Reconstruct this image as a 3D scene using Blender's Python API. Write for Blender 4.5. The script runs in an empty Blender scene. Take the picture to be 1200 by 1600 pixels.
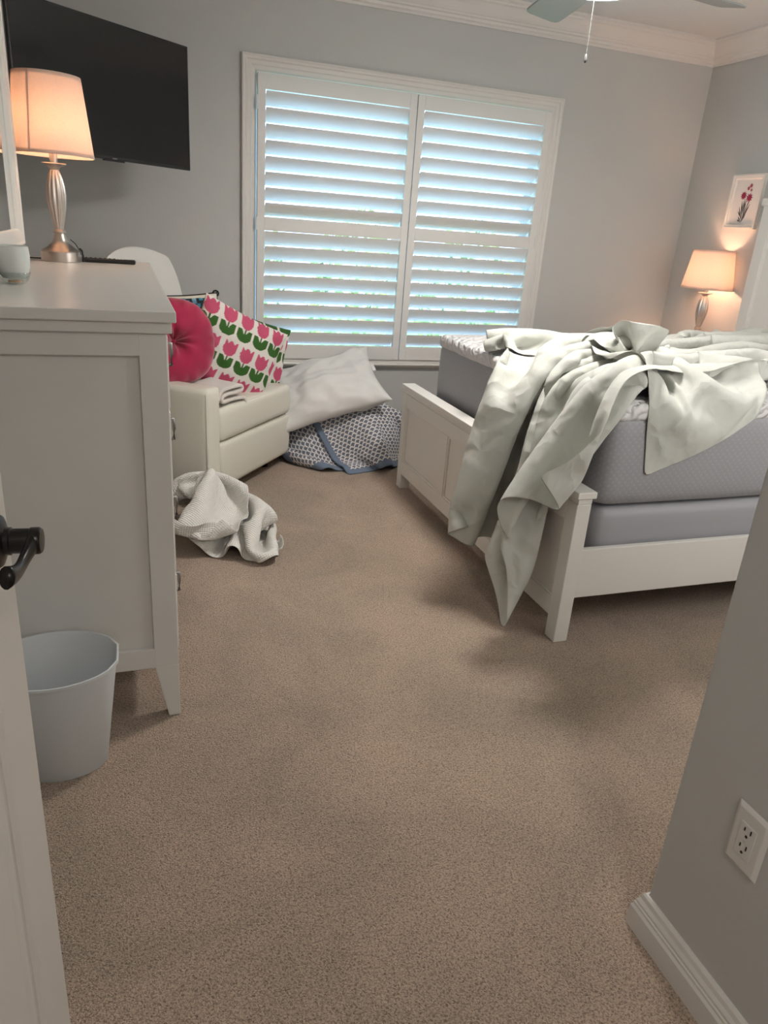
import bpy, bmesh, math, random, zlib, base64
import numpy as np
from mathutils import Vector, Matrix, noise

C = bpy.context.scene
COL = C.collection
random.seed(4)

# ------------------------------------------------------------------ camera, world, lights, exposure
YAW, PITCH, ROLL = -0.35144165, 0.37202219, 0.07565898
EYE = Vector((0, 0, 1.35))
fwd0 = Vector((-math.sin(YAW), math.cos(YAW), 0)); rt0 = Vector((math.cos(YAW), math.sin(YAW), 0)); up0 = Vector((0, 0, 1))
fwd = fwd0 * math.cos(PITCH) - up0 * math.sin(PITCH)
up1 = up0 * math.cos(PITCH) + fwd0 * math.sin(PITCH)
rt = rt0 * math.cos(ROLL) + up1 * math.sin(ROLL)
up = up1 * math.cos(ROLL) - rt0 * math.sin(ROLL)
cd = bpy.data.cameras.new('camera'); cam = bpy.data.objects.new('camera', cd); COL.objects.link(cam)
m = Matrix(((rt.x, up.x, -fwd.x, EYE.x), (rt.y, up.y, -fwd.y, EYE.y), (rt.z, up.z, -fwd.z, EYE.z), (0, 0, 0, 1)))
cam.matrix_world = m
cd.sensor_fit = 'HORIZONTAL'; cd.sensor_width = 36; cd.lens = 36 * 1137.73 / 1200; cd.clip_start = 0.02
C.camera = cam

vs = C.view_settings
C.display_settings.display_device = 'sRGB'
vs.view_transform = 'Standard'; vs.look = 'None'; vs.gamma = 1; vs.use_curve_mapping = False
vs.exposure = 1.3
SKY, FAN_FILL, HALL_FILL = 3.6, 8.0, 8.0  # sky strength, then energies of the added fan and hall fill lights
LAMP1, LAMP2 = 3.6, 20.0

W = bpy.data.worlds.new('sky'); C.world = W; W.use_nodes = True
wn = W.node_tree; wn.nodes.clear()
wo = wn.nodes.new('ShaderNodeOutputWorld'); wb = wn.nodes.new('ShaderNodeBackground'); st = wn.nodes.new('ShaderNodeTexSky')
st.sky_type = 'HOSEK_WILKIE'; st.turbidity = 3.0; st.ground_albedo = 0.4
st.sun_direction = Vector((-0.3, -0.6, 0.75)).normalized()
hs = wn.nodes.new('ShaderNodeMixRGB'); hs.inputs[0].default_value = 0.75; hs.inputs[2].default_value = (0.42, 0.72, 1.15, 1)
wn.links.new(st.outputs[0], hs.inputs[1]); wn.links.new(hs.outputs[0], wb.inputs[0]); wb.inputs[1].default_value = SKY
wn.links.new(wb.outputs[0], wo.inputs[0])

def lamp(name, kind, loc, energy, color, size=0.05, rot=(0, 0, 0), parent=None):
    l = bpy.data.lights.new(name, kind); l.energy = energy; l.color = color
    if kind == 'POINT': l.shadow_soft_size = size
    if kind == 'SUN': l.angle = size
    if kind == 'AREA': l.size = size
    o = bpy.data.objects.new(name, l); COL.objects.link(o); o.location = loc; o.rotation_euler = rot
    if parent: o.parent = parent
    return o

lamp('sun', 'SUN', (0, 0, 6), 3.0, (1, 0.95, 0.86), 0.02, (math.radians(40), 0, math.radians(-28)))

# ------------------------------------------------------------------ materials
def mat(name, col, rough=0.6, metal=0.0, bump=0.0, scale=100.0, detail=2.0, col2=None, cscale=5.0, sheen=0.0, spec=0.5, dist=0.001):
    M = bpy.data.materials.new(name); M.use_nodes = True
    nt = M.node_tree; b = nt.nodes['Principled BSDF']
    b.inputs['Base Color'].default_value = (*col, 1); b.inputs['Roughness'].default_value = rough
    b.inputs['Metallic'].default_value = metal; b.inputs['Specular IOR Level'].default_value = spec
    if sheen: b.inputs['Sheen Weight'].default_value = sheen
    tc = nt.nodes.new('ShaderNodeTexCoord')
    if bump:
        n = nt.nodes.new('ShaderNodeTexNoise'); n.inputs['Scale'].default_value = scale; n.inputs['Detail'].default_value = detail
        nt.links.new(tc.outputs['Object'], n.inputs['Vector'])
        bp = nt.nodes.new('ShaderNodeBump'); bp.inputs['Strength'].default_value = bump; bp.inputs['Distance'].default_value = dist
        nt.links.new(n.outputs['Fac'], bp.inputs['Height']); nt.links.new(bp.outputs[0], b.inputs['Normal'])
    if col2:
        n2 = nt.nodes.new('ShaderNodeTexNoise'); n2.inputs['Scale'].default_value = cscale; n2.inputs['Detail'].default_value = 4
        nt.links.new(tc.outputs['Object'], n2.inputs['Vector'])
        rp = nt.nodes.new('ShaderNodeValToRGB'); rp.color_ramp.elements[0].position = 0.35; rp.color_ramp.elements[1].position = 0.65
        rp.color_ramp.elements[0].color = (*col, 1); rp.color_ramp.elements[1].color = (*col2, 1)
        nt.links.new(n2.outputs['Fac'], rp.inputs[0]); nt.links.new(rp.outputs[0], b.inputs['Base Color'])
    return M

M = {}
M['wall'] = mat('wall_paint', (0.55, 0.552, 0.54), 0.85, bump=0.35, scale=90, detail=3, dist=0.002)
M['ceiling'] = mat('ceiling_paint', (0.72, 0.72, 0.71), 0.9, bump=0.9, scale=45, detail=4, dist=0.006)
M['trim'] = mat('trim_paint', (0.72, 0.70, 0.67), 0.4)
M['door'] = mat('door_paint', (0.70, 0.67, 0.63), 0.42)
M['shutter'] = mat('shutter_paint', (0.74, 0.73, 0.71), 0.45)
M['furn'] = mat('white_furniture_paint', (0.74, 0.73, 0.69), 0.42, col2=(0.70, 0.69, 0.66), cscale=3)
M['furn_top'] = mat('glossy_white_top', (0.74, 0.73, 0.70), 0.24, bump=0.04, scale=25)
M['bedpaint'] = mat('bed_paint', (0.76, 0.74, 0.70), 0.4)
M['leather'] = mat('cream_leather', (0.72, 0.70, 0.62), 0.42, bump=0.25, scale=260, detail=2, dist=0.001)
M['chairback'] = mat('pale_cover', (0.76, 0.75, 0.72), 0.7, bump=0.2, scale=200)
M['grey_ticking'] = mat('grey_mattress_fabric', (0.40, 0.40, 0.43), 0.6)
M['box_grey'] = mat('box_spring_fabric', (0.35, 0.35, 0.375), 0.5, bump=0.1, scale=300)
M['sheet'] = mat('cotton_sheet', (0.55, 0.56, 0.52), 0.8, bump=0.25, scale=60, detail=5, dist=0.002, sheen=0.15)
def wrinkle(Mt, sc=8, dist=.012, strength=.5):
    nt = Mt.node_tree; b = nt.nodes['Principled BSDF']; tc = nt.nodes.new('ShaderNodeTexCoord')
    n0 = nt.nodes.new('ShaderNodeTexNoise'); n0.inputs['Scale'].default_value = sc * .5; n0.inputs['Detail'].default_value = 3
    nt.links.new(tc.outputs['Object'], n0.inputs['Vector'])
    av = nt.nodes.new('ShaderNodeMixRGB'); av.inputs[0].default_value = .22; nt.links.new(tc.outputs['Object'], av.inputs[1]); nt.links.new(n0.outputs['Color'], av.inputs[2])
    v1 = nt.nodes.new('ShaderNodeTexVoronoi'); v1.feature = 'DISTANCE_TO_EDGE'; v1.inputs['Scale'].default_value = sc; nt.links.new(av.outputs[0], v1.inputs['Vector'])
    n1 = nt.nodes.new('ShaderNodeMapRange'); n1.inputs['From Max'].default_value = .30; n1.interpolation_type = 'SMOOTHSTEP'; nt.links.new(v1.outputs['Distance'], n1.inputs['Value'])
    bp = nt.nodes.new('ShaderNodeBump'); bp.inputs['Strength'].default_value = strength; bp.inputs['Distance'].default_value = dist
    nt.links.new(n1.outputs[0], bp.inputs['Height'])
    old = b.inputs['Normal'].links[0].from_node
    nt.links.new(bp.outputs[0], old.inputs['Normal'])
wrinkle(M['sheet'])
M['pillowcase'] = mat('white_pillowcase', (0.74, 0.74, 0.73), 0.8, bump=0.15, scale=40, detail=4, dist=0.002, sheen=0.1)
M['fuzzy'] = mat('cream_fleece', (0.76, 0.71, 0.66), 0.95, bump=0.9, scale=420, detail=3, dist=0.003, sheen=0.4)
M['black'] = mat('black_plastic', (0.012, 0.012, 0.013), 0.35)
M['screen'] = mat('dark_screen', (0.006, 0.006, 0.008), 0.12, spec=0.6)
M['nickel'] = mat('brushed_nickel', (0.60, 0.55, 0.51), 0.34, metal=1.0, bump=0.05, scale=300)
M['bronze'] = mat('dark_bronze', (0.02, 0.018, 0.017), 0.3, metal=0.6)
M['pull'] = mat('nickel_pull', (0.35, 0.34, 0.33), 0.35, metal=1.0)
M['chain'] = mat('dull_chain', (0.035, 0.035, 0.035), 0.7, spec=0.2)
M['bin'] = mat('bin_plastic', (0.66, 0.69, 0.71), 0.5)
M['pink'] = mat('pink_velvet', (0.40, 0.004, 0.060), 0.85, bump=0.2, scale=30, detail=4, dist=0.003, sheen=0.6, col2=(0.31, 0.003, 0.045), cscale=9)
M['blacktrim'] = mat('black_cord', (0.01, 0.01, 0.012), 0.8)
M['white_label'] = mat('white_label', (0.8, 0.8, 0.8), 0.7)
M['blue_binding'] = mat('blue_quilt_binding', (0.16, 0.21, 0.295), 0.85, bump=0.3, scale=500)
M['amber_glint'] = mat('amber_glint_paint', (0.75, 0.42, 0.22), 0.3)  # colour of the painted amber reflection in the cup base
M['paper'] = mat('print_paper', (0.74, 0.73, 0.71), 0.8)
M['flower_red'] = mat('flower_red', (0.35, 0.03, 0.08), 0.8)
M['flower_grey'] = mat('flower_grey_green', (0.10, 0.11, 0.12), 0.8)
M['plate'] = mat('outlet_plastic', (0.70, 0.68, 0.66), 0.35)
M['slot'] = mat('outlet_slot', (0.02, 0.015, 0.012), 0.6)
M['blade'] = mat('fan_blade', (0.30, 0.30, 0.295), 0.5)
M['grass'] = mat('lawn', (0.10, 0.22, 0.05), 0.9, col2=(0.2, 0.33, 0.08), cscale=3)
M['leaf'] = mat('hedge_leaf', (0.10, 0.22, 0.03), 0.6, col2=(0.35, 0.45, 0.08), cscale=4)
M['stucco'] = mat('white_stucco', (0.75, 0.78, 0.8), 0.9)

def carpet():
    Mt = bpy.data.materials.new('beige_carpet'); Mt.use_nodes = True; nt = Mt.node_tree; b = nt.nodes['Principled BSDF']
    b.inputs['Roughness'].default_value = 1.0; b.inputs['Specular IOR Level'].default_value = 0.1; b.inputs['Sheen Weight'].default_value = 0.25
    tc = nt.nodes.new('ShaderNodeTexCoord')
    def nz(s, d, r=0.5, dist=0.0):
        n = nt.nodes.new('ShaderNodeTexNoise'); n.inputs['Scale'].default_value = s; n.inputs['Detail'].default_value = d
        n.inputs['Roughness'].default_value = r; n.inputs['Distortion'].default_value = dist
        nt.links.new(tc.outputs['Object'], n.inputs['Vector']); return n
    big = nz(2.2, 5, 0.6, 0.6); fine = nz(235, 3, 0.65, 0.8)
    vo = nt.nodes.new('ShaderNodeTexVoronoi'); vo.inputs['Scale'].default_value = 300; vo.inputs['Randomness'].default_value = 1
    nt.links.new(tc.outputs['Object'], vo.inputs['Vector'])
    r1 = nt.nodes.new('ShaderNodeValToRGB'); e = r1.color_ramp.elements
    e[0].position = 0.36; e[0].color = (0.46, 0.360, 0.278, 1); e[1].position = 0.66; e[1].color = (0.62, 0.465, 0.360, 1)
    nt.links.new(big.outputs['Fac'], r1.inputs[0])
    r2 = nt.nodes.new('ShaderNodeValToRGB'); e = r2.color_ramp.elements
    e[0].position = 0.38; e[0].color = (0.36, 0.34, 0.32, 1); e[1].position = 0.56; e[1].color = (1.10, 1.10, 1.08, 1)
    nt.links.new(fine.outputs['Fac'], r2.inputs[0])
    mx = nt.nodes.new('ShaderNodeMixRGB'); mx.blend_type = 'MULTIPLY'; mx.inputs[0].default_value = 0.9
    nt.links.new(r1.outputs[0], mx.inputs[1]); nt.links.new(r2.outputs[0], mx.inputs[2]); nt.links.new(mx.outputs[0], b.inputs['Base Color'])
    ad = nt.nodes.new('ShaderNodeMath'); ad.operation = 'SUBTRACT'
    nt.links.new(fine.outputs['Fac'], ad.inputs[0]); nt.links.new(vo.outputs['Distance'], ad.inputs[1])
    bp = nt.nodes.new('ShaderNodeBump'); bp.inputs['Strength'].default_value = 0.8; bp.inputs['Distance'].default_value = 0.006
    nt.links.new(ad.outputs[0], bp.inputs['Height']); nt.links.new(bp.outputs[0], b.inputs['Normal'])
    return Mt
M['carpet'] = carpet()

def uvmat(name, build, rough=0.8, bump=0.5, dist=0.002, sheen=0.1):
    """cloth whose pattern is computed from UV; build(nt, uv_socket) -> (colour socket, height socket or None)"""
    Mt = bpy.data.materials.new(name); Mt.use_nodes = True; nt = Mt.node_tree; b = nt.nodes['Principled BSDF']
    b.inputs['Roughness'].default_value = rough; b.inputs['Sheen Weight'].default_value = sheen
    uv = nt.nodes.new('ShaderNodeUVMap'); c, h = build(nt, uv.outputs[0])
    if c is not None: nt.links.new(c, b.inputs['Base Color'])
    if h is not None:
        bp = nt.nodes.new('ShaderNodeBump'); bp.inputs['Strength'].default_value = bump; bp.inputs['Distance'].default_value = dist
        nt.links.new(h, bp.inputs['Height']); nt.links.new(bp.outputs[0], b.inputs['Normal'])
    return Mt
def mth(nt, op, a, b=None, c=None):
    n = nt.nodes.new('ShaderNodeMath'); n.operation = op
    for i, v in enumerate((a, b, c)):
        if v is None: continue
        if isinstance(v, (int, float)): n.inputs[i].default_value = v
        else: nt.links.new(v, n.inputs[i])
    return n.outputs[0]
def quilt_pattern(nt, uv):
    # rows of small white scallops on blue grey; uv in metres
    sp = nt.nodes.new('ShaderNodeSeparateXYZ'); nt.links.new(uv, sp.inputs[0])
    nz = nt.nodes.new('ShaderNodeTexNoise'); nz.inputs['Scale'].default_value = 22; nt.links.new(uv, nz.inputs['Vector'])
    wob = mth(nt, 'MULTIPLY', mth(nt, 'SUBTRACT', nz.outputs['Fac'], 0.5), 0.6)
    U = mth(nt, 'ADD', mth(nt, 'MULTIPLY', sp.outputs[0], 31), wob); V = mth(nt, 'ADD', mth(nt, 'MULTIPLY', sp.outputs[1], 50), wob)
    row = mth(nt, 'FLOOR', V); par = mth(nt, 'MULTIPLY', mth(nt, 'MODULO', row, 2), 0.5)
    fu = mth(nt, 'SUBTRACT', mth(nt, 'FRACT', mth(nt, 'ADD', U, par)), 0.5); fv = mth(nt, 'FRACT', V)
    # arc height above the row
    arc = mth(nt, 'SUBTRACT', mth(nt, 'SUBTRACT', 0.72, mth(nt, 'MULTIPLY', mth(nt, 'MULTIPLY', fu, fu), 2.6)), fv)
    a = mth(nt, 'ABSOLUTE', arc)
    mask = mth(nt, 'LESS_THAN', a, 0.24)
    mx = nt.nodes.new('ShaderNodeMixRGB'); nt.links.new(mask, mx.inputs[0])
    mx.inputs[1].default_value = (0.15, 0.17, 0.22, 1); mx.inputs[2].default_value = (0.72, 0.69, 0.68, 1)
    return mx.outputs[0], mth(nt, 'SUBTRACT', 1, a)
M['quilt'] = uvmat('quilt_scallop_fabric', quilt_pattern, 0.9, 0.6, 0.004)
def waffle(nt, uv):
    w1 = nt.nodes.new('ShaderNodeTexWave'); w1.bands_direction = 'Y'; w1.inputs['Scale'].default_value = 30; w1.inputs['Distortion'].default_value = 2.0
    w1.inputs['Detail Scale'].default_value = 6
    w2 = nt.nodes.new('ShaderNodeTexWave'); w2.bands_direction = 'X'; w2.inputs['Scale'].default_value = 30; w2.inputs['Distortion'].default_value = 3
    nt.links.new(uv, w1.inputs['Vector']); nt.links.new(uv, w2.inputs['Vector'])
    c = nt.nodes.new('ShaderNodeRGB'); c.outputs[0].default_value = (0.82, 0.80, 0.76, 1)
    return c.outputs[0], mth(nt, 'ADD', w1.outputs['Fac'], mth(nt, 'MULTIPLY', w2.outputs['Fac'], 0.5))
M['waffle'] = uvmat('seersucker_cotton', waffle, 0.9, 0.7, 0.004, 0.2)
def pad(nt, uv):
    w1 = nt.nodes.new('ShaderNodeTexWave'); w1.bands_direction = 'X'; w1.wave_type = 'BANDS'; w1.inputs['Scale'].default_value = 7
    w1.inputs['Distortion'].default_value = 9; w1.inputs['Detail'].default_value = 1.5; w1.inputs['Detail Scale'].default_value = 2.2
    mp = nt.nodes.new('ShaderNodeMapping'); mp.inputs['Rotation'].default_value = (0, 0, 0.9); mp.inputs['Scale'].default_value = (1.0, 1.0, 1)
    nt.links.new(uv, mp.inputs[0]); nt.links.new(mp.outputs[0], w1.inputs['Vector'])
    c = nt.nodes.new('ShaderNodeRGB'); c.outputs[0].default_value = (0.70, 0.69, 0.70, 1)
    return c.outputs[0], mth(nt, 'POWER', w1.outputs['Fac'], 0.5)
M['pad'] = uvmat('quilted_mattress_top', pad, 0.85, 0.8, 0.012)
def ticking(nt, uv):
    vo = nt.nodes.new('ShaderNodeTexVoronoi'); vo.inputs['Scale'].default_value = 55; vo.inputs['Randomness'].default_value = 0
    mp = nt.nodes.new('ShaderNodeMapping'); mp.inputs['Rotation'].default_value = (0, 0, 0.785); nt.links.new(uv, mp.inputs[0]); nt.links.new(mp.outputs[0], vo.inputs['Vector'])
    rp = nt.nodes.new('ShaderNodeValToRGB'); rp.color_ramp.elements[0].color = (0.36, 0.36, 0.38, 1); rp.color_ramp.elements[1].color = (0.315, 0.315, 0.335, 1)
    rp.color_ramp.elements[0].position = 0.1; rp.color_ramp.elements[1].position = 0.3
    nt.links.new(vo.outputs['Distance'], rp.inputs[0]); return rp.outputs[0], vo.outputs['Distance']
M['tick'] = uvmat('mattress_side_knit', ticking, 0.55, 0.25, 0.002)

def attrmat(name, rough=0.9, bump=0.5, scale=350):
    Mt = bpy.data.materials.new(name); Mt.use_nodes = True; nt = Mt.node_tree; b = nt.nodes['Principled BSDF']
    b.inputs['Roughness'].default_value = rough
    a = nt.nodes.new('ShaderNodeAttribute'); a.attribute_name = 'pattern'; nt.links.new(a.outputs['Color'], b.inputs['Base Color'])
    n = nt.nodes.new('ShaderNodeTexNoise'); n.inputs['Scale'].default_value = scale
    tc = nt.nodes.new('ShaderNodeTexCoord'); nt.links.new(tc.outputs['Object'], n.inputs['Vector'])
    bp = nt.nodes.new('ShaderNodeBump'); bp.inputs['Strength'].default_value = bump; bp.inputs['Distance'].default_value = 0.002
    nt.links.new(n.outputs['Fac'], bp.inputs['Height']); nt.links.new(bp.outputs[0], b.inputs['Normal'])
    return Mt
M['tulip'] = attrmat('tulip_cushion_fabric')
M['mosaic'] = attrmat('patterned_cushion_fabric')

def shade_mat():
    Mt = bpy.data.materials.new('linen_lamp_shade'); Mt.use_nodes = True; nt = Mt.node_tree; nt.nodes.clear()
    o = nt.nodes.new('ShaderNodeOutputMaterial'); d = nt.nodes.new('ShaderNodeBsdfDiffuse'); t = nt.nodes.new('ShaderNodeBsdfTranslucent')
    mx = nt.nodes.new('ShaderNodeMixShader'); mx.inputs[0].default_value = 0.5
    n = nt.nodes.new('ShaderNodeTexNoise'); n.inputs['Scale'].default_value = 120; n.inputs['Detail'].default_value = 5
    tc = nt.nodes.new('ShaderNodeTexCoord'); nt.links.new(tc.outputs['Object'], n.inputs['Vector'])
    rp = nt.nodes.new('ShaderNodeValToRGB'); rp.color_ramp.elements[0].color = (0.78, 0.68, 0.62, 1); rp.color_ramp.elements[1].color = (0.86, 0.77, 0.70, 1)
    nt.links.new(n.outputs['Fac'], rp.inputs[0]); nt.links.new(rp.outputs[0], d.inputs[0]); nt.links.new(rp.outputs[0], t.inputs[0])
    nt.links.new(d.outputs[0], mx.inputs[1]); nt.links.new(t.outputs[0], mx.inputs[2]); nt.links.new(mx.outputs[0], o.inputs[0])
    return Mt
M['shade'] = shade_mat()
def glass_mat(name, tint=(1, 1, 1), mixfac=0.06):
    Mt = bpy.data.materials.new(name); Mt.use_nodes = True; nt = Mt.node_tree; nt.nodes.clear()
    o = nt.nodes.new('ShaderNodeOutputMaterial'); t = nt.nodes.new('ShaderNodeBsdfTransparent'); t.inputs[0].default_value = (*tint, 1)
    g = nt.nodes.new('ShaderNodeBsdfGlossy'); g.inputs['Roughness'].default_value = 0.02; mx = nt.nodes.new('ShaderNodeMixShader'); mx.inputs[0].default_value = mixfac
    nt.links.new(t.outputs[0], mx.inputs[1]); nt.links.new(g.outputs[0], mx.inputs[2]); nt.links.new(mx.outputs[0], o.inputs[0]); return Mt
M['glass'] = glass_mat('window_glass')
def frosted():
    Mt = bpy.data.materials.new('frosted_glass'); Mt.use_nodes = True; b = Mt.node_tree.nodes['Principled BSDF']
    b.inputs['Base Color'].default_value = (0.80, 0.83, 0.80, 1); b.inputs['Roughness'].default_value = 0.12
    b.inputs['Transmission Weight'].default_value = 0.25; b.inputs['IOR'].default_value = 1.3; return Mt
M['frosted'] = frosted()
def clearglass():
    Mt = bpy.data.materials.new('clear_glass'); Mt.use_nodes = True; b = Mt.node_tree.nodes['Principled BSDF']
    b.inputs['Base Color'].default_value = (0.95, 0.97, 0.96, 1); b.inputs['Roughness'].default_value = 0.02
    b.inputs['Transmission Weight'].default_value = 1.0; b.inputs['IOR'].default_value = 1.45; return Mt
M['clear'] = glass_mat('clear_glass', (.90, .93, .92), .16)
def mirror_mat():
    Mt = bpy.data.materials.new('mirror_glass'); Mt.use_nodes = True; b = Mt.node_tree.nodes['Principled BSDF']
    b.inputs['Base Color'].default_value = (0.85, 0.87, 0.86, 1); b.inputs['Roughness'].default_value = 0.01; b.inputs['Metallic'].default_value = 1; return Mt
M['mirror'] = mirror_mat()
def emis(name, col, s):
    Mt = bpy.data.materials.new(name); Mt.use_nodes = True; b = Mt.node_tree.nodes['Principled BSDF']
    b.inputs['Base Color'].default_value = (0.9, 0.9, 0.9, 1); b.inputs['Emission Color'].default_value = (*col, 1); b.inputs['Emission Strength'].default_value = s; return Mt

# ------------------------------------------------------------------ mesh helpers
class MB:
    def __init__(s): s.v = []; s.f = []
    def add(s, vs_, fs_):
        o = len(s.v); s.v += [Vector(p) for p in vs_]; s.f += [tuple(i + o for i in f) for f in fs_]; return s
    def box(s, x0, x1, y0, y1, z0, z1):
        return s.add([(x0, y0, z0), (x1, y0, z0), (x1, y1, z0), (x0, y1, z0), (x0, y0, z1), (x1, y0, z1), (x1, y1, z1), (x0, y1, z1)],
                     [(0, 3, 2, 1), (4, 5, 6, 7), (0, 1, 5, 4), (1, 2, 6, 5), (2, 3, 7, 6), (3, 0, 4, 7)])
    def taper(s, x0, x1, y0, y1, z0, z1, X0, X1, Y0, Y1):
        return s.add([(x0, y0, z0), (x1, y0, z0), (x1, y1, z0), (x0, y1, z0), (X0, Y0, z1), (X1, Y0, z1), (X1, Y1, z1), (X0, Y1, z1)],
                     [(0, 3, 2, 1), (4, 5, 6, 7), (0, 1, 5, 4), (1, 2, 6, 5), (2, 3, 7, 6), (3, 0, 4, 7)])
    def prism(s, poly, axis, a, b):
        """poly: 2D outline in the two other axes, extruded along axis from a to b"""
        n = len(poly); P = []
        for t in (a, b):
            for (p, q) in poly:
                P.append({'x': (t, p, q), 'y': (p, t, q), 'z': (p, q, t)}[axis])
        F = [tuple(range(n))[::-1], tuple(range(n, 2 * n))] + [(i, (i + 1) % n, n + (i + 1) % n, n + i) for i in range(n)]
        return s.add(P, F)
    def lathe(s, prof, c=(0, 0, 0), n=32, axis='z', cap=True, flute=None):
        P = []; F = []
        for k, (r, z) in enumerate(prof):
            for i in range(n):
                a = 2 * math.pi * i / n; rr = r
                if flute and flute[0] <= k <= flute[1]: rr = r * (1 - flute[3] * (0.5 + 0.5 * math.cos(flute[2] * a)))
                u, w = rr * math.cos(a), rr * math.sin(a)
                p = {'z': (u, w, z), 'x': (z, u, w), 'y': (u, z, w)}[axis]
                P.append((p[0] + c[0], p[1] + c[1], p[2] + c[2]))
        for k in range(len(prof) - 1):
            for i in range(n):
                j = (i + 1) % n; F.append((k * n + i, k * n + j, (k + 1) * n + j, (k + 1) * n + i))
        if cap:
            F.append(tuple(range(n))[::-1]); F.append(tuple((len(prof) - 1) * n + i for i in range(n)))
        return s.add(P, F)
    def tube(s, pts, r, n=10, rs=None, flat=1.0, cap=True):
        pts = [Vector(p) for p in pts]; P = []; F = []; N = len(pts)
        up_ = Vector((0, 0, 1))
        for k in range(N):
            d = (pts[min(k + 1, N - 1)] - pts[max(k - 1, 0)]).normalized()
            if abs(d.dot(up_)) > 0.95: ref = Vector((1, 0, 0))
            else: ref = up_
            a = d.cross(ref).normalized(); b = a.cross(d).normalized()
            rr = rs[k] if rs else r
            for i in range(n):
                t = 2 * math.pi * i / n; P.append(pts[k] + a * rr * math.cos(t) + b * rr * flat * math.sin(t))
        for k in range(N - 1):
            for i in range(n):
                j = (i + 1) % n; F.append((k * n + i, k * n + j, (k + 1) * n + j, (k + 1) * n + i))
        if cap: F.append(tuple(range(n))[::-1]); F.append(tuple((N - 1) * n + i for i in range(n)))
        return s.add(P, F)
    def build(s, name, m_, parent=None, smooth=False, bevel=0.0, seg=2, world=False, origin=None, subsurf=0, autosmooth=None):
        o_ = Vector((0, 0, 0))
        if world and parent is not None:
            o_ = ORG[parent.name]
        if origin is not None: o_ = Vector(origin)
        me = bpy.data.meshes.new(name); me.from_pydata([tuple(p - o_) for p in s.v], [], s.f); me.materials.append(m_)
        bm = bmesh.new(); bm.from_mesh(me); bmesh.ops.recalc_face_normals(bm, faces=bm.faces); bm.to_mesh(me); bm.free()
        ob = bpy.data.objects.new(name, me); COL.objects.link(ob)
        if parent is not None: ob.parent = parent
        if origin is not None: ob.location = origin
        ORG[ob.name] = ORG[parent.name] if parent is not None and parent.name in ORG else Vector(origin or (0, 0, 0))
        if bevel:
            b = ob.modifiers.new('bevel', 'BEVEL'); b.width = bevel; b.segments = seg; b.limit_method = 'ANGLE'; b.angle_limit = math.radians(35)
            b.harden_normals = False
        if subsurf:
            b = ob.modifiers.new('sub', 'SUBSURF'); b.levels = subsurf; b.render_levels = subsurf
        if smooth:
            for p in me.polygons: p.use_smooth = True
        elif bevel:
            for p in me.polygons: p.use_smooth = False
        if autosmooth:
            for p in me.polygons: p.use_smooth = True
            try: me.set_sharp_from_angle(angle=math.radians(autosmooth))
            except Exception: pass
        return ob
ORG = {}
def tag(o, label=None, cat=None, group=None, kind=None):
    if label: o['label'] = label
    if cat: o['category'] = cat
    if group: o['group'] = group
    if kind: o['kind'] = kind
    return o
def thing(name, loc, label, cat, rz=0.0, group=None):
    o = bpy.data.objects.new(name, None); COL.objects.link(o); o.location = loc; o.rotation_euler = (0, 0, rz); o.empty_display_size = 0.1
    ORG[o.name] = Vector(loc); return tag(o, label, cat, group)
def struct(name, mb, m_, label=None, **k):
    o = mb.build(name, m_, **k); o['kind'] = 'structure'
    if label: o['label'] = label
    return o

# ------------------------------------------------------------------ room shell
XL, XR, YB, ZC = -0.56, 3.68, 4.50, 2.585
XF, YF = 0.967, 0.862          # foreground wall stub face and its end
WX0, WX1, WZ0, WZ1 = 0.715, 2.555, 0.535, 2.10
struct('floor', MB().box(XL - .1, XR + .1, -2.2, YB + .1, -0.06, 0), M['carpet'], 'beige cut-pile carpet covering the bedroom floor')
struct('ceiling', MB().box(XL - .1, XR + .1, -2.2, YB + .1, ZC, ZC + .08), M['ceiling'], 'white textured ceiling above the bedroom')
wb_ = MB()
wb_.box(XL - .1, WX0, YB, YB + .16, 0, ZC).box(WX1, XR + .1, YB, YB + .16, 0, ZC).box(WX0, WX1, YB, YB + .16, 0, WZ0).box(WX0, WX1, YB, YB + .16, WZ1, ZC)
struct('wall_back', wb_, M['wall'], 'pale grey painted wall holding the shuttered window')
struct('wall_left', MB().box(XL - .1, XL, -2.2, YB, 0, ZC), M['wall'])
struct('wall_right', MB().box(XR, XR + .1, YF, YB, 0, ZC), M['wall'], 'pale wall behind the headboard with the flower picture')
struct('wall_doorway', MB().box(XF, XF + .12, -2.2, YF, 0, ZC), M['wall'], 'near wall stub at right holding the power outlet', bevel=0.006)
struct('wall_front', MB().box(XF + .12, XR + .1, YF - .12, YF, 0, ZC), M['wall'])
struct('wall_hall', MB().box(XL - .1, XF + .12, -2.3, -2.2, 0, ZC), M['wall'])
struct('wall_hinge', MB().box(XL, -0.30, 0.06, 0.18, 0, ZC), M['wall'])

# crown moulding: profile (distance out from wall, drop from ceiling)
CR = [(0, 0), (.118, 0), (.118, .012), (.104, .018), (.100, .026), (.088, .032), (.074, .046), (.058, .070), (.046, .082), (.040, .084), (.036, .094),
      (.026, .098), (.022, .110), (.012, .116), (.012, .128), (0, .128)]
struct('trim_1', MB().prism([(YB - d, ZC - h) for d, h in CR], 'x', XL, XR), M['trim'], 'stepped crown moulding over the window wall')
struct('trim_2', MB().prism([(XR - d, ZC - h) for d, h in CR], 'y', YF, YB), M['trim'], 'stepped crown moulding over the right wall')
struct('trim_3', MB().prism([(XL + d, ZC - h) for d, h in CR], 'y', -2.2, YB), M['trim'])
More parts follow.
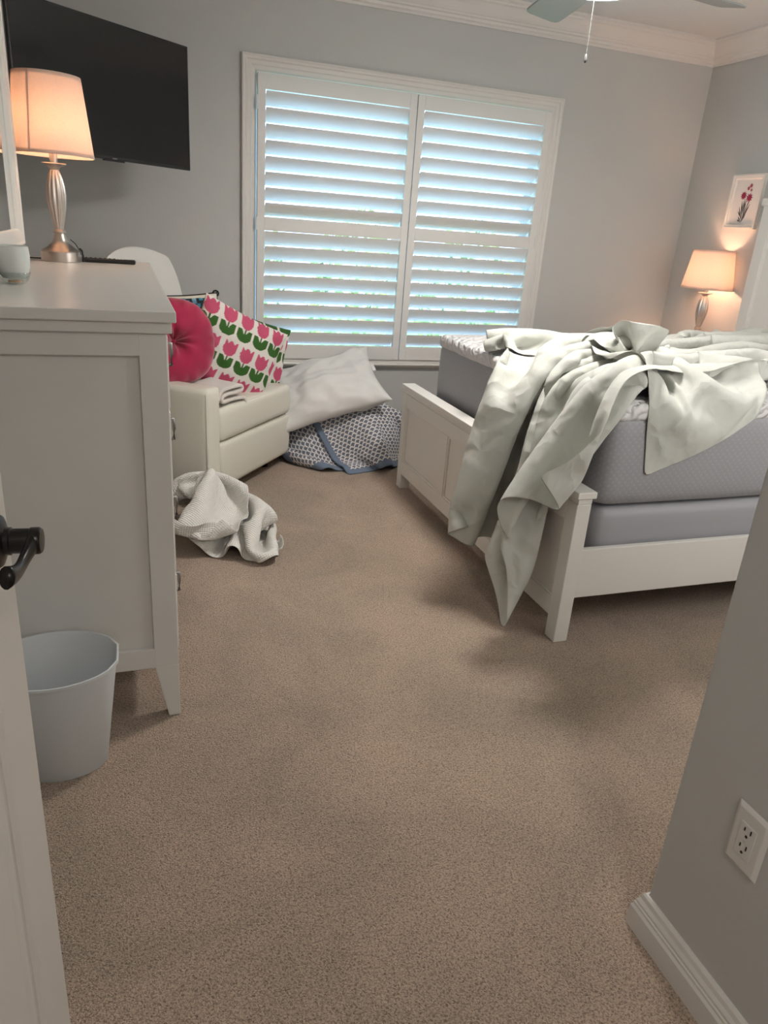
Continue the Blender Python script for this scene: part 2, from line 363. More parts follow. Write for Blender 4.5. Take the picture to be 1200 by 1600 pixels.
# baseboards
BP = [(0, 0), (.021, 0), (.021, .052), (.017, .058), (.017, .064), (.0145, .066), (.0145, .072), (.010, .080), (.008, .090), (.004, .095), (0, .095)]
bw_ = MB(); nb_ = len(BP)
for d, h in BP: bw_.v.append(Vector((XF - d, -2.2, h)))
for d, h in BP: bw_.v.append(Vector((XF - d, YF + d, h)))
for d, h in BP: bw_.v.append(Vector((XR, YF + d, h)))
for k in range(2):
    for i in range(nb_): bw_.f.append((k * nb_ + i, k * nb_ + (i + 1) % nb_, (k + 1) * nb_ + (i + 1) % nb_, (k + 1) * nb_ + i))
struct('baseboard_doorway', bw_, M['trim'], 'white moulded baseboard wrapping the corner of the near right wall')
struct('baseboard_back', MB().prism([(YB - d, h) for d, h in BP], 'x', XL, XR), M['trim'])
struct('baseboard_right', MB().prism([(XR - d, h) for d, h in BP], 'y', YF, YB), M['trim'])
struct('baseboard_left', MB().prism([(XL + d, h) for d, h in BP], 'y', -2.2, YB), M['trim'])

# window: casing, stool, jamb, glass, shutters
win = bpy.data.objects.new('window_1', None); COL.objects.link(win); win.location = ((WX0 + WX1) / 2, YB, WZ0); ORG['window_1'] = Vector(win.location)
tag(win, 'wide window with white plantation shutters in a moulded casing', kind='structure')
TP = [(0, 0), (.024, 0), (.026, .006), (.022, .014), (.022, .022), (.017, .028), (.017, .046), (.013, .052), (.011, .070), (.006, .078), (0, .078)]  # (out, in from outer edge)
ox0, ox1, oz1, oz0 = 0.653, 2.617, 2.157, 0.535
def casing():
    mb = MB(); P = []; n = len(TP)
    for (out, ins) in TP: P.append((ox0 + ins, YB - out, oz0))
    for (out, ins) in TP: P.append((ox0 + ins, YB - out, oz1 - ins))
    for (out, ins) in TP: P.append((ox1 - ins, YB - out, oz1 - ins))
    for (out, ins) in TP: P.append((ox1 - ins, YB - out, oz0))
    F = []
    for k in range(3):
        for i in range(n): F.append((k * n + i, k * n + (i + 1) % n, (k + 1) * n + (i + 1) % n, (k + 1) * n + i))
    return mb.add(P, F)
casing().build('casing', M['trim'], win, world=True)
SP = [(0, .502), (.020, .502), (.020, .512), (.046, .518), (.050, .526), (.046, .534), (.024, .536), (.024, .556), (0, .556)]
MB().prism([(YB - d, h) for d, h in SP], 'x', ox0 - .02, ox1 + .02).build('window_sill', M['trim'], win, world=True)
jb = MB().box(WX0, WX0 + .02, YB, YB + .16, WZ0, WZ1).box(WX1 - .02, WX1, YB, YB + .16, WZ0, WZ1).box(WX0, WX1, YB, YB + .16, WZ0, WZ0 + .02).box(WX0, WX1, YB, YB + .16, WZ1 - .02, WZ1)
jb.build('jamb', M['trim'], win, world=True)
MB().box(WX0 + .02, WX1 - .02, YB + .125, YB + .131, WZ0 + .02, WZ1 - .02).build('window_pane', M['glass'], win, world=True)
fr = MB(); fx0, fx1 = WX0 + .02, WX1 - .02
fr.box(fx0, fx0 + .045, YB + .11, YB + .145, WZ0 + .02, WZ1 - .02).box(fx1 - .045, fx1, YB + .11, YB + .145, WZ0 + .02, WZ1 - .02)
fr.box(1.61, 1.66, YB + .11, YB + .145, WZ0 + .02, WZ1 - .02).box(fx0, fx1, YB + .11, YB + .145, WZ0 + .02, WZ0 + .07).box(fx0, fx1, YB + .11, YB + .145, WZ1 - .07, WZ1 - .02)
fr.box(fx0, fx1, YB + .11, YB + .145, 1.31, 1.35)
fr.build('window_frame', M['stucco'], win, world=True)
def louver_poly(cy, cz, chord, th, ang):
    pts = []
    for i in range(12):
        t = 2 * math.pi * i / 12; u = chord / 2 * math.cos(t); w = th / 2 * math.sin(t) * (1 if abs(math.cos(t)) < .9 else .9)
        pts.append((cy + u * math.cos(ang) - w * math.sin(ang), cz + u * math.sin(ang) + w * math.cos(ang)))
    return pts
def shutter(x0, x1, side, label):
    t = bpy.data.objects.new('shutter_panel', None); COL.objects.link(t); t.location = (x0, YB - .02, .552); t.parent = win
    t.location = Vector(t.location) - ORG['window_1']; ORG[t.name] = Vector((x0, YB - .02, .552)); t['label'] = label
    y0, y1 = YB - .038, YB - .008; s = .043
    f = MB()
    f.box(x0, x0 + s, y0, y1, .556, 2.072).box(x1 - s, x1, y0, y1, .556, 2.072)
    f.box(x0 + s, x1 - s, y0, y1, .556, .638).box(x0 + s, x1 - s, y0, y1, 1.284, 1.358).box(x0 + s, x1 - s, y0, y1, 1.996, 2.072)
    f.build('shutter_frame', M['shutter'], t, world=True, bevel=.0015)
    pitch = .0800
    for (z0, z1, ang) in ((.638, 1.284, UA_LO), (1.358, 1.996, UA_UP)):
        n = 8
        for k in range(n):
            cz = z0 + (z1 - z0) * (k + .5) / n
            MB().prism(louver_poly(YB - .016, cz, .089, .010, ang), 'x', x0 + s + .002, x1 - s - .002).build('louver', M['shutter'], t, world=True, autosmooth=50)
    hx = x0 if side < 0 else x1
    for hz in (.72, 1.32, 1.93):
        MB().box(hx - .006, hx + .006, y0 - .003, y0 + .004, hz - .035, hz + .035).build('hinge', M['shutter'], t, world=True, bevel=.001)
    return t
UA_UP, UA_LO = math.radians(-51), math.radians(-60)
shutter(.735, 1.652, -1, 'left hinged shutter panel')
shutter(1.657, 2.536, 1, 'right hinged shutter panel')

# outside seen through the louvers
def outside():
    g = MB().box(-8, 14, YB + .3, 16, -.5, -.4).build('lawn', M['grass']); tag(g, kind='structure')
    hb = random.Random(7)
    for i in range(9):
        x = -4.4 + i * 1.4; mb = MB()
        for k in range(650):
            a = hb.random() * 6.283; b = math.acos(2 * hb.random() - 1); r = .62 * (0.75 + .25 * hb.random()) 
            c = Vector((x + r * math.sin(b) * math.cos(a), 8.6 + .5 * math.sin(b) * math.sin(a), .55 + 1.0 * r / .62 * math.cos(b)))
            u = Vector((hb.uniform(-1, 1), hb.uniform(-1, 1), hb.uniform(-1, 1))).normalized() * .07; w = u.orthogonal().normalized() * .035
            mb.add([c - u, c + w, c + u, c - w], [(0, 1, 2, 3)])
        mb.add([(x - .03, 8.57, -.4), (x + .03, 8.57, -.4), (x + .03, 8.63, -.4), (x - .03, 8.63, -.4), (x - .02, 8.58, .9), (x + .02, 8.58, .9), (x + .02, 8.62, .9), (x - .02, 8.62, .9)],
               [(0, 1, 5, 4), (1, 2, 6, 5), (2, 3, 7, 6), (3, 0, 4, 7)])
        o = mb.build('hedge_shrub', M['leaf'], origin=(x, 8.6, -.4))
        tag(o, 'green leafy shrub of the sunlit hedge glimpsed between the shutter slats', 'shrub', 'hedge shrubs outside the window')
outside()

# ------------------------------------------------------------------ entry door with lever
DA = math.radians(6)
ddir = Vector((-math.sin(DA), -math.cos(DA), 0))      # from the free edge towards the hinges
dn = Vector((math.cos(DA), -math.sin(DA), 0))         # face towards the opening
dr = bpy.data.objects.new('door_1', None); COL.objects.link(dr); dr.location = (-.153, .93, 0)
dr.rotation_euler = (0, 0, math.atan2(ddir.y, ddir.x)); tag(dr, 'white panelled entry door standing open at the left edge', kind='structure')
# local: x from free edge to hinge, y = -normal?  rotation maps local x to ddir; local y = ddir rotated +90 = dn*1
def dbox(mb, x0, x1, y0, y1, z0, z1): return mb.box(x0, x1, y0, y1, z0, z1)
DW, DT = .80, .035
d = MB()
pan = [(.115, DW - .115, .235, .86), (.115, DW - .115, 1.03, 1.93)]
# slab core thinner, stiles and rails proud
d.box(.0, DW, -DT + .006, -.006, .012, 2.04)
def dside(y0, y1):
    d.box(0, .115, y0, y1, .012, 2.04).box(DW - .115, DW, y0, y1, .012, 2.04)
    d.box(.115, DW - .115, y0, y1, .012, .235).box(.115, DW - .115, y0, y1, .86, 1.03).box(.115, DW - .115, y0, y1, 1.93, 2.04)
dside(-.006, 0); dside(-DT, -DT + .006)
do = d.build('door_slab', M['door'], dr)
for (x0, x1, z0, z1) in pan:
    mm = MB()
    for k, (ins, h) in enumerate([(0, -.001), (.006, .0035), (.012, .0035), (.016, -.003), (.024, -.0045)]):
        mm.v += [Vector((x0 + ins, h, z0 + ins)), Vector((x1 - ins, h, z0 + ins)), Vector((x1 - ins, h, z1 - ins)), Vector((x0 + ins, h, z1 - ins))]
        if k:
            for i in range(4): mm.f.append(((k - 1) * 4 + i, (k - 1) * 4 + (i + 1) % 4, k * 4 + (i + 1) % 4, k * 4 + i))
    k = 5
    for (ins, h) in [(.03, -.0045), (.06, -.001)]:
        mm.v += [Vector((x0 + ins, h, z0 + ins)), Vector((x1 - ins, h, z0 + ins)), Vector((x1 - ins, h, z1 - ins)), Vector((x0 + ins, h, z1 - ins))]
        for i in range(4): mm.f.append(((k - 1) * 4 + i, (k - 1) * 4 + (i + 1) % 4, k * 4 + (i + 1) % 4, k * 4 + i))
        k += 1
    mm.f.append(tuple((k - 1) * 4 + i for i in range(4)))
    mm.build('raised_panel', M['door'], dr)
h = MB(); cz, cx = .980, .062
h.lathe([(.033, 0), (.033, .004), (.030, .009), (.022, .012), (.016, .014), (.0135, .016)], (cx, 0, cz), 32, 'y')
ho = h.build('door_handle', M['bronze'], dr, autosmooth=40)
sh = MB().lathe([(.0165, .012), (.0165, .019), (.0148, .020), (.0148, .040), (.0160, .041), (.0160, .050), (.014, .0525), (.006, .053)], (cx, 0, cz), 32, 'y')
sh.build('shank', M['bronze'], ho, autosmooth=40)
lv = MB(); pts = []; rs = []
for i in range(15):
    t = i / 14; pts.append((cx + .002 + .105 * t, .046 - .012 * math.sin(math.pi * t) * (1 - t) - .010 * t * t, cz - .010 * math.sin(math.pi * t * 1.1) + .002)); rs.append(.0125 * (1 - .30 * math.sin(math.pi * t)))
lv.tube(pts, .01, 14, rs=rs, flat=1.0); 
for v in lv.v: v.y = .044 + (v.y - .044) * .62
lv.build('lever', M['bronze'], ho, smooth=True)

# ------------------------------------------------------------------ power outlet on the near wall
ot = thing('power_outlet', (XF, .692, .40), 'white duplex power outlet on the near right wall above the baseboard', 'outlet')
pl_ = MB(); yy0, yy1, zz0, zz1 = .655, .729, .347, .473
pl_.add([(XF, yy0, zz0), (XF, yy1, zz0), (XF, yy1, zz1), (XF, yy0, zz1), (XF - .006, yy0 + .008, zz0 + .008), (XF - .006, yy1 - .008, zz0 + .008), (XF - .006, yy1 - .008, zz1 - .008), (XF - .006, yy0 + .008, zz1 - .008)],
        [(0, 1, 2, 3), (4, 5, 6, 7), (0, 1, 5, 4), (1, 2, 6, 5), (2, 3, 7, 6), (3, 0, 4, 7)])
po = pl_.build('cover_plate', M['plate'], ot, world=True, bevel=.0015)
MB().box(XF - .0075, XF - .004, .675, .709, .377, .443).build('receptacle', M['plate'], ot, world=True, bevel=.001)
for zc in (.393, .427):
    for (dy, w, hh) in ((-.0065, .0024, .009), (.0065, .0024, .007)):
        MB().box(XF - .0082, XF - .007, .692 + dy - w / 2, .692 + dy + w / 2, zc + .002, zc + .002 + hh).build('slot', M['slot'], ot, world=True)
    MB().lathe([(.0026, 0), (.0026, .001)], (XF - .0082, .692, zc - .0065), 12, 'x').build('slot', M['slot'], ot, world=True)
MB().lathe([(.0025, 0), (.002, .0012)], (XF - .0088, .692, .410), 12, 'x').build('screw', M['plate'], ot, world=True)

# ------------------------------------------------------------------ dresser with mirror
DX0, DX1, DY0, DY1, DZ = -.50, .088, 1.815, 3.48, 1.134
ds = thing('dresser', ((DX0 + DX1) / 2, (DY0 + DY1) / 2, 0), 'tall white painted dresser with tapered legs at left', 'dresser')
MB().box(DX0, DX1 + .022, DY0 - .022, DY1 + .022, DZ - .026, DZ).build('top', M['furn_top'], ds, world=True, bevel=.003)
MB().box(DX0 + .005, DX1 + .012, DY0 - .012, DY1 + .012, DZ - .052, DZ - .026).build('cornice', M['furn'], ds, world=True, bevel=.002)
cs = MB()
z0c, z1c = .165, DZ - .052
cs.box(DX0 + .06, DX1 - .024, DY0 + .014, DY1 - .014, z0c, z1c)
cs.build('carcass', M['furn'], ds, world=True)
# near and far side frames
for (ya, yb) in ((DY0, DY0 + .014), (DY1 - .014, DY1)):
    for (za, zb) in ((z1c - .055, z1c), (z0c, z0c + .062)):
        MB().box(DX0 + .06, DX1 - .062, ya, yb, za, zb).build('side_rail', M['furn'], ds, world=True, bevel=.002)
for (xa, xb, out) in ((DX0, DX0 + .062, -1), (DX1 - .064, DX1, 1)):
    for (ya, yb, fy) in ((DY0, DY0 + .062, -1), (DY1 - .062, DY1, 1)):
        lg = MB().box(xa, xb, ya, yb, .17, z1c)
        if out > 0: lg.taper(xa + .032, xb, ya if fy < 0 else ya + .03, yb - .03 if fy < 0 else yb, 0, .17, xa, xb, ya, yb)
        else: lg.taper(xa, xb - .032, ya if fy < 0 else ya + .03, yb - .03 if fy < 0 else yb, 0, .17, xa, xb, ya, yb)
        lg.build('leg', M['furn'], ds, world=True, bevel=.002)
nd = 4; zz = [.175 + (z1c - .19) * (i / nd) for i in range(nd + 1)]; zz = [.178, .42, .66, .88, z1c - .012]
for ci in range(2):
    ya = DY0 + .066 + ci * (DY1 - DY0 - .132) / 2; yb = ya + (DY1 - DY0 - .132) / 2 - .008
    for i in range(4):
        dw = MB().box(DX1 - .022, DX1 + .006, ya + .004, yb, zz[i] + .004, zz[i + 1] - .006)
        do_ = dw.build('drawer', M['furn'], ds, world=True, bevel=.003)
        zc = (zz[i] + zz[i + 1]) / 2 + .02
        for yc in (ya + (yb - ya) * .2, ya + (yb - ya) * .8):
            p = MB().tube([(DX1 + .004, yc, zc + .03), (DX1 + .020, yc, zc + .028), (DX1 + .021, yc, zc), (DX1 + .020, yc, zc - .028), (DX1 + .004, yc, zc - .03)], .005, 8)
            p.build('pull', M['pull'], do_, world=True, smooth=True)
for i in range(1):
    pass
MB().box(DX0 + .06, DX1 - .03, DY0 + .07, DY1 - .07, .12, .168).build('base_rail', M['furn'], ds, world=True)

mr = thing('dresser_mirror', (-.40, 2.4, DZ), 'large white framed mirror standing on the back of the dresser', 'mirror')
my0, my1, mz0, mz1, mx = 1.45, 3.15, 1.196, 2.20, -.345
MB().box(mx - .022, mx - .014, my0 + .04, my1 - .04, mz0 + .03, mz1 - .04).build('mirror_glass', M['mirror'], mr, world=True)
def mframe():
    PR = [(-.03, 0), (.004, 0), (.008, .006), (.004, .014), (.004, .040), (.000, .046), (-.004, .052), (-.012, .056), (-.03, .056)]  # (out x, inset)
    n = len(PR); P = []; F = []
    for (cy, cz2, sy, sz) in ((my0, mz0, 1, 1), (my1, mz0, -1, 1), (my1, mz1, -1, -1), (my0, mz1, 1, -1)):
        for (o_, ins) in PR: P.append((mx + o_, cy + sy * ins, cz2 + sz * ins))
    for k in range(4):
        for i in range(n): F.append((k * n + i, k * n + (i + 1) % n, ((k + 1) % 4) * n + (i + 1) % n, ((k + 1) % 4) * n + i))
    return MB().add(P, F)
mframe().build('mirror_frame', M['furn'], mr, world=True)
for yc in (1.9, 2.85):
    MB().box(mx - .045, mx - .030, yc - .03, yc + .03, DZ - .0, mz1 - .2).build('support_post', M['furn'], mr, world=True, bevel=.002)

# ------------------------------------------------------------------ table lamps
def table_lamp(x, y, z, s, label, rb, rtop, hs, energy, cord):
    t = thing('table_lamp', (x, y, z), label, 'lamp')
    hstem = s
    # proportions from base bottom (0) to shade bottom (1)
    k = hstem
    MB().lathe([(.0, 0), (.073, 0), (.075, .003), (.075, .036), (.072, .040)], (0, 0, 0), 40, cap=False).build('base', M['nickel'], t, autosmooth=30)
    b2 = [(.071, .039), (.066, .043), (.060, .046), (.050, .052), (.040, .060), (.034, .064), (.026, .078), (.021, .095), (.019, .100), (.023, .103), (.024, .108), (.021, .113), (.0165, .117)]
    MB().lathe([(r, z_ * k / .37) for r, z_ in b2], (0, 0, 0), 40, cap=False).build('pedestal', M['nickel'], t, autosmooth=40)
    vz = [(.0165, .117), (.020, .135), (.026, .16), (.032, .19), (.036, .215), (.037, .24), (.034, .27), (.028, .295), (.021, .312), (.018, .318)]
    MB().lathe([(r, z_ * k / .37) for r, z_ in vz], (0, 0, 0), 96, cap=False, flute=(1, 8, 12, .13)).build('fluted_column', M['nickel'], t, smooth=True)
    cp = [(.018, .318), (.016, .323), (.022, .333), (.036, .340), (.044, .343), (.043, .346), (.014, .346), (.0145, .40)]
    MB().lathe([(r, z_ * k / .37) for r, z_ in cp], (0, 0, 0), 40).build('cup', M['nickel'], t, autosmooth=40)
    z0 = k; z1 = k + hs
    sh_ = MB(); sh_.lathe([(rb, z0), (rtop, z1), (rtop - .0025, z1), (rb - .0025, z0), (rb, z0)], (0, 0, 0), 64, cap=False)
    so = sh_.build('lamp_shade', M['shade'], t, autosmooth=60)
    for (rr, zz_, hh) in ((rb, z0, .012), (rtop, z1 - .012, .012)):
        slope = (rtop - rb) / hs; tr = MB()
        tr.lathe([(rr + .0008 , zz_), (rr + .0008 + slope * hh, zz_ + hh), (rr - .0015 + slope * hh, zz_ + hh), (rr - .0015, zz_), (rr + .0008, zz_)], (0, 0, 0), 64, cap=False)
        tr.build('shade_trim', M['shade'], so, autosmooth=60)
    sm = MB(); a0 = SEAM.get(cord, 0)
    for i in range(1):
        ca, sa = math.cos(a0), math.sin(a0); px, py = -sa * .004, ca * .004
        sm.add([(rb * 1.006 * ca - px, rb * 1.006 * sa - py, z0), (rb * 1.006 * ca + px, rb * 1.006 * sa + py, z0), (rtop * 1.006 * ca + px, rtop * 1.006 * sa + py, z1), (rtop * 1.006 * ca - px, rtop * 1.006 * sa - py, z1),
                (rb * .99 * ca - px, rb * .99 * sa - py, z0), (rb * .99 * ca + px, rb * .99 * sa + py, z0), (rtop * .99 * ca + px, rtop * .99 * sa + py, z1), (rtop * .99 * ca - px, rtop * .99 * sa - py, z1)],
               [(0, 1, 2, 3), (4, 5, 6, 7), (0, 1, 5, 4), (2, 3, 7, 6), (1, 2, 6, 5), (0, 3, 7, 4)])
    sm.build('shade_seam', M['shade'], so)
    hp = MB()
    for a in (0, 2.094, 4.189):
        hp.tube([(0, 0, z1 - .02), (rtop * .98 * math.cos(a), rtop * .98 * math.sin(a), z1 - .012)], .0012, 6)
    hp.tube([(.0, 0, k + .02), (.02, 0, k + .03), (.045, 0, k + .08), (.03, 0, z1 - .05), (0, 0, z1 - .02)], .0012, 6)
    hp.build('harp', M['nickel'], t, smooth=True)
    MB().lathe([(.013, k * 1.05), (.014, k + .05)], (0, 0, 0), 16).build('socket', M['nickel'], t, smooth=True)
    bb = MB().lathe([(.010, k + .05), (.013, k + .06), (.024, k + .085), (.028, k + .105), (.022, k + .128), (.008, k + .138)], (0, 0, 0), 20)
    bo = bb.build('bulb', emis('bulb_glow_' + cord, (1, .60, .36), 25.0), t, smooth=True)
    lamp('lamp_light', 'POINT', (0, 0, k + .10), energy, (1.0, .50, .31), .03, parent=t)
    bo.visible_shadow = True
    return t
SEAM = {'dresser': math.radians(-118), 'night': math.radians(30)}
l1 = table_lamp(-.228, 3.30, DZ, .378, 'brushed metal table lamp with lit shade standing on the dresser', .147, .117, .268, LAMP1, 'dresser')
MB().tube([(-.157, 3.27, DZ + .052), (-.150, 3.262, DZ + .045), (-.147, 3.258, DZ + .025), (-.148, 3.26, DZ + .004)], .004, 8).build('cord', M['black'], l1, world=True, smooth=True)
MB().tube([(-.19, 3.27, DZ + .085), (-.172, 3.262, DZ + .07), (-.157, 3.25, DZ + .045), (-.1525, 3.245, DZ + .03)], .0016, 6).build('cord', M['black'], l1, world=True, smooth=True)
MB().tube([(-.295, 3.33, DZ + .006), (-.33, 3.36, DZ + .004), (-.37, 3.38, DZ + .004)], .003, 6).build('cord', M['black'], l1, world=True, smooth=True)

NZ = .775
ns = thing('nightstand', (3.30, 4.0, 0), 'white nightstand in the corner beyond the bed under the lit lamp', 'nightstand')
MB().box(3.13, 3.655, 3.70, 4.30, NZ - .025, NZ).build('top', M['bedpaint'], ns, world=True, bevel=.003)
MB().box(3.16, 3.64, 3.72, 4.28, .12, NZ - .025).build('body', M['bedpaint'], ns, world=True, bevel=.003)
for (xa, ya) in ((3.16, 3.72), (3.595, 3.72), (3.16, 4.235), (3.595, 4.235)):
    MB().box(xa, xa + .045, ya, ya + .045, 0, .12).build('leg', M['bedpaint'], ns, world=True)
for (za, zb) in ((.15, .43), (.44, .735)):
    q_ = MB().box(3.145, 3.16, 3.74, 4.26, za, zb).build('drawer', M['bedpaint'], ns, world=True, bevel=.002)
    MB().lathe([(.006, -.025), (.012, -.022), (.012, -.018), (.005, -.015), (.005, 0)], (3.145, 4.0, (za + zb) / 2), 16, 'x').build('knob', M['pull'], q_, world=True, smooth=True)
table_lamp(3.555, 3.98, NZ, .350, 'brushed metal table lamp with lit shade on the nightstand beside the headboard', .158, .124, .236, LAMP2, 'night')

# ------------------------------------------------------------------ framed flower picture
pc = thing('framed_picture', (XR, 3.945, 1.65), 'small white framed print of red flowers above the bedside lamp', 'picture')
def pframe():
    y0, y1, z0, z1, X = 3.815, 4.075, 1.497, 1.809, XR
    PR = [(0, 0), (.024, 0), (.024, .010), (.020, .013), (.020, .022), (.015, .026), (.010, .030), (0, .030)]
    n = len(PR); P = []; F = []
    for (cy, cz2, sy, sz) in ((y0, z0, 1, 1), (y1, z0, -1, 1), (y1, z1, -1, -1), (y0, z1, 1, -1)):
        for (o_, ins) in PR: P.append((X - o_, cy + sy * ins, cz2 + sz * ins))
    for k in range(4):
        for i in range(n): F.append((k * n + i, k * n + (i + 1) % n, ((k + 1) % 4) * n + (i + 1) % n, ((k + 1) % 4) * n + i))
    return MB().add(P, F)
pframe().build('picture_frame', M['furn'], pc, world=True)
MB().box(XR - .008, XR - .002, 3.84, 4.05, 1.52, 1.785).build('mat_board', M['paper'], pc, world=True)
art = MB(); X = XR - .0095
cy, zb = 3.945, 1.560       # +Y is image left
def blade_(p0, p1, w):
    p0 = (cy + (p0[0] - cy) * 1.25, 1.645 + (p0[1] - 1.65) * 1.25); p1 = (cy + (p1[0] - cy) * 1.25, 1.645 + (p1[1] - 1.65) * 1.25); w *= 1.2
    p0 = Vector((0, *p0)); p1 = Vector((0, *p1)); dd = (p1 - p0); n_ = Vector((0, -dd.z, dd.y)).normalized() * w; mid = p0 + dd * .55
    art.add([(X, p0.y, p0.z), (X, (mid + n_).y, (mid + n_).z), (X, p1.y, p1.z), (X, (mid - n_).y, (mid - n_).z),
             (X + .001, p0.y, p0.z), (X + .001, (mid + n_).y, (mid + n_).z), (X + .001, p1.y, p1.z), (X + .001, (mid - n_).y, (mid - n_).z)],
            [(0, 1, 2, 3), (4, 5, 6, 7), (0, 1, 5, 4), (1, 2, 6, 5), (2, 3, 7, 6), (3, 0, 4, 7)])
for (a, b, c_, d_, w) in [(0, 0, .012, .10, .003), (0, 0, -.012, .085, .003), (0, .01, .032, .075, .004), (.002, .02, .036, .055, .004), (0, .012, -.03, .07, .004), (-.005, .03, -.036, .088, .004),
                          (.004, .03, .022, .10, .004), (0, .04, -.008, .12, .003), (.003, 0, .025, .03, .004), (-.002, .005, -.02, .04, .004), (.001, .05, .004, .11, .004), (-.012, .05, -.028, .115, .003), (.01, .004, .028, .014, .004)]:
    blade_((cy + a, zb + b), (cy + c_, zb + d_), w)
art.build('flower_stems', M['flower_grey'], pc, world=True)
art = MB()
for (fy, fz, R_, n_) in [(.018, .125, .020, 11), (-.022, .115, .022, 9), (-.004, .158, .011, 7), (-.018, .170, .012, 7), (-.024, .150, .009, 6)]:
    for i in range(n_):
        a = 6.283 * i / n_ + .3; blade_((cy + fy, zb + fz), (cy + fy + R_ * math.cos(a), zb + fz + R_ * math.sin(a)), R_ * .2)
art.build('flower_heads', M['flower_red'], pc, world=True)

# ------------------------------------------------------------------ television on the corner
tv = thing('television', (-.02, 3.93, 1.80), 'black flat television mounted on an arm in the corner above the dresser', 'television', rz=math.radians(40.78))
TVR = Vector((.345, 4.12)); tdir = Vector((math.cos(math.radians(40.78)), math.sin(math.radians(40.78)))); 
TVW, TZ0, TZ1 = .935, 1.543, 2.078
tc_ = TVR - tdir * TVW / 2; tv.location = (tc_.x, tc_.y, (TZ0 + TZ1) / 2); hw, hh_ = TVW / 2, (TZ1 - TZ0) / 2
MB().box(-hw, hw, 0, .018, -hh_, hh_).box(-hw * .75, hw * .75, .018, .055, -hh_ * .8, hh_ * .5).build('casing', M['black'], tv, bevel=.003)
MB().box(-hw + .008, hw - .008, -.0012, .002, -hh_ + .014, hh_ - .008).build('screen', M['screen'], tv)
MB().box(-.055, .055, -.002, .016, -hh_ - .006, -hh_ + .001).build('sensor_bar', M['black'], tv, bevel=.001)
MB().box(-.012, .012, -.0014, 0, -hh_ + .004, -hh_ + .008).build('badge', M['pull'], tv)
MB().box(-.1, .1, .055, .068, -.1, .1).build('mounting_plate', M['black'], tv, bevel=.002)
MB().box(-.02, .02, .068, .40, -.03, .03).build('wall_arm', M['black'], tv, bevel=.002)

# ------------------------------------------------------------------ small things on the dresser
cup = thing('candle_cup', (-.282, 2.30, DZ), 'frosted glass votive cup with thick clear base at the dresser edge', 'candle holder')
MB().lathe([(.012, .014), (.030, .016), (.036, .025), (.0415, .045), (.043, .075), (.041, .097), (.0395, .100), (.038, .097), (.0395, .075), (.038, .045), (.030, .030), (.012, .026)], (0, 0, 0), 48).build('cup', M['frosted'], cup, smooth=True)
MB().lathe([(.001, .004), (.018, .005), (.018, .010), (.001, .010)], (0, 0, 0), 20).build('amber_reflection', M['amber_glint'], cup)  # amber reflection in the clear base, modelled as a coloured disc
MB().lathe([(.015, 0), (.024, .0005), (.034, .010), (.040, .026), (.0412, .032), (.0402, .032), (.036, .024), (.029, .0155), (.012, .0135)], (0, 0, 0), 48).build('clear_base', M['clear'], cup, smooth=True)
rm = thing('remote_control', (-.055, 3.33, DZ), 'black remote control lying beside the lamp on the dresser', 'remote', rz=math.radians(-3))
MB().box(-.105, .105, -.021, .021, 0, .017).build('remote_body', M['black'], rm, bevel=.006, seg=3)
bt = MB()
for i in range(7):
    for j in range(3): bt.lathe([(.0035, .017), (.003, .0185)], (-.085 + i * .018, -.011 + j * .011, 0), 10)
bt.build('button', M['slot'], rm)
mk = MB()
for i in range(3): mk.box(.028 + i * .012, .035 + i * .012, -.010, .006, .017, .0182)
mk.build('button', M['white_label'], rm)['label'] = 'light marks of the media buttons'

# ------------------------------------------------------------------ waste bin
wbn = thing('waste_bin', (-.215, 1.69, 0), 'pale blue grey plastic waste bin beside the near dresser leg', 'waste bin')
def bin_outline(a, b, w, n=14):
    pts = []
    for i in range(n + 1):        # front bulge (-y) from -a to a
        t = -1 + 2 * i / n; pts.append((t * a, -(w / 2 + (b - w / 2) * (1 - t * t) ** .62)))
    for i in range(n + 1):
        t = 1 - 2 * i / n; pts.append((t * a, (w / 2 + (b - w / 2) * (1 - t * t) ** .62)))
    return pts
def bin_mesh():
    P = []; F = []; lev = [(0, .105, .082, .05, 0), (.004, .108, .085, .052, 0), (.30, .1465, .128, .072, 0), (.301, .152, .133, .076, 0), (.308, .152, .133, .076, 0), (.308, .1475, .129, .072, 0), (.303, .1445, .126, .07, 0), (.006, .105, .082, .05, 0)]
    n = 0
    for (z, a, b, w, _) in lev:
        o = bin_outline(a, b, w); n = len(o); P += [(x - .12 * 0 , y, z) for x, y in o]
    for k in range(len(lev) - 1):
        for i in range(n): F.append((k * n + i, k * n + (i + 1) % n, (k + 1) * n + (i + 1) % n, (k + 1) * n + i))
    F.append(tuple(range(n))[::-1]); F.append(tuple((len(lev) - 1) * n + i for i in range(n)))
    return MB().add(P, F)
bin_mesh().build('bin_body', M['bin'], wbn, autosmooth=35)

